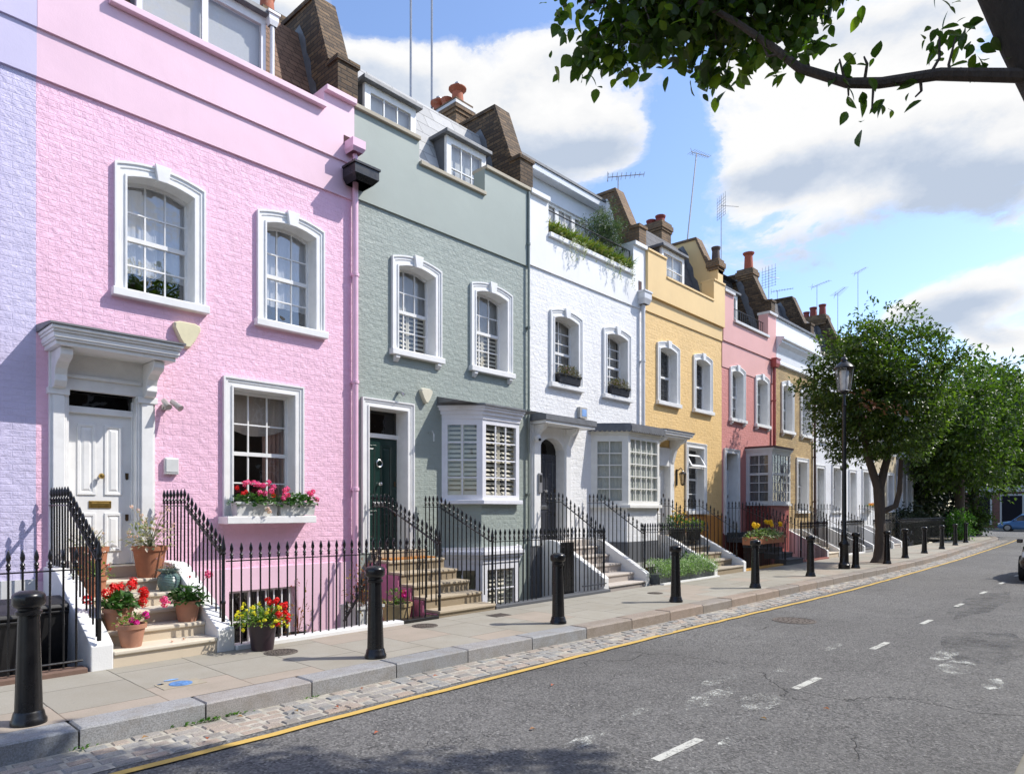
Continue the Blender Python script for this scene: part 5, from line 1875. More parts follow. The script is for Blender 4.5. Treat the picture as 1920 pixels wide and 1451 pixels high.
railing('front railing of the white house behind the nearer tree', [[(29.2, 7.74, 1.05, 0.05), (31.9, 7.74, 1.05, 0.05)]], [], sp=0.13)
stair_rail('sloping railing on the steps beyond the nearer street tree', 33.3, 7.76, 0.34, yl=8.9)
railing('furthest front railing, before the cream and grey houses', [[(33.5, 7.74, 1.05, 0.05), (43.5, 7.74, 1.05, 0.05)]], [], sp=0.16)

# stone kerbs that carry the railings
def coping_kerb(x0, x1, y, label, mat, h=0.05):
    m = MB()
    m.box(x0, x1, y - 0.1, y + 0.09, -0.45, h)
    return tag(m.build('railing_kerb', mat, at=(x0, y, 0), bevel=0.01), label, 'kerb')
coping_kerb(3.55, 5.95, 7.7, 'white painted kerb under the long railing by the pink house', WCHK)
coping_kerb(5.95, 6.62, 7.72, 'black kerb at the foot of the yellow stone steps, left side', IRON)
coping_kerb(7.88, 11.12, 7.77, 'grey painted kerb under the green house railing', stucco((0.09, 0.095, 0.105)))
coping_kerb(0.3, 2.05, 7.72, 'brown stone sill under the low gate by the bins', plain((0.16, 0.1, 0.075), 0.9))
coping_kerb(17.33, 19.9, 7.76, 'ochre painted kerb under the low dense railing', stucco((0.55, 0.3, 0.06)))
coping_kerb(21.35, 23.85, 7.76, 'dark red kerb before the square white bay', stucco((0.25, 0.07, 0.05)))
coping_kerb(25.25, 27.8, 7.76, 'white kerb under the railing of the brick house', WCHK)

# ------------------------------------------------------------------ bollards and lamp
def make_bollard():
    o = thing('bollard', (1.26, 6.14, 0), 'scuffed black iron bollard standing before the black bins', 'bollard', 'black bollards along the kerb')
    m = MB()
    prof = [(0.118, 0.0), (0.118, 0.03), (0.108, 0.045), (0.1, 0.085), (0.092, 0.1)]
    m.lathe([(r, z) for r, z in prof], 24, (1.26, 6.14, 0))
    m.build('base', IRON, o, smooth=True)
    # fluted, tapering shaft
    m = MB()
    n = 48
    loops = []
    for z, r in ((0.095, 0.09), (0.3, 0.084), (0.82, 0.069)):
        loops.append([(1.26 + r * (1 - 0.05 * (k % 6 in (0,)) ) * math.cos(2 * PI * k / n), 6.14 + r * (1 - 0.05 * (k % 6 in (0,))) * math.sin(2 * PI * k / n), z) for k in range(n)])
    m.loft(loops, closed=True)
    m.build('shaft', IRON, o, smooth=True)
    m = MB()
    m.lathe([(0.068, 0.815), (0.086, 0.82), (0.088, 0.845), (0.074, 0.855), (0.074, 0.868), (0.098, 0.885), (0.107, 0.9), (0.108, 0.955), (0.102, 0.972), (0.086, 0.985), (0.05, 0.997), (0.0, 1.0)], 24, (1.26, 6.14, 0))
    m.build('cap', IRON, o, smooth=True)
    return o
b0 = make_bollard()
BOL = [(4.4, 6.12, 'black bollard between the two coal hole covers, before the long railing'), (7.5, 6.07, 'black bollard in front of the green house railing'),
       (10.66, 5.98, 'black bollard between the pale grey steps and the hedge planter'), (13.69, 5.85, 'black bollard before the low railing with yellow flowers'),
       (17.06, 5.91, 'black bollard in front of the coral red house'), (20.3, 5.82, 'black bollard touching the lamp post base'),
       (22.6, 5.6, 'black bollard in front of the nearer tree trunk'), (25.74, 5.83, 'first black bollard beyond the nearer tree trunk'),
       (29.13, 5.96, 'second black bollard beyond the nearer tree trunk'), (32.87, 6.09, 'third black bollard beyond the nearer tree trunk'),
       (36.83, 6.29, 'fourth black bollard beyond the nearer trunk, left of the bright bush'), (40.26, 6.43, 'last black bollard, against the bright bush')]
for x, y, lab in BOL:
    c = copy_tree(b0, (x, y, 0), lab, rotz=rng.uniform(0, 3))
    c.rotation_euler[0] = rng.uniform(-0.012, 0.012)
    c.rotation_euler[1] = rng.uniform(-0.012, 0.012)

def lamp_post(x, y):
    o = thing('street_lamp', (x, y, 0), 'tall black street lamp with a tapered glass lantern', 'street lamp')
    m = MB()
    m.lathe([(0.15, 0), (0.15, 0.12), (0.13, 0.14), (0.115, 0.2), (0.11, 0.62), (0.13, 0.66), (0.125, 0.7), (0.08, 0.78), (0.068, 0.9), (0.075, 0.93), (0.06, 0.97), (0.055, 2.6), (0.048, 4.45), (0.065, 4.47), (0.065, 4.5), (0.042, 4.53), (0.036, 4.8), (0.06, 4.82), (0.1, 4.85), (0.1, 4.88), (0.0, 4.88)], 16, (x, y, 0))
    m.build('post', IRON, o, smooth=True)
    m = MB()
    b, t, n = [], [], 6
    for k in range(n):
        a = 2 * PI * (k + 0.5) / n
        b.append((x + 0.155 * math.cos(a), y + 0.155 * math.sin(a), 4.89))
        t.append((x + 0.235 * math.cos(a), y + 0.235 * math.sin(a), 5.5))
    m.loft([b, t], closed=True)
    ln = m.build('lantern_glass', glass_mat(0.9, 0.06), o)
    m = MB()
    for k in range(n):
        m.tube([b[k], t[k]], 0.011, 5)
        m.tube([b[k], b[(k + 1) % n]], 0.011, 5)
        m.tube([t[k], t[(k + 1) % n]], 0.014, 5)
    m.build('lantern_frame', plain((0.25, 0.25, 0.26), 0.5), ln)
    m = MB()
    m.lathe([(0.09, 4.9), (0.1, 5.0), (0.125, 5.4), (0.1, 5.45), (0.0, 5.46)], 14, (x, y, 0))
    m.build('bulb', plain((0.62, 0.62, 0.6), 0.3), ln, smooth=True)
    m = MB()
    m.lathe([(0.265, 5.49), (0.268, 5.52), (0.225, 5.58), (0.14, 5.655), (0.085, 5.69), (0.08, 5.74), (0.1, 5.75), (0.07, 5.79), (0.03, 5.82), (0.035, 5.85), (0.012, 5.885), (0.0, 5.93)], 12, (x, y, 0))
    m.build('lantern_roof', IRON, o, smooth=True)
    return o
lamp_post(19.88, 5.99)

# ------------------------------------------------------------------ things fixed to the walls
def alarm(x, z, s, label, mat):
    o = thing('alarm_box', (x, YF, z), label, 'alarm box')
    m = MB()
    top = [(-0.5, 0.42), (-0.3, 0.5), (0.3, 0.5), (0.5, 0.42), (0.52, 0.25), (0.3, -0.2), (0.08, -0.52), (-0.08, -0.52), (-0.3, -0.2), (-0.52, 0.25)]
    L0 = [(x + u * s, YF - 0.002, z + v * s) for u, v in top]
    L1 = [(x + u * s, YF - 0.055, z + v * s) for u, v in top]
    L2 = [(x + u * s * 0.9, YF - 0.085, z + v * s * 0.9) for u, v in top]
    m.loft([L0, L1, L2], closed=True)
    m.add(L2, [tuple(range(len(L2)))])
    m.build('housing', mat, o, bevel=0.006)
    return o
CREAM = gloss_paint((0.72, 0.66, 0.44), 0.45)
alarm(3.72, 3.97, 0.34, 'large cream shield shaped alarm box on the pink wall by the canopy', CREAM)
alarm(7.9, 3.67, 0.26, 'small cream shield shaped alarm box on the green wall', gloss_paint((0.7, 0.66, 0.52), 0.45))
o = thing('alarm_box', (12.55, YF, 3.85), 'square grey alarm box with a blue front above the lead canopy', 'alarm box')
m = MB(); m.box(12.42, 12.7, YF - 0.09, YF - 0.001, 3.72, 3.98); m.build('housing', plain((0.42, 0.41, 0.38), 0.6), o, bevel=0.01)
m = MB(); m.box(12.49, 12.66, YF - 0.096, YF - 0.09, 3.77, 3.93); m.build('front_plate', plain((0.25, 0.42, 0.75), 0.4), o)
o = thing('security_light', (3.45, YF, 2.98), 'twin spot security light on the pink wall beside the door case', 'light')
m = MB()
m.box(3.4, 3.47, YF - 0.05, YF - 0.001, 2.93, 3.0)
m.tube([(3.43, YF - 0.05, 2.97), (3.46, YF - 0.13, 3.0)], 0.012, 6)
m.build('bracket', plain((0.45, 0.44, 0.42), 0.4, 0.5), o)
for dx in (-0.025, 0.075):
    m = MB(); m.tube([(3.42 + dx, YF - 0.12, 3.04), (3.45 + dx * 1.5, YF - 0.24, 2.94)], [0.035, 0.045], 12); m.build('lamp_head', plain((0.5, 0.49, 0.47), 0.35, 0.6), o, smooth=True)
o = thing('meter_box', (3.5, YF, 2.2), 'pale grey square meter box on the pink wall right of the door', 'box')
m = MB(); m.box(3.43, 3.61, YF - 0.06, YF - 0.001, 2.08, 2.3); m.build('case', gloss_paint((0.6, 0.61, 0.6)), o, bevel=0.012)
m = MB(); m.box(3.445, 3.6, YF - 0.067, YF - 0.06, 2.11, 2.285); m.build('lid', gloss_paint((0.66, 0.67, 0.66)), o, bevel=0.006)
o = thing('wall_light', (7.32, YF, 3.65), 'small chrome bulkhead lamp above the green house door', 'light')
m = MB(); m.tube([(7.3, YF - 0.001, 3.66), (7.3, YF - 0.07, 3.66), (7.33, YF - 0.13, 3.6)], [0.03, 0.022, 0.035], 10); m.build('fitting', CHROME, o, smooth=True)
o = thing('wall_bracket', (8.0, YF, 2.95), 'thin pale hook on the green wall left of the bay', 'hook')
m = MB(); m.tube([(8.0, YF - 0.001, 3.02), (8.0, YF - 0.1, 3.03), (8.0, YF - 0.14, 2.98), (8.0, YF - 0.14, 2.85)], 0.01, 6); m.build('arm', plain((0.5, 0.52, 0.5), 0.4, 0.4), o, smooth=True)
o = thing('camera', (10.86, YF, 3.12), 'white dome security camera beside the black front door', 'camera')
m = MB(); m.lathe([(0.05, 0.07), (0.07, 0.05), (0.075, 0.0), (0.06, -0.045), (0.0, -0.07)], 14, (10.86, YF - 0.15, 3.12)); m.build('housing', gloss_paint((0.7, 0.7, 0.7)), o, smooth=True)
m = MB(); m.tube([(10.87, YF - 0.19, 3.1), (10.83, YF - 0.24, 3.09)], 0.03, 10); m.build('lens', plain((0.02, 0.02, 0.02), 0.2), o, smooth=True)
o = thing('entry_phone', (11.0, YF - 0.05, 2.2), 'slim grey entry phone on the white door case', 'entry phone')
m = MB(); m.box(10.95, 11.05, YF - 0.12, YF - 0.081, 1.98, 2.4); m.build('case', plain((0.35, 0.35, 0.36), 0.4, 0.4), o, bevel=0.006)
m = MB(); m.box(10.965, 11.035, YF - 0.125, YF - 0.12, 2.2, 2.36); m.build('screen', plain((0.03, 0.03, 0.03), 0.2), o)
o = thing('wall_lantern', (16.95, YF, 2.5), 'black wall lantern on the yellow front beside the door', 'lantern')
m = MB()
m.box(16.92, 16.98, YF - 0.03, YF - 0.001, 2.3, 2.75)
m.tube([(16.95, YF - 0.03, 2.7), (16.95, YF - 0.15, 2.78), (16.95, YF - 0.2, 2.7)], 0.014, 6)
m.lathe([(0.0, 0.24), (0.03, 0.2), (0.1, 0.15), (0.105, 0.13), (0.02, 0.13)], 8, (16.95, YF - 0.2, 2.48))
m.lathe([(0.0, -0.2), (0.05, -0.17), (0.06, -0.14), (0.02, -0.14)], 8, (16.95, YF - 0.2, 2.48))
for k in range(6):
    a = PI * k / 3
    m.tube([(16.95 + 0.055 * math.cos(a), YF - 0.2 + 0.055 * math.sin(a), 2.33), (16.95 + 0.09 * math.cos(a), YF - 0.2 + 0.09 * math.sin(a), 2.62)], 0.007, 4)
m.build('frame', IRON, o)
m = MB(); m.lathe([(0.048, -0.14), (0.085, 0.13)], 8, (16.95, YF - 0.2, 2.48)); m.build('glass', glass_mat(0.6, 0.1), o)

# ------------------------------------------------------------------ aerials
AL = plain((0.36, 0.36, 0.37), 0.4, 0.7)
def aerial(x, y, z0, z1, label, kind='yagi', lean=(0, 0), r=0.02, head=0.5, ang=0.5):
    o = thing('aerial', (x, y, z0), label, 'aerial', 'aerials on the roofs')
    top = Vector((x + lean[0], y + lean[1], z1))
    m = MB(); m.tube([(x, y, z0), tuple(top)], [r, r * 0.8], 6); m.build('mast', AL, o)
    if kind == 'pole':
        return o
    m = MB()
    d = Vector((math.cos(ang), math.sin(ang), 0.05))
    s = Vector((-d.y, d.x, 0))
    if kind == 'yagi':
        a, b = top - d * head * 0.4, top + d * head
        m.tube([tuple(a), tuple(b)], 0.012, 5)
        for i in range(9):
            p = a + (b - a) * i / 8
            w = head * (0.34 - 0.018 * i)
            m.tube([tuple(p - s * w), tuple(p + s * w)], 0.007, 4)
        m.tube([tuple(a - s * 0.05 + Vector((0, 0, -0.2)) * head), tuple(a + s * 0.05 + Vector((0, 0, 0.25)) * head)], 0.01, 4)
    else:
        for k in range(7):
            q = top + Vector((0, 0, -0.15 - k * head * 0.15))
            m.tube([tuple(q - s * head * 0.45), tuple(q + s * head * 0.45)], 0.008, 4)
        for k in range(5):
            q = top + s * (k - 2) * head * 0.2
            m.tube([tuple(q + Vector((0, 0, 0.05))), tuple(q - Vector((0, 0, head * 1.1)))], 0.008, 4)
        m.tube([tuple(top - Vector((0, 0, head * 0.5))), tuple(top + d * head - Vector((0, 0, head * 0.5)))], 0.012, 5)
    m.build('antenna', AL, o)
    return o
aerial(9.98, 12.5, 10.0, 16.5, 'bare aerial mast, the left one of the two rising out of the picture', 'pole', r=0.028)
aerial(10.62, 12.5, 10.0, 16.5, 'bare aerial mast, the right one of the two rising out of the picture', 'pole', r=0.028)
aerial(15.5, 10.45, 10.1, 10.7, 'squat aerial with long rods on the white gable peak', 'yagi', head=0.7, ang=-0.9)
aerial(21.1, 11.5, 10.0, 14.2, 'leaning aerial mast over the yellow house gable', 'yagi', lean=(0.85, 0.0), r=0.03, head=0.6, ang=-0.3)
aerial(24.9, 12, 10.0, 13.85, 'upright mast with a square grid antenna', 'grid', head=0.75, ang=-0.6)
aerial(29.5, 12, 10.0, 12.3, 'mast with a small grid and rods right of the red chimney pot', 'grid', head=0.8, ang=-0.2)
aerial(33.0, 13, 10.0, 12.3, 'low stubby aerial in front of the dark gable', 'yagi', head=0.7, ang=-1.2)
aerial(38.5, 13, 10.0, 13.9, 'first slim aerial left of the round tree top', 'yagi', head=0.8, ang=-1.9)
aerial(41.0, 12.7, 10.0, 14.0, 'second slim aerial left of the round tree top', 'yagi', head=0.9, ang=-2.4)
aerial(43.0, 12.2, 10.0, 15.6, 'tall aerial mast rising behind the round tree top', 'yagi', head=0.7, ang=-2.2)

# ------------------------------------------------------------------ pots and planting
GERAN = leaf_mat(((0.03, 0.085, 0.02), (0.05, 0.13, 0.025), (0.075, 0.17, 0.04), (0.04, 0.1, 0.02)), 0.25)
PALELEAF = leaf_mat(((0.30, 0.30, 0.2), (0.5, 0.4, 0.34), (0.2, 0.25, 0.12), (0.55, 0.42, 0.38), (0.16, 0.2, 0.09)), 0.3)
LIMELEAF = leaf_mat(((0.12, 0.22, 0.03), (0.18, 0.28, 0.04), (0.07, 0.15, 0.03)), 0.3)
GREYLEAF = leaf_mat(((0.16, 0.2, 0.17), (0.22, 0.25, 0.22), (0.1, 0.14, 0.1), (0.3, 0.24, 0.3)), 0.2)
RUSTLEAF = leaf_mat(((0.3, 0.06, 0.03), (0.34, 0.18, 0.03), (0.15, 0.13, 0.03), (0.25, 0.04, 0.04), (0.35, 0.25, 0.04)), 0.3)
BROWNLEAF = leaf_mat(((0.1, 0.09, 0.035), (0.16, 0.12, 0.07), (0.07, 0.08, 0.03), (0.2, 0.14, 0.1)), 0.2)
OLIVE = leaf_mat(((0.06, 0.1, 0.05), (0.1, 0.14, 0.08), (0.15, 0.18, 0.12), (0.04, 0.07, 0.03)), 0.2)
HEDGE = leaf_mat(((0.15, 0.26, 0.07), (0.22, 0.34, 0.11), (0.26, 0.36, 0.15), (0.1, 0.18, 0.05)), 0.25)
IVY = leaf_mat(((0.1, 0.17, 0.03), (0.2, 0.24, 0.05), (0.28, 0.25, 0.06), (0.06, 0.11, 0.02)), 0.3)
def petal_mat(a, b=None):
    return leaf_mat((a, b or sc(a, 0.75), sc(a, 1.12)), 0.25, 0.6)
RED, HOT, ROSE = petal_mat((0.72, 0.012, 0.012)), petal_mat((0.75, 0.06, 0.28), (0.8, 0.16, 0.36)), petal_mat((0.7, 0.02, 0.36))
GOLD, YEL = petal_mat((0.8, 0.5, 0.01)), petal_mat((0.8, 0.68, 0.03))
BLUSH = petal_mat((0.66, 0.42, 0.42), (0.7, 0.55, 0.5))
MAUVE = petal_mat((0.45, 0.25, 0.42))

def tuft(c, rad, n, L, W, droop=-0.1, seed=0, flat=0.4):
    """loose mound of leaves round c"""
    g = random.Random(seed)
    m = MB()
    c = Vector(c)
    for _ in range(n):
        d = rnd_dir(g)
        d.z = abs(d.z) * 0.9 + droop
        q = c + Vector((d.x * rad[0], d.y * rad[1], d.z * rad[2])) * g.random() ** 0.45
        leaf_shape(m, q, (d + rnd_dir(g) * 0.8 + Vector((0, 0, 0.1))).normalized(), Vector((0, 0, 1)) + rnd_dir(g) * flat, L * g.uniform(0.6, 1.2), W * g.uniform(0.6, 1.2), 0.15, 0.2)
    return m

def blooms(spots, r, n, psize, seed=0):
    """flower heads: balls of little petals at the spots"""
    g = random.Random(seed)
    m = MB()
    for s in spots:
        for _ in range(n):
            d = rnd_dir(g, 0.25)
            q = Vector(s) + d * r * g.uniform(0.55, 1)
            t = d.cross(rnd_dir(g)).normalized()
            b = d.cross(t)
            k = psize * g.uniform(0.7, 1.2)
            m.add([q - t * k * 0.5, q + b * k * 0.4 + d * k * 0.15, q + t * k * 0.5, q - b * k * 0.4 + d * k * 0.15], [(0, 1, 2, 3)])
    return m

def stems(m, c, tips, r=0.004):
    for t in tips:
        mid = (Vector(c) * 0.45 + Vector(t) * 0.55) + Vector((0, 0, 0.02))
        m.tube([c, tuple(mid), tuple(t)], [r, r * 0.8, r * 0.6], 4)

def pot_body(o, x, y, z, rt, rb, h, mat, rim=0.05, rimw=0.015, n=24):
    m = MB()
    m.lathe([(rb, 0), (rb + (rt - rb) * 0.1, h * 0.1), (rt - rimw, h - rim), (rt, h - rim + 0.004), (rt + 0.004, h), (rt - 0.018, h), (rt - 0.024, h - 0.03), (0.0, h - 0.03)], n, (x, y, z))
    m.build('pot', mat, o, smooth=True)
    m = MB()
    m.lathe([(rt - 0.03, h - 0.028), (0.0, h - 0.02)], n, (x, y, z))
    m.build('soil', plain((0.03, 0.02, 0.014), 0.95), o)

TC = terracotta()
TCP = terracotta((0.45, 0.22, 0.14))

def heads(o, top, flowers, seed):
    for k, (pm, spots, r, cnt, ps) in enumerate(flowers):
        for i, (a, b, c) in enumerate(spots):
            blooms([(top[0] + a, top[1] + b, top[2] + c)], r, cnt, ps, seed + k * 100 + i).build('flower_head', pm, o, recalc=False)

def flower_pot(x, y, z, rt, rb, h, label, mat, leaf, leafspec, flowers=(), rim=0.05, name='flower_pot'):
    """leafspec = (radii, count, L, W, lift); flowers = (material, spots relative to the pot top, ball radius, petals, petal size)"""
    o = thing(name, (x, y, z), label, 'flower pot', 'flower pots on the steps and in the areas')
    pot_body(o, x, y, z, rt, rb, h, mat, rim)
    top = (x, y, z + h)
    rad, n, L, W, lift = leafspec
    seed = int(x * 91 + y * 37)
    m = tuft((x, y, z + h + lift), rad, n, L, W, -0.05, seed)
    g = random.Random(seed)
    tips = [(x + g.uniform(-.7, .7) * rad[0], y + g.uniform(-.7, .7) * rad[1], z + h + lift + g.uniform(0.1, 0.9) * rad[2]) for _ in range(9)]
    for _, spots, *_r in flowers:
        tips += [(x + a, y + b, z + h + c) for a, b, c in spots]
    stems(m, (x, y, z + h - 0.03), tips)
    m.build('foliage', leaf, o, recalc=False)
    heads(o, (x, y, z + h), flowers, seed)
    return o

def ring(g, n, r, z0, z1):
    out = []
    for k in range(n):
        a = 2 * PI * (k + g.random()) / n
        q = r * g.uniform(0.4, 1)
        out.append((q * math.cos(a), q * math.sin(a), g.uniform(z0, z1)))
    return out
g = random.Random(11)
# on and beside the pink house steps
flower_pot(3.12, 9.08, 0.77, 0.2, 0.135, 0.39, 'big terracotta pot with pale pink variegated leaves, right of the white door', TC, PALELEAF, ((0.3, 0.28, 0.42), 230, 0.075, 0.035, 0.0), [(BLUSH, ring(g, 16, 0.3, 0.1, 0.5), 0.03, 16, 0.025)], 0.06)
flower_pot(2.47, 9.12, 0.77, 0.2, 0.15, 0.4, 'big terracotta pot behind the left rail of the pink house steps', TC, PALELEAF, ((0.22, 0.2, 0.26), 120, 0.06, 0.03, 0.0), [(BLUSH, ring(g, 8, 0.2, 0.08, 0.26), 0.02, 10, 0.02)], 0.06)
flower_pot(2.42, 8.76, 0.62, 0.135, 0.1, 0.23, 'terracotta pot with a few small red flowers behind the newel post', TC, LIMELEAF, ((0.2, 0.18, 0.22), 80, 0.05, 0.025, 0.0), [(RED, [(0.12, -0.05, 0.12), (0.16, 0.0, 0.07), (0.02, -0.1, 0.16)], 0.02, 12, 0.02), (BLUSH, ring(g, 6, 0.22, 0.12, 0.28), 0.015, 8, 0.018)])
flower_pot(2.47, 8.12, 0.32, 0.15, 0.105, 0.235, 'terracotta pot of bright scarlet geraniums on the left of the steps', TCP, GERAN, ((0.2, 0.2, 0.17), 230, 0.075, 0.075, 0.0), [(RED, [(-0.13, -0.05, 0.16), (-0.04, 0.0, 0.21), (0.12, -0.06, 0.23), (0.16, 0.05, 0.25), (0.24, -0.05, 0.15), (0.27, 0.02, 0.1), (0.06, 0.12, 0.2), (-0.28, 0.02, 0.1), (0.22, -0.1, 0.04)], 0.058, 60, 0.035)])
flower_pot(2.5, 7.8, 0.17, 0.145, 0.095, 0.24, 'weathered terracotta pot with magenta petunias, lowest on the steps', TCP, LIMELEAF, ((0.17, 0.15, 0.12), 70, 0.05, 0.03, 0.0), [(ROSE, [(-0.02, -0.09, 0.05), (0.02, -0.1, 0.02), (0.13, -0.03, 0.09), (0.15, 0.0, 0.06)], 0.028, 16, 0.045), (BLUSH, ring(g, 5, 0.17, 0.04, 0.12), 0.015, 8, 0.02)])
flower_pot(3.2, 8.12, 0.32, 0.145, 0.1, 0.24, 'terracotta pot with dark geranium leaves and two hot pink heads', TCP, GERAN, ((0.2, 0.19, 0.2), 230, 0.07, 0.07, 0.0), [(HOT, [(0.2, -0.1, 0.29), (-0.3, -0.12, 0.04), (-0.29, -0.13, 0.0)], 0.05, 46, 0.032), (RED, [(0.02, 0.0, 0.27)], 0.02, 12, 0.02)])
o = thing('glazed_pot', (3.22, 8.74, 0.62), 'round ribbed teal glazed pot with a grey green succulent', 'flower pot')
m = MB()
prof = [(0.09, 0.0)]
for i in range(25):
    t = i / 24
    r = 0.085 + 0.045 * math.sin(PI * (0.08 + t * 0.8)) - 0.025 * max(0, t - 0.75) * 4
    prof.append((r + (0.003 if i % 2 else -0.002), 0.01 + 0.22 * t))
prof += [(0.118, 0.245), (0.13, 0.262), (0.115, 0.265), (0.1, 0.23), (0.0, 0.22)]
m.lathe(prof, 28, (3.22, 8.74, 0.62))
m.build('pot', gloss_paint((0.1, 0.17, 0.155), 0.22), o, smooth=True)
tuft((3.22, 8.74, 0.85), (0.15, 0.14, 0.12), 160, 0.04, 0.014, -0.1, 5).build('foliage', GREYLEAF, o, recalc=False)
blooms([(3.22 + a, 8.74 + b, 0.9 + c) for a, b, c in ring(g, 7, 0.13, 0.02, 0.13)], 0.012, 8, 0.016, 3).build('flowers', MAUVE, o, recalc=False)
flower_pot(3.76, 7.42, 0.0, 0.175, 0.12, 0.34, 'tall dark purple pot spilling yellow and red flowers on the pavement', gloss_paint((0.035, 0.02, 0.027), 0.4), LIMELEAF, ((0.34, 0.24, 0.22), 700, 0.05, 0.022, -0.03), [(YEL, ring(g, 42, 0.3, -0.1, 0.2), 0.024, 12, 0.028), (RED, [(0.13 + g.uniform(-.08, .15), g.uniform(-.2, .1), g.uniform(-0.05, 0.22)) for _ in range(24)], 0.034, 20, 0.034)], 0.02)
# window boxes on the pink sill
def window_box(x0, x1, y0, y1, z, h, label, mat, leaf, spec, flowers, group='window boxes'):
    o = thing('window_box', ((x0 + x1) / 2, (y0 + y1) / 2, z), label, 'window box', group)
    m = MB()
    m.loft([[(x0 + 0.02, y0 + 0.015, z), (x1 - 0.02, y0 + 0.015, z), (x1 - 0.02, y1, z), (x0 + 0.02, y1, z)], [(x0, y0, z + h), (x1, y0, z + h), (x1, y1, z + h), (x0, y1, z + h)]], closed=True)
    m.quad((x0, y0, z + h - 0.01), (x1, y0, z + h - 0.01), (x1, y1, z + h - 0.01), (x0, y1, z + h - 0.01))
    m.box(x0 - 0.012, x1 + 0.012, y0 - 0.014, y0 + 0.004, z + h - 0.03, z + h + 0.006)
    m.build('trough', mat, o)
    seed = int(x0 * 100)
    rad, n, L, W = spec
    tuft(((x0 + x1) / 2, (y0 + y1) / 2 - 0.03, z + h - 0.02), ((x1 - x0) / 2 + rad[0], rad[1], rad[2]), n, L, W, -0.12, seed).build('foliage', leaf, o, recalc=False)
    heads(o, (x0, y0, z + h), flowers, seed)
    return o
WT = gloss_paint((0.6, 0.6, 0.58), 0.55, 0.14)
window_box(4.3, 4.93, 9.24, 9.42, 1.53, 0.19, 'left white window box full of hot pink geraniums on the pink house', WT, GERAN, ((0.08, 0.17, 0.2), 300, 0.07, 0.07), [(HOT, [(0.15, 0.05, 0.26), (0.21, 0.08, 0.28), (0.28, 0.05, 0.27), (0.36, 0.08, 0.25), (0.43, 0.06, 0.24), (0.5, 0.06, 0.28), (0.33, -0.02, 0.13), (0.4, -0.04, 0.12), (0.5, -0.04, 0.16), (0.58, 0.05, 0.22)], 0.046, 50, 0.03), (RED, [(0.1, 0.0, 0.12), (0.15, 0.02, 0.14), (0.52, -0.06, 0.1), (0.06, 0.1, 0.2)], 0.035, 30, 0.028), (BLUSH, [(0.42, -0.08, -0.1), (0.44, -0.08, -0.14)], 0.04, 30, 0.03)])
window_box(4.96, 5.54, 9.24, 9.42, 1.53, 0.19, 'right white window box with more leaves than flowers on the pink house', WT, GERAN, ((0.08, 0.17, 0.18), 330, 0.065, 0.065), [(HOT, [(0.02, -0.05, 0.06), (0.04, -0.06, 0.12), (0.1, -0.04, 0.1), (0.07, 0.0, 0.18), (0.14, 0.05, 0.2), (0.46, 0.0, 0.14), (0.52, 0.03, 0.12), (0.57, 0.06, 0.17), (0.6, 0.0, 0.05)], 0.042, 46, 0.03)])
BT = plain((0.02, 0.021, 0.026), 0.5)
window_box(11.62, 12.4, 9.36, 9.56, 4.43, 0.2, 'dark trough of brown heather in the left upper window of the white house', BT, BROWNLEAF, ((0.05, 0.17, 0.3), 900, 0.06, 0.02), [(MAUVE, ring(g, 10, 0.3, 0.02, 0.15), 0.015, 8, 0.016)])
window_box(13.62, 14.42, 9.36, 9.56, 4.43, 0.2, 'dark trough of brown heather in the right upper window of the white house', BT, BROWNLEAF, ((0.05, 0.17, 0.3), 900, 0.06, 0.02), [(MAUVE, ring(g, 10, 0.3, 0.02, 0.15), 0.015, 8, 0.016)])
window_box(34.2, 35.2, 9.2, 9.42, 1.62, 0.18, 'small box of orange flowers on the second white house', WT, LIMELEAF, ((0.03, 0.15, 0.14), 120, 0.08, 0.04), [(petal_mat((0.7, 0.25, 0.02)), [(a * 0.1, 0.0, 0.08 + 0.04 * math.sin(a * 3)) for a in range(10)], 0.07, 14, 0.05)])
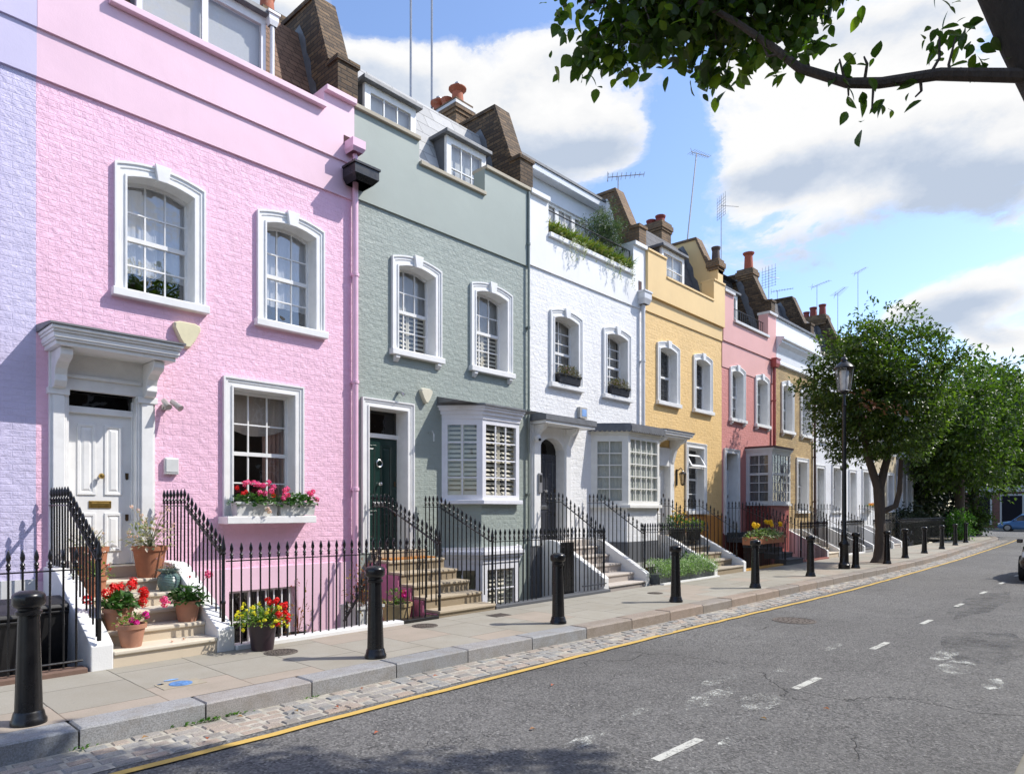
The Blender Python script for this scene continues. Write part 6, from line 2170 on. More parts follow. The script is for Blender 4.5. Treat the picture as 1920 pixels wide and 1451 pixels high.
# terrace of the white house
def terrace():
    o = thing('terrace_rail', (13.0, YF + 0.05, 7.66), 'thin black rail along the planted roof terrace of the white house', 'railing')
    m = MB()
    for z in (7.95, 8.2):
        m.tube([(11.37, YF + 0.05, z), (14.7, YF + 0.05, z)], 0.014, 6)
    m.build('rail', IRON, o)
    for x in (11.4, 13.0, 14.68):
        m = MB(); m.tube([(x, YF + 0.05, 7.66), (x, YF + 0.05, 8.2)], 0.016, 6); m.build('post', IRON, o)
    for i in range(26):
        x = 11.5 + i * 0.123
        m = MB(); m.tube([(x, YF + 0.05, 7.66), (x, YF + 0.05, 7.95)], 0.008, 5); m.build('baluster', IRON, o)
    o = thing('terrace_planter', (13.0, YF + 0.2, 7.66), 'long terrace planter with grassy growth trailing down the white parapet', 'planter')
    m = MB(); m.box(11.42, 14.65, YF + 0.1, YF + 0.3, 7.662, 7.84); m.build('trough', plain((0.12, 0.08, 0.05), 0.8), o)
    gg = random.Random(4)
    m = MB()
    for _ in range(1500):
        x = gg.uniform(11.42, 14.68)
        h = gg.uniform(0.1, 0.34)
        p = Vector((x, YF + gg.uniform(-0.03, 0.3), 7.7 + gg.uniform(0, 0.1)))
        leaf_shape(m, p, Vector((gg.uniform(-.5, .5), gg.uniform(-0.9, 0.2), gg.uniform(0.2, 1))), Vector((0, 0.3, 1)), h, 0.03, 0.1, 0.3)
    for _ in range(34):
        x = gg.choice((gg.uniform(12.0, 12.6), gg.uniform(13.4, 14.5), gg.uniform(11.5, 14.6)))
        ln = gg.uniform(0.15, 0.62)
        p = Vector((x, YF - 0.13, 7.72))
        k = int(ln / 0.05)
        for j in range(k):
            q = p + Vector((0.03 * math.sin(j * 0.7 + x * 9), -0.01 - 0.006 * math.sin(j), -0.05 * j))
            for _2 in range(2):
                leaf_shape(m, q, Vector((gg.uniform(-1, 1), -0.3, gg.uniform(-1, 0.3))), Vector((0, -1, 0.3)), 0.055, 0.02, 0.1, 0.1)
    m.build('foliage', IVY, o, recalc=False)
    o = thing('olive_bush', (14.2, 10.05, 7.5), 'grey green olive bush at the end of the white roof terrace', 'bush')
    m = MB(); m.lathe([(0.2, 0), (0.26, 0.45), (0.24, 0.45), (0.0, 0.42)], 16, (14.2, 10.05, 7.5)); m.build('pot', TC, o)
    m = MB(); m.tube([(14.2, 10.05, 7.9), (14.22, 10.05, 8.3), (14.15, 10.1, 8.8)], [0.04, 0.03, 0.015], 6); m.build('trunk', bark(), o)
    crown_mesh(random.Random(8), (14.2, 10.0, 8.68), (0.64, 0.5, 0.6), 260, 16, 0.09, 0.024, 0.3, -0.9, 0.3).build('crown', OLIVE, o, recalc=False)
terrace()

# planters and pots behind the long railing
o = thing('planter', (5.72, 8.3, -0.42), 'tall white square planter with a rust coloured shrub behind the railing', 'planter')
m = MB(); m.box(5.5, 5.95, 8.1, 8.5, -0.42, 0.2); m.box(5.48, 5.97, 8.08, 8.52, 0.2, 0.24); m.build('box', WT, o)
m = tuft((5.74, 8.3, 0.2), (0.3, 0.26, 0.85), 420, 0.06, 0.03, -0.1, 3)
stems(m, (5.74, 8.3, 0.15), [(5.74 + g.uniform(-.2, .2), 8.3 + g.uniform(-.2, .2), g.uniform(.5, .95)) for _ in range(9)])
m.build('foliage', RUSTLEAF, o, recalc=False)
flower_pot(6.35, 8.3, -0.3, 0.24, 0.16, 0.5, 'wide stone bowl with one magenta flower behind the railing', stucco((0.5, 0.38, 0.2)), LIMELEAF, ((0.2, 0.2, 0.24), 90, 0.07, 0.04, 0.0), [(ROSE, [(0.12, -0.05, 0.14), (0.16, 0, 0.1), (0.08, -0.08, 0.12)], 0.05, 26, 0.05)])
flower_pot(5.05, 8.9, -0.42, 0.15, 0.11, 0.26, 'thin dark pot with a climbing plant by the basement window', IRON, RUSTLEAF, ((0.25, 0.15, 0.9), 120, 0.05, 0.03, 0.0), [])
# black refuse bins by the lilac house
def bin_(x, y, z, label):
    o = thing('wheelie_bin', (x, y, z), label, 'bin', 'black refuse bins')
    BK = plain((0.014, 0.014, 0.015), 0.45)
    m = MB()
    m.loft([[(x - 0.22, y - 0.26, z + 0.06), (x + 0.22, y - 0.26, z + 0.06), (x + 0.22, y + 0.26, z + 0.06), (x - 0.22, y + 0.26, z + 0.06)], [(x - 0.28, y - 0.34, z + 0.98), (x + 0.28, y - 0.34, z + 0.98), (x + 0.28, y + 0.34, z + 0.98), (x - 0.28, y + 0.34, z + 0.98)]], closed=True)
    m.box(x - 0.3, x + 0.3, y - 0.36, y + 0.36, z + 0.93, z + 0.97)
    m.build('body', BK, o, bevel=0.015)
    m = MB()
    m.ext([(y - 0.38, z + 0.985), (y + 0.38, z + 0.985), (y + 0.36, z + 1.05), (y, z + 1.09), (y - 0.36, z + 1.03)], 'x', x - 0.31, x + 0.31)
    m.build('lid', BK, o, bevel=0.015)
    for s in (-0.24, 0.2):
        m = MB(); m.tube([(x + s, y + 0.28, z + 0.1), (x + s + 0.05, y + 0.28, z + 0.1)], 0.1, 14); m.build('wheel', BK, o)
bin_(1.4, 8.2, -0.42, 'black wheelie bin behind the low gate, the left one')
bin_(1.86, 8.75, -0.42, 'black wheelie bin against the white step wall, the rear one')
# clipped hedge planter by the pale grey steps
o = thing('hedge_planter', (14.1, 7.85, 0), 'long low planter overflowing with fresh green clipped hedge', 'planter')
m = MB(); m.box(12.9, 15.42, 7.62, 7.98, 0.0, 0.2); m.build('trough', plain((0.09, 0.1, 0.1), 0.7, 0, 0.3), o)
gg = random.Random(31)
m = MB()
for _ in range(5200):
    p = Vector((gg.uniform(12.83, 15.5), gg.uniform(7.5, 8.0), 0))
    hh_ = 0.47 + 0.06 * math.sin(p.x * 3.1) + 0.06 * math.sin(p.x * 7.7 + 1)
    p.z = gg.uniform(0.1, 1) ** 0.5 * hh_
    if p.z < hh_ * 0.75: p.y = gg.choice((gg.uniform(7.48, 7.62), gg.uniform(7.48, 7.62), p.y))
    leaf_shape(m, p, rnd_dir(gg, 0.3), Vector((0, -0.4, 1)), gg.uniform(0.035, 0.075), 0.018, 0.1, 0.1)
m.build('foliage', HEDGE, o, recalc=False)
o = thing('shrub', (15.0, 8.25, 0), 'leafy green shrub poking through the railing above the hedge planter', 'shrub')
m = MB(); m.tube([(15.0, 8.25, -0.4), (15.0, 8.25, 0.5)], [0.03, 0.015], 6); m.build('stem', bark(), o)
tuft((15.0, 8.2, 0.3), (0.4, 0.22, 0.5), 320, 0.07, 0.035, -0.3, 9).build('foliage', GERAN, o, recalc=False)
m = MB(); m.box(12.86, 15.48, 7.5, 7.6, -0.02, 0.03)
tag(m.build('planter_kerb', WCHK, at=(14, 7.55, 0)), 'thin white kerb along the front of the hedge planter', 'kerb')
flower_pot(15.9, 8.9, 0.8, 0.22, 0.16, 0.35, 'dark pot of leafy greens and yellow blooms at the head of the worn steps', IRON, GERAN, ((0.42, 0.32, 0.42), 320, 0.1, 0.06, 0.0), [(GOLD, ring(g, 5, 0.3, 0.25, 0.42), 0.04, 18, 0.04)])
flower_pot(16.9, 8.95, 0.8, 0.22, 0.16, 0.3, 'pot of bright lime green leaves at the head of the worn steps', IRON, LIMELEAF, ((0.4, 0.3, 0.34), 320, 0.1, 0.05, 0.0), [])
o = window_box(17.15, 19.45, 7.45, 7.68, 0.7, 0.2, 'terracotta trough of golden yellow flowers on the low dense railing', TC, leaf_mat(((0.1, 0.18, 0.05), (0.2, 0.26, 0.12), (0.34, 0.38, 0.26), (0.06, 0.12, 0.03)), 0.25), ((0.1, 0.25, 0.28), 620, 0.11, 0.06), [(GOLD, [(a, b, c) for a, b, c in [(0.2, 0, .32), (.32, .05, .35), (.45, .0, .3), (.55, 0.1, .26), (1.1, 0, .38), (1.2, .1, .4), (1.3, 0, .36), (1.42, 0.05, .4), (1.25, -.05, .3), (2.0, 0, .3), (2.08, .05, .34)]], 0.06, 34, 0.05)], group=None)

# ------------------------------------------------------------------ street trees
BARK = bark()
def tree(x, y, label, trunk, branches, crown_spec, leafm, name='street_tree', seed=1, extra=()):
    o = thing(name, (x, y, 0), label, 'tree')
    m = MB()
    for pts, rs in [trunk] + branches:
        m.tube(pts, rs, 12)
    m.build('trunk', BARK, o, smooth=True)
    g_ = random.Random(seed)
    m = MB()
    for spec in crown_spec:
        c = crown_mesh(g_, *spec)
        m.add(c.v, c.f)
    m.build('crown', leafm, o, recalc=False)
    for spec, mt in extra:
        crown_mesh(g_, *spec).build('dead_leaves', mt, o, recalc=False)
    return o
TL = leaf_mat(((0.032, 0.056, 0.01), (0.052, 0.09, 0.014), (0.085, 0.135, 0.02), (0.04, 0.068, 0.012), (0.13, 0.18, 0.028)), 0.36, 0.36)
TL2 = leaf_mat(((0.04, 0.07, 0.012), (0.075, 0.125, 0.018), (0.12, 0.18, 0.026), (0.032, 0.058, 0.012)), 0.36, 0.45)
TL3 = leaf_mat(((0.012, 0.022, 0.009), (0.018, 0.032, 0.012), (0.025, 0.045, 0.015)), 0.12, 0.5)  # near-black leaves: deep shade of the far end put into their colour
tx, ty = 23.05, 5.9
tree(tx, ty, 'round headed dark green street tree behind the street lamp',
     ([(tx - 0.06, ty, -0.03), (tx - 0.05, ty, 0.06), (tx - 0.04, ty, 0.16), (tx - 0.02, ty, 0.5), (tx, ty, 1.0), (tx + 0.02, ty + 0.02, 1.5), (tx + 0.02, ty + 0.05, 2.3)], [0.3, 0.25, 0.205, 0.165, 0.15, 0.15, 0.165]),
     [([(tx + 0.02, ty + 0.05, 2.2), (tx - 0.2, ty + 0.25, 3.1), (tx - 0.4, ty + 0.5, 4.6), (tx - 0.6, ty + 0.7, 6.0)], [0.13, 0.11, 0.08, 0.04]),
      ([(tx + 0.02, ty + 0.05, 2.2), (tx + 0.25, ty - 0.1, 3.1), (tx + 0.4, ty - 0.3, 4.5), (tx + 0.4, ty - 0.4, 6.3)], [0.14, 0.11, 0.08, 0.04]),
      ([(tx + 0.05, ty - 0.02, 1.55), (tx + 0.3, ty - 0.35, 1.75), (tx + 0.35, ty - 0.45, 2.2), (tx + 0.3, ty - 0.5, 3.2)], [0.1, 0.085, 0.08, 0.06])],
     [((tx, ty, 5.3), (2.15, 2.15, 2.45), 860, 19, 0.15, 0.07, 0.15, -0.88, 0.64), ((tx, ty, 5.3), (1.7, 1.7, 1.95), 300, 20, 0.2, 0.1, 0.12, -0.9, 0.3)], TL, seed=4,
     extra=[((20.95, 5.5, 4.75), (0.7, 0.7, 0.5), 6, 9, 0.15, 0.07), leaf_mat(((0.16, 0.06, 0.03), (0.22, 0.1, 0.05)), 0.2)] and [(((20.9, 5.6, 4.6), (0.5, 0.9, 0.5), 7, 9, 0.15, 0.07, 0.2, -0.9, 0.2), leaf_mat(((0.16, 0.06, 0.03), (0.22, 0.1, 0.05)), 0.2))])
tx, ty = 44.5, 7.4
tree(tx, ty, 'leafy street tree with a pale grey trunk at the end of the terrace',
     ([(tx, ty, -0.05), (tx, ty, 0.4), (tx + 0.05, ty, 2.0), (tx, ty, 3.6)], [0.34, 0.27, 0.24, 0.25]),
     [([(tx, ty, 3.4), (tx - 0.9, ty + 0.8, 5.0), (tx - 1.4, ty + 1.2, 7.5)], [0.2, 0.15, 0.06]), ([(tx, ty, 3.4), (tx + 0.8, ty - 0.8, 5.2), (tx + 1.0, ty - 1.2, 8.0)], [0.2, 0.15, 0.06])],
     [((tx - 0.4, ty - 0.3, 6.0), (3.0, 3.0, 3.4), 420, 18, 0.3, 0.16, 0.25, -0.9, 0.6), ((tx - 1.6, ty + 0.2, 4.7), (2.1, 1.9, 1.9), 140, 18, 0.3, 0.16, 0.25, -0.9, 0.5)], TL2, seed=6)
tx, ty = 53.5, 8.1
tree(tx, ty, 'tall dense street tree at the street corner beside the blue car',
     ([(tx, ty, -0.05), (tx, ty, 0.4), (tx + 0.05, ty, 2.0), (tx + 0.2, ty, 4.0)], [0.42, 0.33, 0.3, 0.3]),
     [([(tx + 0.2, ty, 3.8), (tx - 0.9, ty + 0.8, 5.5), (tx - 1.6, ty + 1.2, 9)], [0.24, 0.18, 0.06]), ([(tx + 0.2, ty, 3.8), (tx + 1.2, ty - 0.8, 6), (tx + 1.8, ty - 1.2, 9)], [0.24, 0.18, 0.06])],
     [((tx, ty - 0.3, 7.0), (4.0, 3.6, 4.6), 520, 18, 0.36, 0.2, 0.28, -0.85, 0.6), ((tx + 1.8, ty - 1.6, 5.2), (3.0, 2.4, 2.6), 200, 18, 0.34, 0.2, 0.25, -0.85, 0.5)], TL2, seed=9)
tx, ty = 49.0, 14.5
tree(tx, ty, 'evergreen tree coloured for deep shade filling the gap behind the grey trunk',
     ([(tx, ty, -0.1), (tx, ty, 5.0)], [0.4, 0.25]), [],
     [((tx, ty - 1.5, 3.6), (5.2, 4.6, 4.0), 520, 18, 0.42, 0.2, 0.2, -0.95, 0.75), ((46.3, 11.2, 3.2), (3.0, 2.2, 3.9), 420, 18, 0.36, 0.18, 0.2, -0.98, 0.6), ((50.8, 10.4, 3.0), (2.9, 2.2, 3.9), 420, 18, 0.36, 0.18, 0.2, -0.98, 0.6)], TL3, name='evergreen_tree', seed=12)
tx, ty = 60.0, 20.0
tree(tx, ty, 'broad dark tree standing behind the evergreen',
     ([(tx, ty, -0.1), (tx, ty, 6.0)], [0.4, 0.25]), [],
     [((tx, ty, 5.8), (6, 5, 5), 380, 18, 0.5, 0.25, 0.2, -0.95, 0.7)], TL, name='broad_tree', seed=13)
tx, ty = 76.0, 5.0
tree(tx, ty, 'distant tree above the brick building beyond the blue car',
     ([(tx, ty, -0.1), (tx, ty, 6.0)], [0.4, 0.25]), [],
     [((tx + 4, ty + 4, 10), (5, 5, 4.5), 300, 18, 0.5, 0.25, 0.2, -0.9, 0.7)], TL2, name='broad_tree', seed=14)
def bush(x, y, z, rad, n, label, mt, L=0.14, W=0.08, seed=3, name='bush'):
    o = thing(name, (x, y, z), label, 'bush')
    m = MB()
    for k in range(5):
        a = k * 1.3
        m.tube([(x, y, z), (x + rad[0] * 0.4 * math.cos(a), y + rad[1] * 0.4 * math.sin(a), z + rad[2])], [0.03, 0.01], 5)
    m.build('stem', BARK, o)
    crown_mesh(random.Random(seed), (x, y, z + rad[2] * 0.95), rad, n, 14, L, W, 0.25, -0.95, 0.4).build('foliage', mt, o, recalc=False)
LT = leaf_mat(((0.09, 0.2, 0.03), (0.13, 0.28, 0.05), (0.05, 0.12, 0.02)), 0.35)
bush(43.2, 7.2, 0, (0.95, 0.7, 0.85), 120, 'bright green bush at the foot of the grey trunk', LT, seed=3)
bush(51.8, 7.7, 0, (1.0, 0.8, 1.3), 110, 'leafy bush at the street corner left of the blue car', TL2, 0.2, 0.1, 5)
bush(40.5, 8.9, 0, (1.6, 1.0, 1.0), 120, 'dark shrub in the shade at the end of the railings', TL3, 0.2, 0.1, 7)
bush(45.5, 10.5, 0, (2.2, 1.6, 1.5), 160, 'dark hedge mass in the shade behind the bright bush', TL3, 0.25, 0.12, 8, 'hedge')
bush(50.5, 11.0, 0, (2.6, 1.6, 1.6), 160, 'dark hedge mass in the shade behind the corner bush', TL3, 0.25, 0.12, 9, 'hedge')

# the overhanging tree on the near pavement: trunk just out of frame, limb and leaves over the road
def overhang():
    o = thing('overhanging_tree', (5.75, -0.1, 0), 'large leaved tree overhanging the street from the upper right', 'tree')
    g_ = random.Random(77)
    m = MB()
    base = [(6.0, -0.4, -0.02), (6.0, -0.38, 0.5), (6.04, -0.3, 1.8), (6.06, -0.12, 3.0), (5.95, 0.27, 4.0), (5.75, 0.57, 4.8), (5.46, 0.92, 5.8), (5.14, 1.36, 7.0)]
    m.tube(base, [0.3, 0.24, 0.21, 0.19, 0.165, 0.15, 0.12, 0.08], 14)
    m.tube([(6.04, -0.1, 3.0), (6.35, -0.2, 4.2), (6.85, 0.0, 5.6), (7.0, 0.3, 7.0)], [0.16, 0.13, 0.1, 0.05], 10)
    m.build('trunk', bark((0.05, 0.04, 0.032)), o, smooth=True)  # darker bark than the branches, the crown's shade is in its colour
    # the level branch, leaving the limb and running left
    br = [(5.92, 0.36, 4.5), (5.72, 0.6, 4.55), (5.34, 1.01, 4.56), (5.07, 1.3, 4.5), (4.92, 1.46, 4.5), (4.7, 1.7, 4.6), (4.58, 1.83, 4.74), (4.41, 2.02, 4.92), (4.08, 2.36, 5.17)]
    b = MB()
    b.tube(br, [0.056, 0.046, 0.04, 0.036, 0.033, 0.029, 0.025, 0.02, 0.012], 8)
    def twig(p, q, r=0.012):
        p, q = Vector(p), Vector(q)
        mid = (p + q) / 2 + rnd_dir(g_) * 0.05
        b.tube([tuple(p), tuple(mid), tuple(q)], [r, r * 0.8, r * 0.5], 5)
    b.tube([(5.52, 0.86, 5.8), (5.1, 1.6, 5.75), (4.7, 2.1, 5.6), (4.3, 2.6, 5.45), (4.0, 2.95, 5.3)], [0.07, 0.055, 0.04, 0.026, 0.014], 7)
    b.tube([(5.2, 1.3, 6.6), (4.7, 2.1, 6.5), (4.1, 2.8, 6.3), (3.6, 3.4, 6.0)], [0.06, 0.045, 0.03, 0.014], 7)
    b.tube([(5.52, 0.86, 5.6), (5.6, 1.7, 6.3), (5.5, 2.6, 6.8)], [0.06, 0.04, 0.014], 7)
    lf = MB()
    def spray(p, n, spread, L=0.115, down=0.5):
        p = Vector(p)
        for _ in range(n):
            d = rnd_dir(g_)
            q = p + d * g_.random() ** 0.5 * spread
            dd = (rnd_dir(g_) + Vector((0, 0, -down))).normalized()
            s_ = g_.uniform(0.45, 1.2)
            leaf_shape(lf, q, dd, Vector((0, 0, 1)) + rnd_dir(g_) * 0.7, L * s_, L * 0.62 * s_, 0.2, 0.22, True)
    # leaves along the level branch: a few sprays, gaps between
    for p, q, n in (((5.3, 1.05, 4.56), (5.32, 1.0, 4.84), 15), ((5.4, 0.95, 4.56), (5.4, 0.92, 4.8), 6), ((5.25, 1.1, 4.55), (5.22, 1.12, 4.4), 5), ((5.05, 1.32, 4.5), (5.03, 1.34, 4.32), 9),
                    ((4.95, 1.43, 4.5), (4.9, 1.45, 4.4), 6), ((5.0, 1.38, 4.5), (5.0, 1.38, 4.68), 3), ((4.9, 1.48, 4.5), (4.88, 1.5, 4.66), 7), ((4.75, 1.65, 4.58), (4.75, 1.66, 4.74), 14), ((4.62, 1.8, 4.7), (4.66, 1.74, 4.62), 12), ((4.6, 1.82, 4.7), (4.55, 1.9, 4.8), 16)):
        twig(p, q)
        spray(q, n, 0.16)
    # the thick canopy to the left of the limb
    for _ in range(330):
        t = g_.random()
        a = Vector((4.85, 1.85, 5.3)).lerp(Vector((4.15, 2.78, 5.3)), t)
        q = a + Vector((g_.uniform(-.3, .3), g_.uniform(-.3, .3), g_.uniform(-0.4, 0.6)))
        q.z = max(q.z, 4.93 + 0.1 * math.sin(t * 17) - 0.04 * t)
        if g_.random() < 0.4: twig(a + Vector((0, 0, 0.2)), q, 0.009)
        spray(q, g_.randint(8, 13), 0.2)
    for _ in range(12):
        spray((g_.uniform(4.02, 4.16), g_.uniform(2.75, 3.0), g_.uniform(4.78, 5.2)), 7, 0.14)
    for _ in range(14):
        spray((g_.uniform(3.85, 4.1), g_.uniform(2.8, 3.2), g_.uniform(5.25, 5.6)), 7, 0.18)
    for _ in range(12):
        spray((g_.uniform(4.85, 5.25), g_.uniform(1.4, 1.8), g_.uniform(5.12, 5.4)), 6, 0.18)
    for _ in range(34):
        spray((g_.uniform(4.68, 5.0), g_.uniform(1.58, 1.9), g_.uniform(4.98, 5.4)), g_.randint(6, 10), 0.16)
    for q, n in (((4.95, 1.55, 5.28), 14), ((5.1, 1.4, 5.3), 10), ((5.35, 1.05, 5.28), 9), ((4.6, 2.0, 5.1), 16), ((4.5, 2.1, 4.98), 14)):
        spray(q, n, 0.17)
    # higher leaves, out of frame, whose dappled shade falls on the near road and kerb
    for _ in range(380):
        t = g_.random()
        gx, gy = 0.7 + 3.1 * t, 5.75 - 3.1 * t
        k = g_.random() * 1.7 - 0.5 * (1 - 0.4 * t)
        gx, gy = gx - 0.73 * k, gy - 0.68 * k
        if math.sin(gx * 4.3 + 1.0) + math.sin(gy * 5.1 + gx * 2) > 0.6 and k < 0.8:
            continue
        zz = g_.uniform(6.2, 7.8)
        q = Vector((gx + 0.684 * (zz + 0.15), gy - 0.585 * (zz + 0.15), zz))
        spray(q, g_.randint(9, 14), 0.26, 0.15)
        if _ % 3 == 0:
            f = min(1.0, max(0.0, (zz - 5.2) / 2.6)) * 0.9
            a = Vector((6.85, 0.0, 5.6)).lerp(Vector((7.0, 0.3, 7.0)), f) if q.x > 6 else Vector((5.52, 0.86, 5.75)).lerp(Vector((5.14, 1.36, 7.0)), f)
            b.tube([tuple(a), tuple(a.lerp(q, 0.5) + Vector((0, 0, 0.12))), tuple(q)], [0.022, 0.014, 0.006], 5)
    # leaves hanging by the limb in the corner
    for q in ((5.55, 0.9, 4.9), (5.62, 0.84, 4.78), (5.66, 0.78, 4.7), (5.5, 0.98, 5.2), (5.2, 1.3, 5.35), (5.3, 1.2, 5.3)):
        spray(q, 7, 0.13)
    b.build('branch', BARK, o, smooth=True)
    lf.build('leaves', leaf_mat(((0.035, 0.065, 0.012), (0.055, 0.1, 0.016), (0.075, 0.125, 0.02), (0.04, 0.07, 0.014), (0.16, 0.21, 0.025)), 0.5, 0.42), o, recalc=False)
overhang()

# weeds in the kerb joint, fallen leaves
m = MB()
gg = random.Random(2)
for cx, n in ((2.42, 90), (1.48, 14), (3.35, 10)):
    for _ in range(n):
        x = cx + gg.gauss(0, 0.05 if n < 20 else 0.13)
        leaf_shape(m, Vector((x, kerb_y(x) - 0.012 - abs(gg.gauss(0, 0.02)), ROAD + 0.01)), Vector((gg.uniform(-.6, .6), -0.5, gg.uniform(0.3, 1))), Vector((0, -0.5, 1)), gg.uniform(0.02, 0.055), 0.022, 0.1, 0.2)
tag(m.build('weeds', LT, recalc=False), 'little green weeds growing along the kerb joint', kind='stuff')
m = MB()
for x, y, z in ((2.62, 5.5, ROAD + 0.03), (3.0, 5.35, ROAD + 0.03), (3.3, 5.2, ROAD + 0.03), (1.9, 5.55, ROAD + 0.03), (4.1, 3.55, ROAD + 0.01), (6.25, 2.0, ROAD + 0.01), (5.6, 2.35, ROAD + 0.01), (4.6, 5.4, ROAD + 0.03), (3.8, 5.5, ROAD + 0.03), (2.2, 5.2, ROAD + 0.03), (2.9, 7.75, 0.177), (3.05, 7.8, 0.177), (5.2, 4.3, ROAD + .01), (3.2, 4.4, ROAD + .01)):
    a = gg.uniform(0, 6)
    leaf_shape(m, Vector((x, y, z)), Vector((math.cos(a), math.sin(a), 0.1)), Vector((0, 0, 1)), 0.06, 0.035, 0.3, 0.1)
tag(m.build('fallen_leaves', leaf_mat(((0.35, 0.12, 0.04), (0.3, 0.18, 0.06), (0.4, 0.1, 0.04)), 0.2), recalc=False), 'dry orange leaves scattered on the road and gutter', kind='stuff')

# ------------------------------------------------------------------ cars and the far corner
def car(x, y, rot, label, paint):
    """body lofted from cross-sections along its length (nose at +u)"""
    o = thing('parked_car', (x, y, ROAD), label, 'car')
    cs, sn = math.cos(rot), math.sin(rot)
    def W(u, v, z):
        return (x + u * cs - v * sn, y + u * sn + v * cs, ROAD + z)
    # u, bottom, waist z, half width at sill, half width at waist
    secs = [(-2.05, 0.42, 0.78, 0.62, 0.64), (-1.98, 0.3, 0.9, 0.76, 0.76), (-1.7, 0.22, 0.96, 0.83, 0.83), (-0.9, 0.2, 0.95, 0.86, 0.86), (0.3, 0.2, 0.92, 0.86, 0.86), (1.0, 0.2, 0.88, 0.86, 0.84), (1.6, 0.22, 0.78, 0.84, 0.78), (1.92, 0.28, 0.68, 0.76, 0.7), (2.05, 0.4, 0.58, 0.6, 0.58)]
    loops = []
    for u, zb, zw, ws, ww in secs:
        loops.append([W(u, s * k, z) for s, k, z in ((-1, ws * 0.86, zb), (-1, ws, zb + 0.12), (-1, ws * 1.02, (zb + zw) / 2), (-1, ww, zw - 0.06), (-1, ww * 0.88, zw), (0, 0, zw + 0.02), (1, ww * 0.88, zw), (1, ww, zw - 0.06), (1, ws * 1.02, (zb + zw) / 2), (1, ws, zb + 0.12), (1, ws * 0.86, zb))])
    m = MB()
    m.loft(loops, closed=True)
    m.add(loops[0], [tuple(range(11))]); m.add(loops[-1], [tuple(range(11))])
    # roof and pillars
    rf = [(-1.75, 1.16, 0.58), (-1.3, 1.42, 0.6), (-0.3, 1.5, 0.62), (0.4, 1.44, 0.6)]
    R2 = [[W(u, s * k, z) for s, k, z in ((-1, w * 1.06, z - 0.07), (-1, w * 0.9, z), (0, 0, z + 0.025), (1, w * 0.9, z), (1, w * 1.06, z - 0.07))] for u, z, w in rf]
    m.loft(R2)
    for s in (-1, 1):
        for a, b in (((1.05, 0.78, 0.86), (0.4, 0.6, 1.4)), ((0.05, 0.82, 0.93), (-0.05, 0.64, 1.42)), ((-1.0, 0.82, 0.94), (-0.9, 0.63, 1.42)), ((-1.9, 0.72, 0.9), (-1.7, 0.6, 1.14))):
            m.tube([W(a[0], s * a[1], a[2]), W(b[0], s * b[1], b[2])], 0.035, 6)
    body = m.build('body', paint, o, smooth=True)
    m = MB()
    GG = [[W(u, s * k, z) for s, k, z in ((-1, wb, zw - 0.02), (-1, wt, zt - 0.05), (1, wt, zt - 0.05), (1, wb, zw - 0.02))] for u, zw, zt, wb, wt in ((-1.93, 0.9, 0.92, 0.7, 0.66), (-1.68, 0.94, 1.2, 0.76, 0.58), (-1.25, 0.94, 1.42, 0.8, 0.6), (-0.3, 0.93, 1.48, 0.81, 0.62), (0.4, 0.9, 1.42, 0.8, 0.6), (1.12, 0.87, 0.9, 0.74, 0.68))]
    m.loft(GG)
    m.build('window', plain((0.015, 0.018, 0.02), 0.08), o, smooth=True)
    for u in (-1.28, 1.3):
        for s in (-1, 1):
            m = MB()
            m.tube([W(u, s * 0.7, 0.31), W(u, s * 0.875, 0.31)], [0.31, 0.31], 24)
            w = m.build('wheel', plain((0.02, 0.02, 0.02), 0.8), o)
            m = MB()
            m.tube([W(u, s * 0.872, 0.31), W(u, s * 0.885, 0.31)], [0.2, 0.18], 18)
            m.build('rim', plain((0.42, 0.43, 0.44), 0.35, 0.8), w)
    for s in (-1, 1):
        m = MB()
        m.add([W(1.9, s * 0.76, 0.62), W(2.04, s * 0.5, 0.56), W(2.0, s * 0.5, 0.68), W(1.75, s * 0.77, 0.74)], [(0, 1, 2, 3)])
        m.build('headlight', plain((0.6, 0.6, 0.62), 0.1), o, recalc=False)
        m = MB()
        m.box(-0.08, 0.08, -0.06, 0.06, -0.05, 0.05)
        m.v = [W(0.75 + a, s * 0.93 + b, 0.97 + c) for a, b, c in m.v]
        m.build('mirror', paint, o, bevel=0.02)
    return o
car(70.5, 6.9, PI / 2, 'blue hatchback parked across the far end of the street', gloss_paint((0.09, 0.2, 0.4), 0.2))
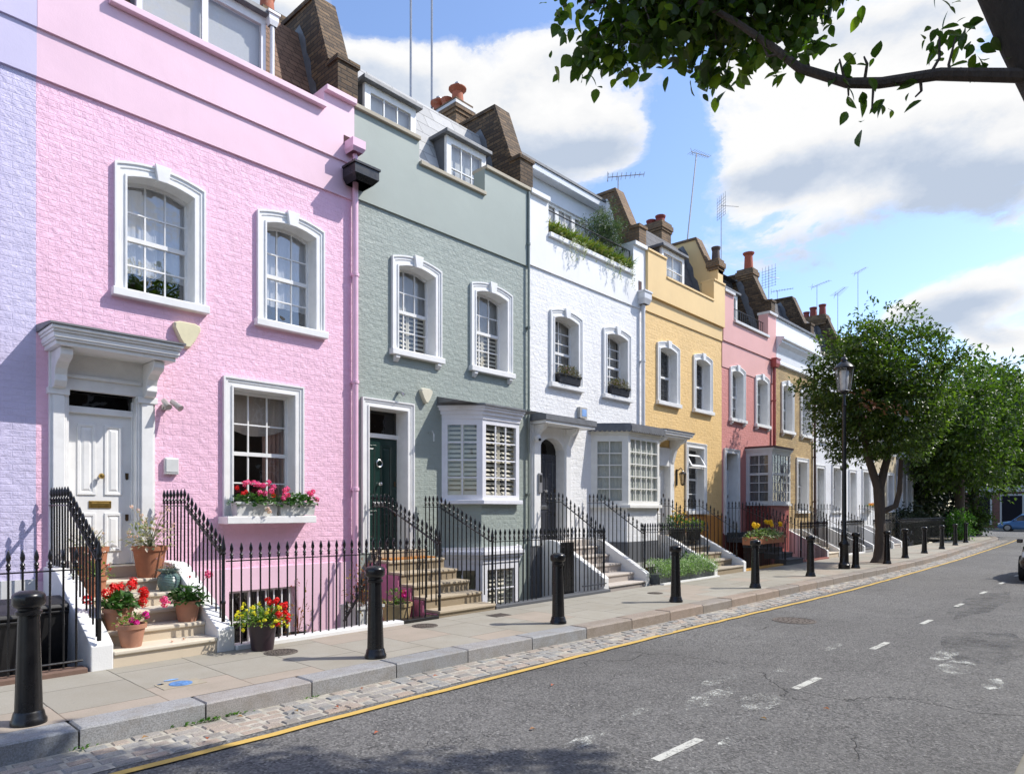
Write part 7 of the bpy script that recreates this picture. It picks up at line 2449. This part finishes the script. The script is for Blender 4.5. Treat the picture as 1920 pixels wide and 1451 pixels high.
car(22.5, 1.37, PI, 'dark brown car parked on the right, cut off by the edge', gloss_paint((0.05, 0.035, 0.03), 0.2))
h = thing('corner_building', (76, 8, 0), 'red brick corner building with a pale fascia behind the blue car', 'building')
RB = raw_brick((0.2, 0.075, 0.05), (0.28, 0.11, 0.08), (0.2, 0.17, 0.15))
m = MB()
m.box(76, 88, -12, 13, -0.3, 6.5)
m.build('wall', RB, h)
m = MB(); m.box(75.8, 76.0, -12, 13, 3.3, 4.1); m.build('fascia', stucco((0.5, 0.5, 0.47)), h)
m = MB(); m.box(75.4, 88.2, -12.2, 13.2, 6.5, 6.8); m.build('roof', LEAD, h)
for y in (11.0, 8.6, 6.2, 3.8):
    m = MB(); m.box(75.94, 76.0, y - 0.9, y + 0.9, 0.3, 3.1); w = m.build('window', gloss_paint((0.5, 0.5, 0.48)), h)
    m = MB(); m.box(75.92, 75.94, y - 0.75, y + 0.75, 0.45, 2.95); m.build('pane', plain((0.02, 0.02, 0.025), 0.1), w)

# the other side of the street, seen only in the window panes: houses with pitched roofs
OB = raw_brick((0.16, 0.1, 0.065), (0.24, 0.16, 0.1), (0.2, 0.17, 0.14))
for i in range(9):
    x = -6 + i * 5.6
    h = thing('opposite_house', (x, -5.0, 0), 'brick house across the street, seen only in the panes: number %s from the corner' % ('one', 'two', 'three', 'four', 'five', 'six', 'seven', 'eight', 'nine')[i], 'house')
    m = MB(); m.box(x, x + 5.59, -9, -4.2, -0.3, 7.4); m.build('wall', OB, h)
    m = MB(); m.ext([(-4.1, 7.4), (-4.1, 7.5), (-6.6, 9.2), (-9.1, 7.5), (-9.1, 7.4)], 'x', x, x + 5.59); m.build('roof', DSLATE, h)
    for a in (1.0, 3.4):
        for z in (1.5, 4.4):
            m = MB(); m.box(x + a, x + a + 1.1, -4.24, -4.17, z, z + 1.7); w = m.build('window', WP_GLOSS, h)
            m = MB(); m.box(x + a + 0.12, x + a + 0.98, -4.17, -4.16, z + 0.12, z + 1.58); m.build('pane', plain((0.03, 0.03, 0.035), 0.1), w)
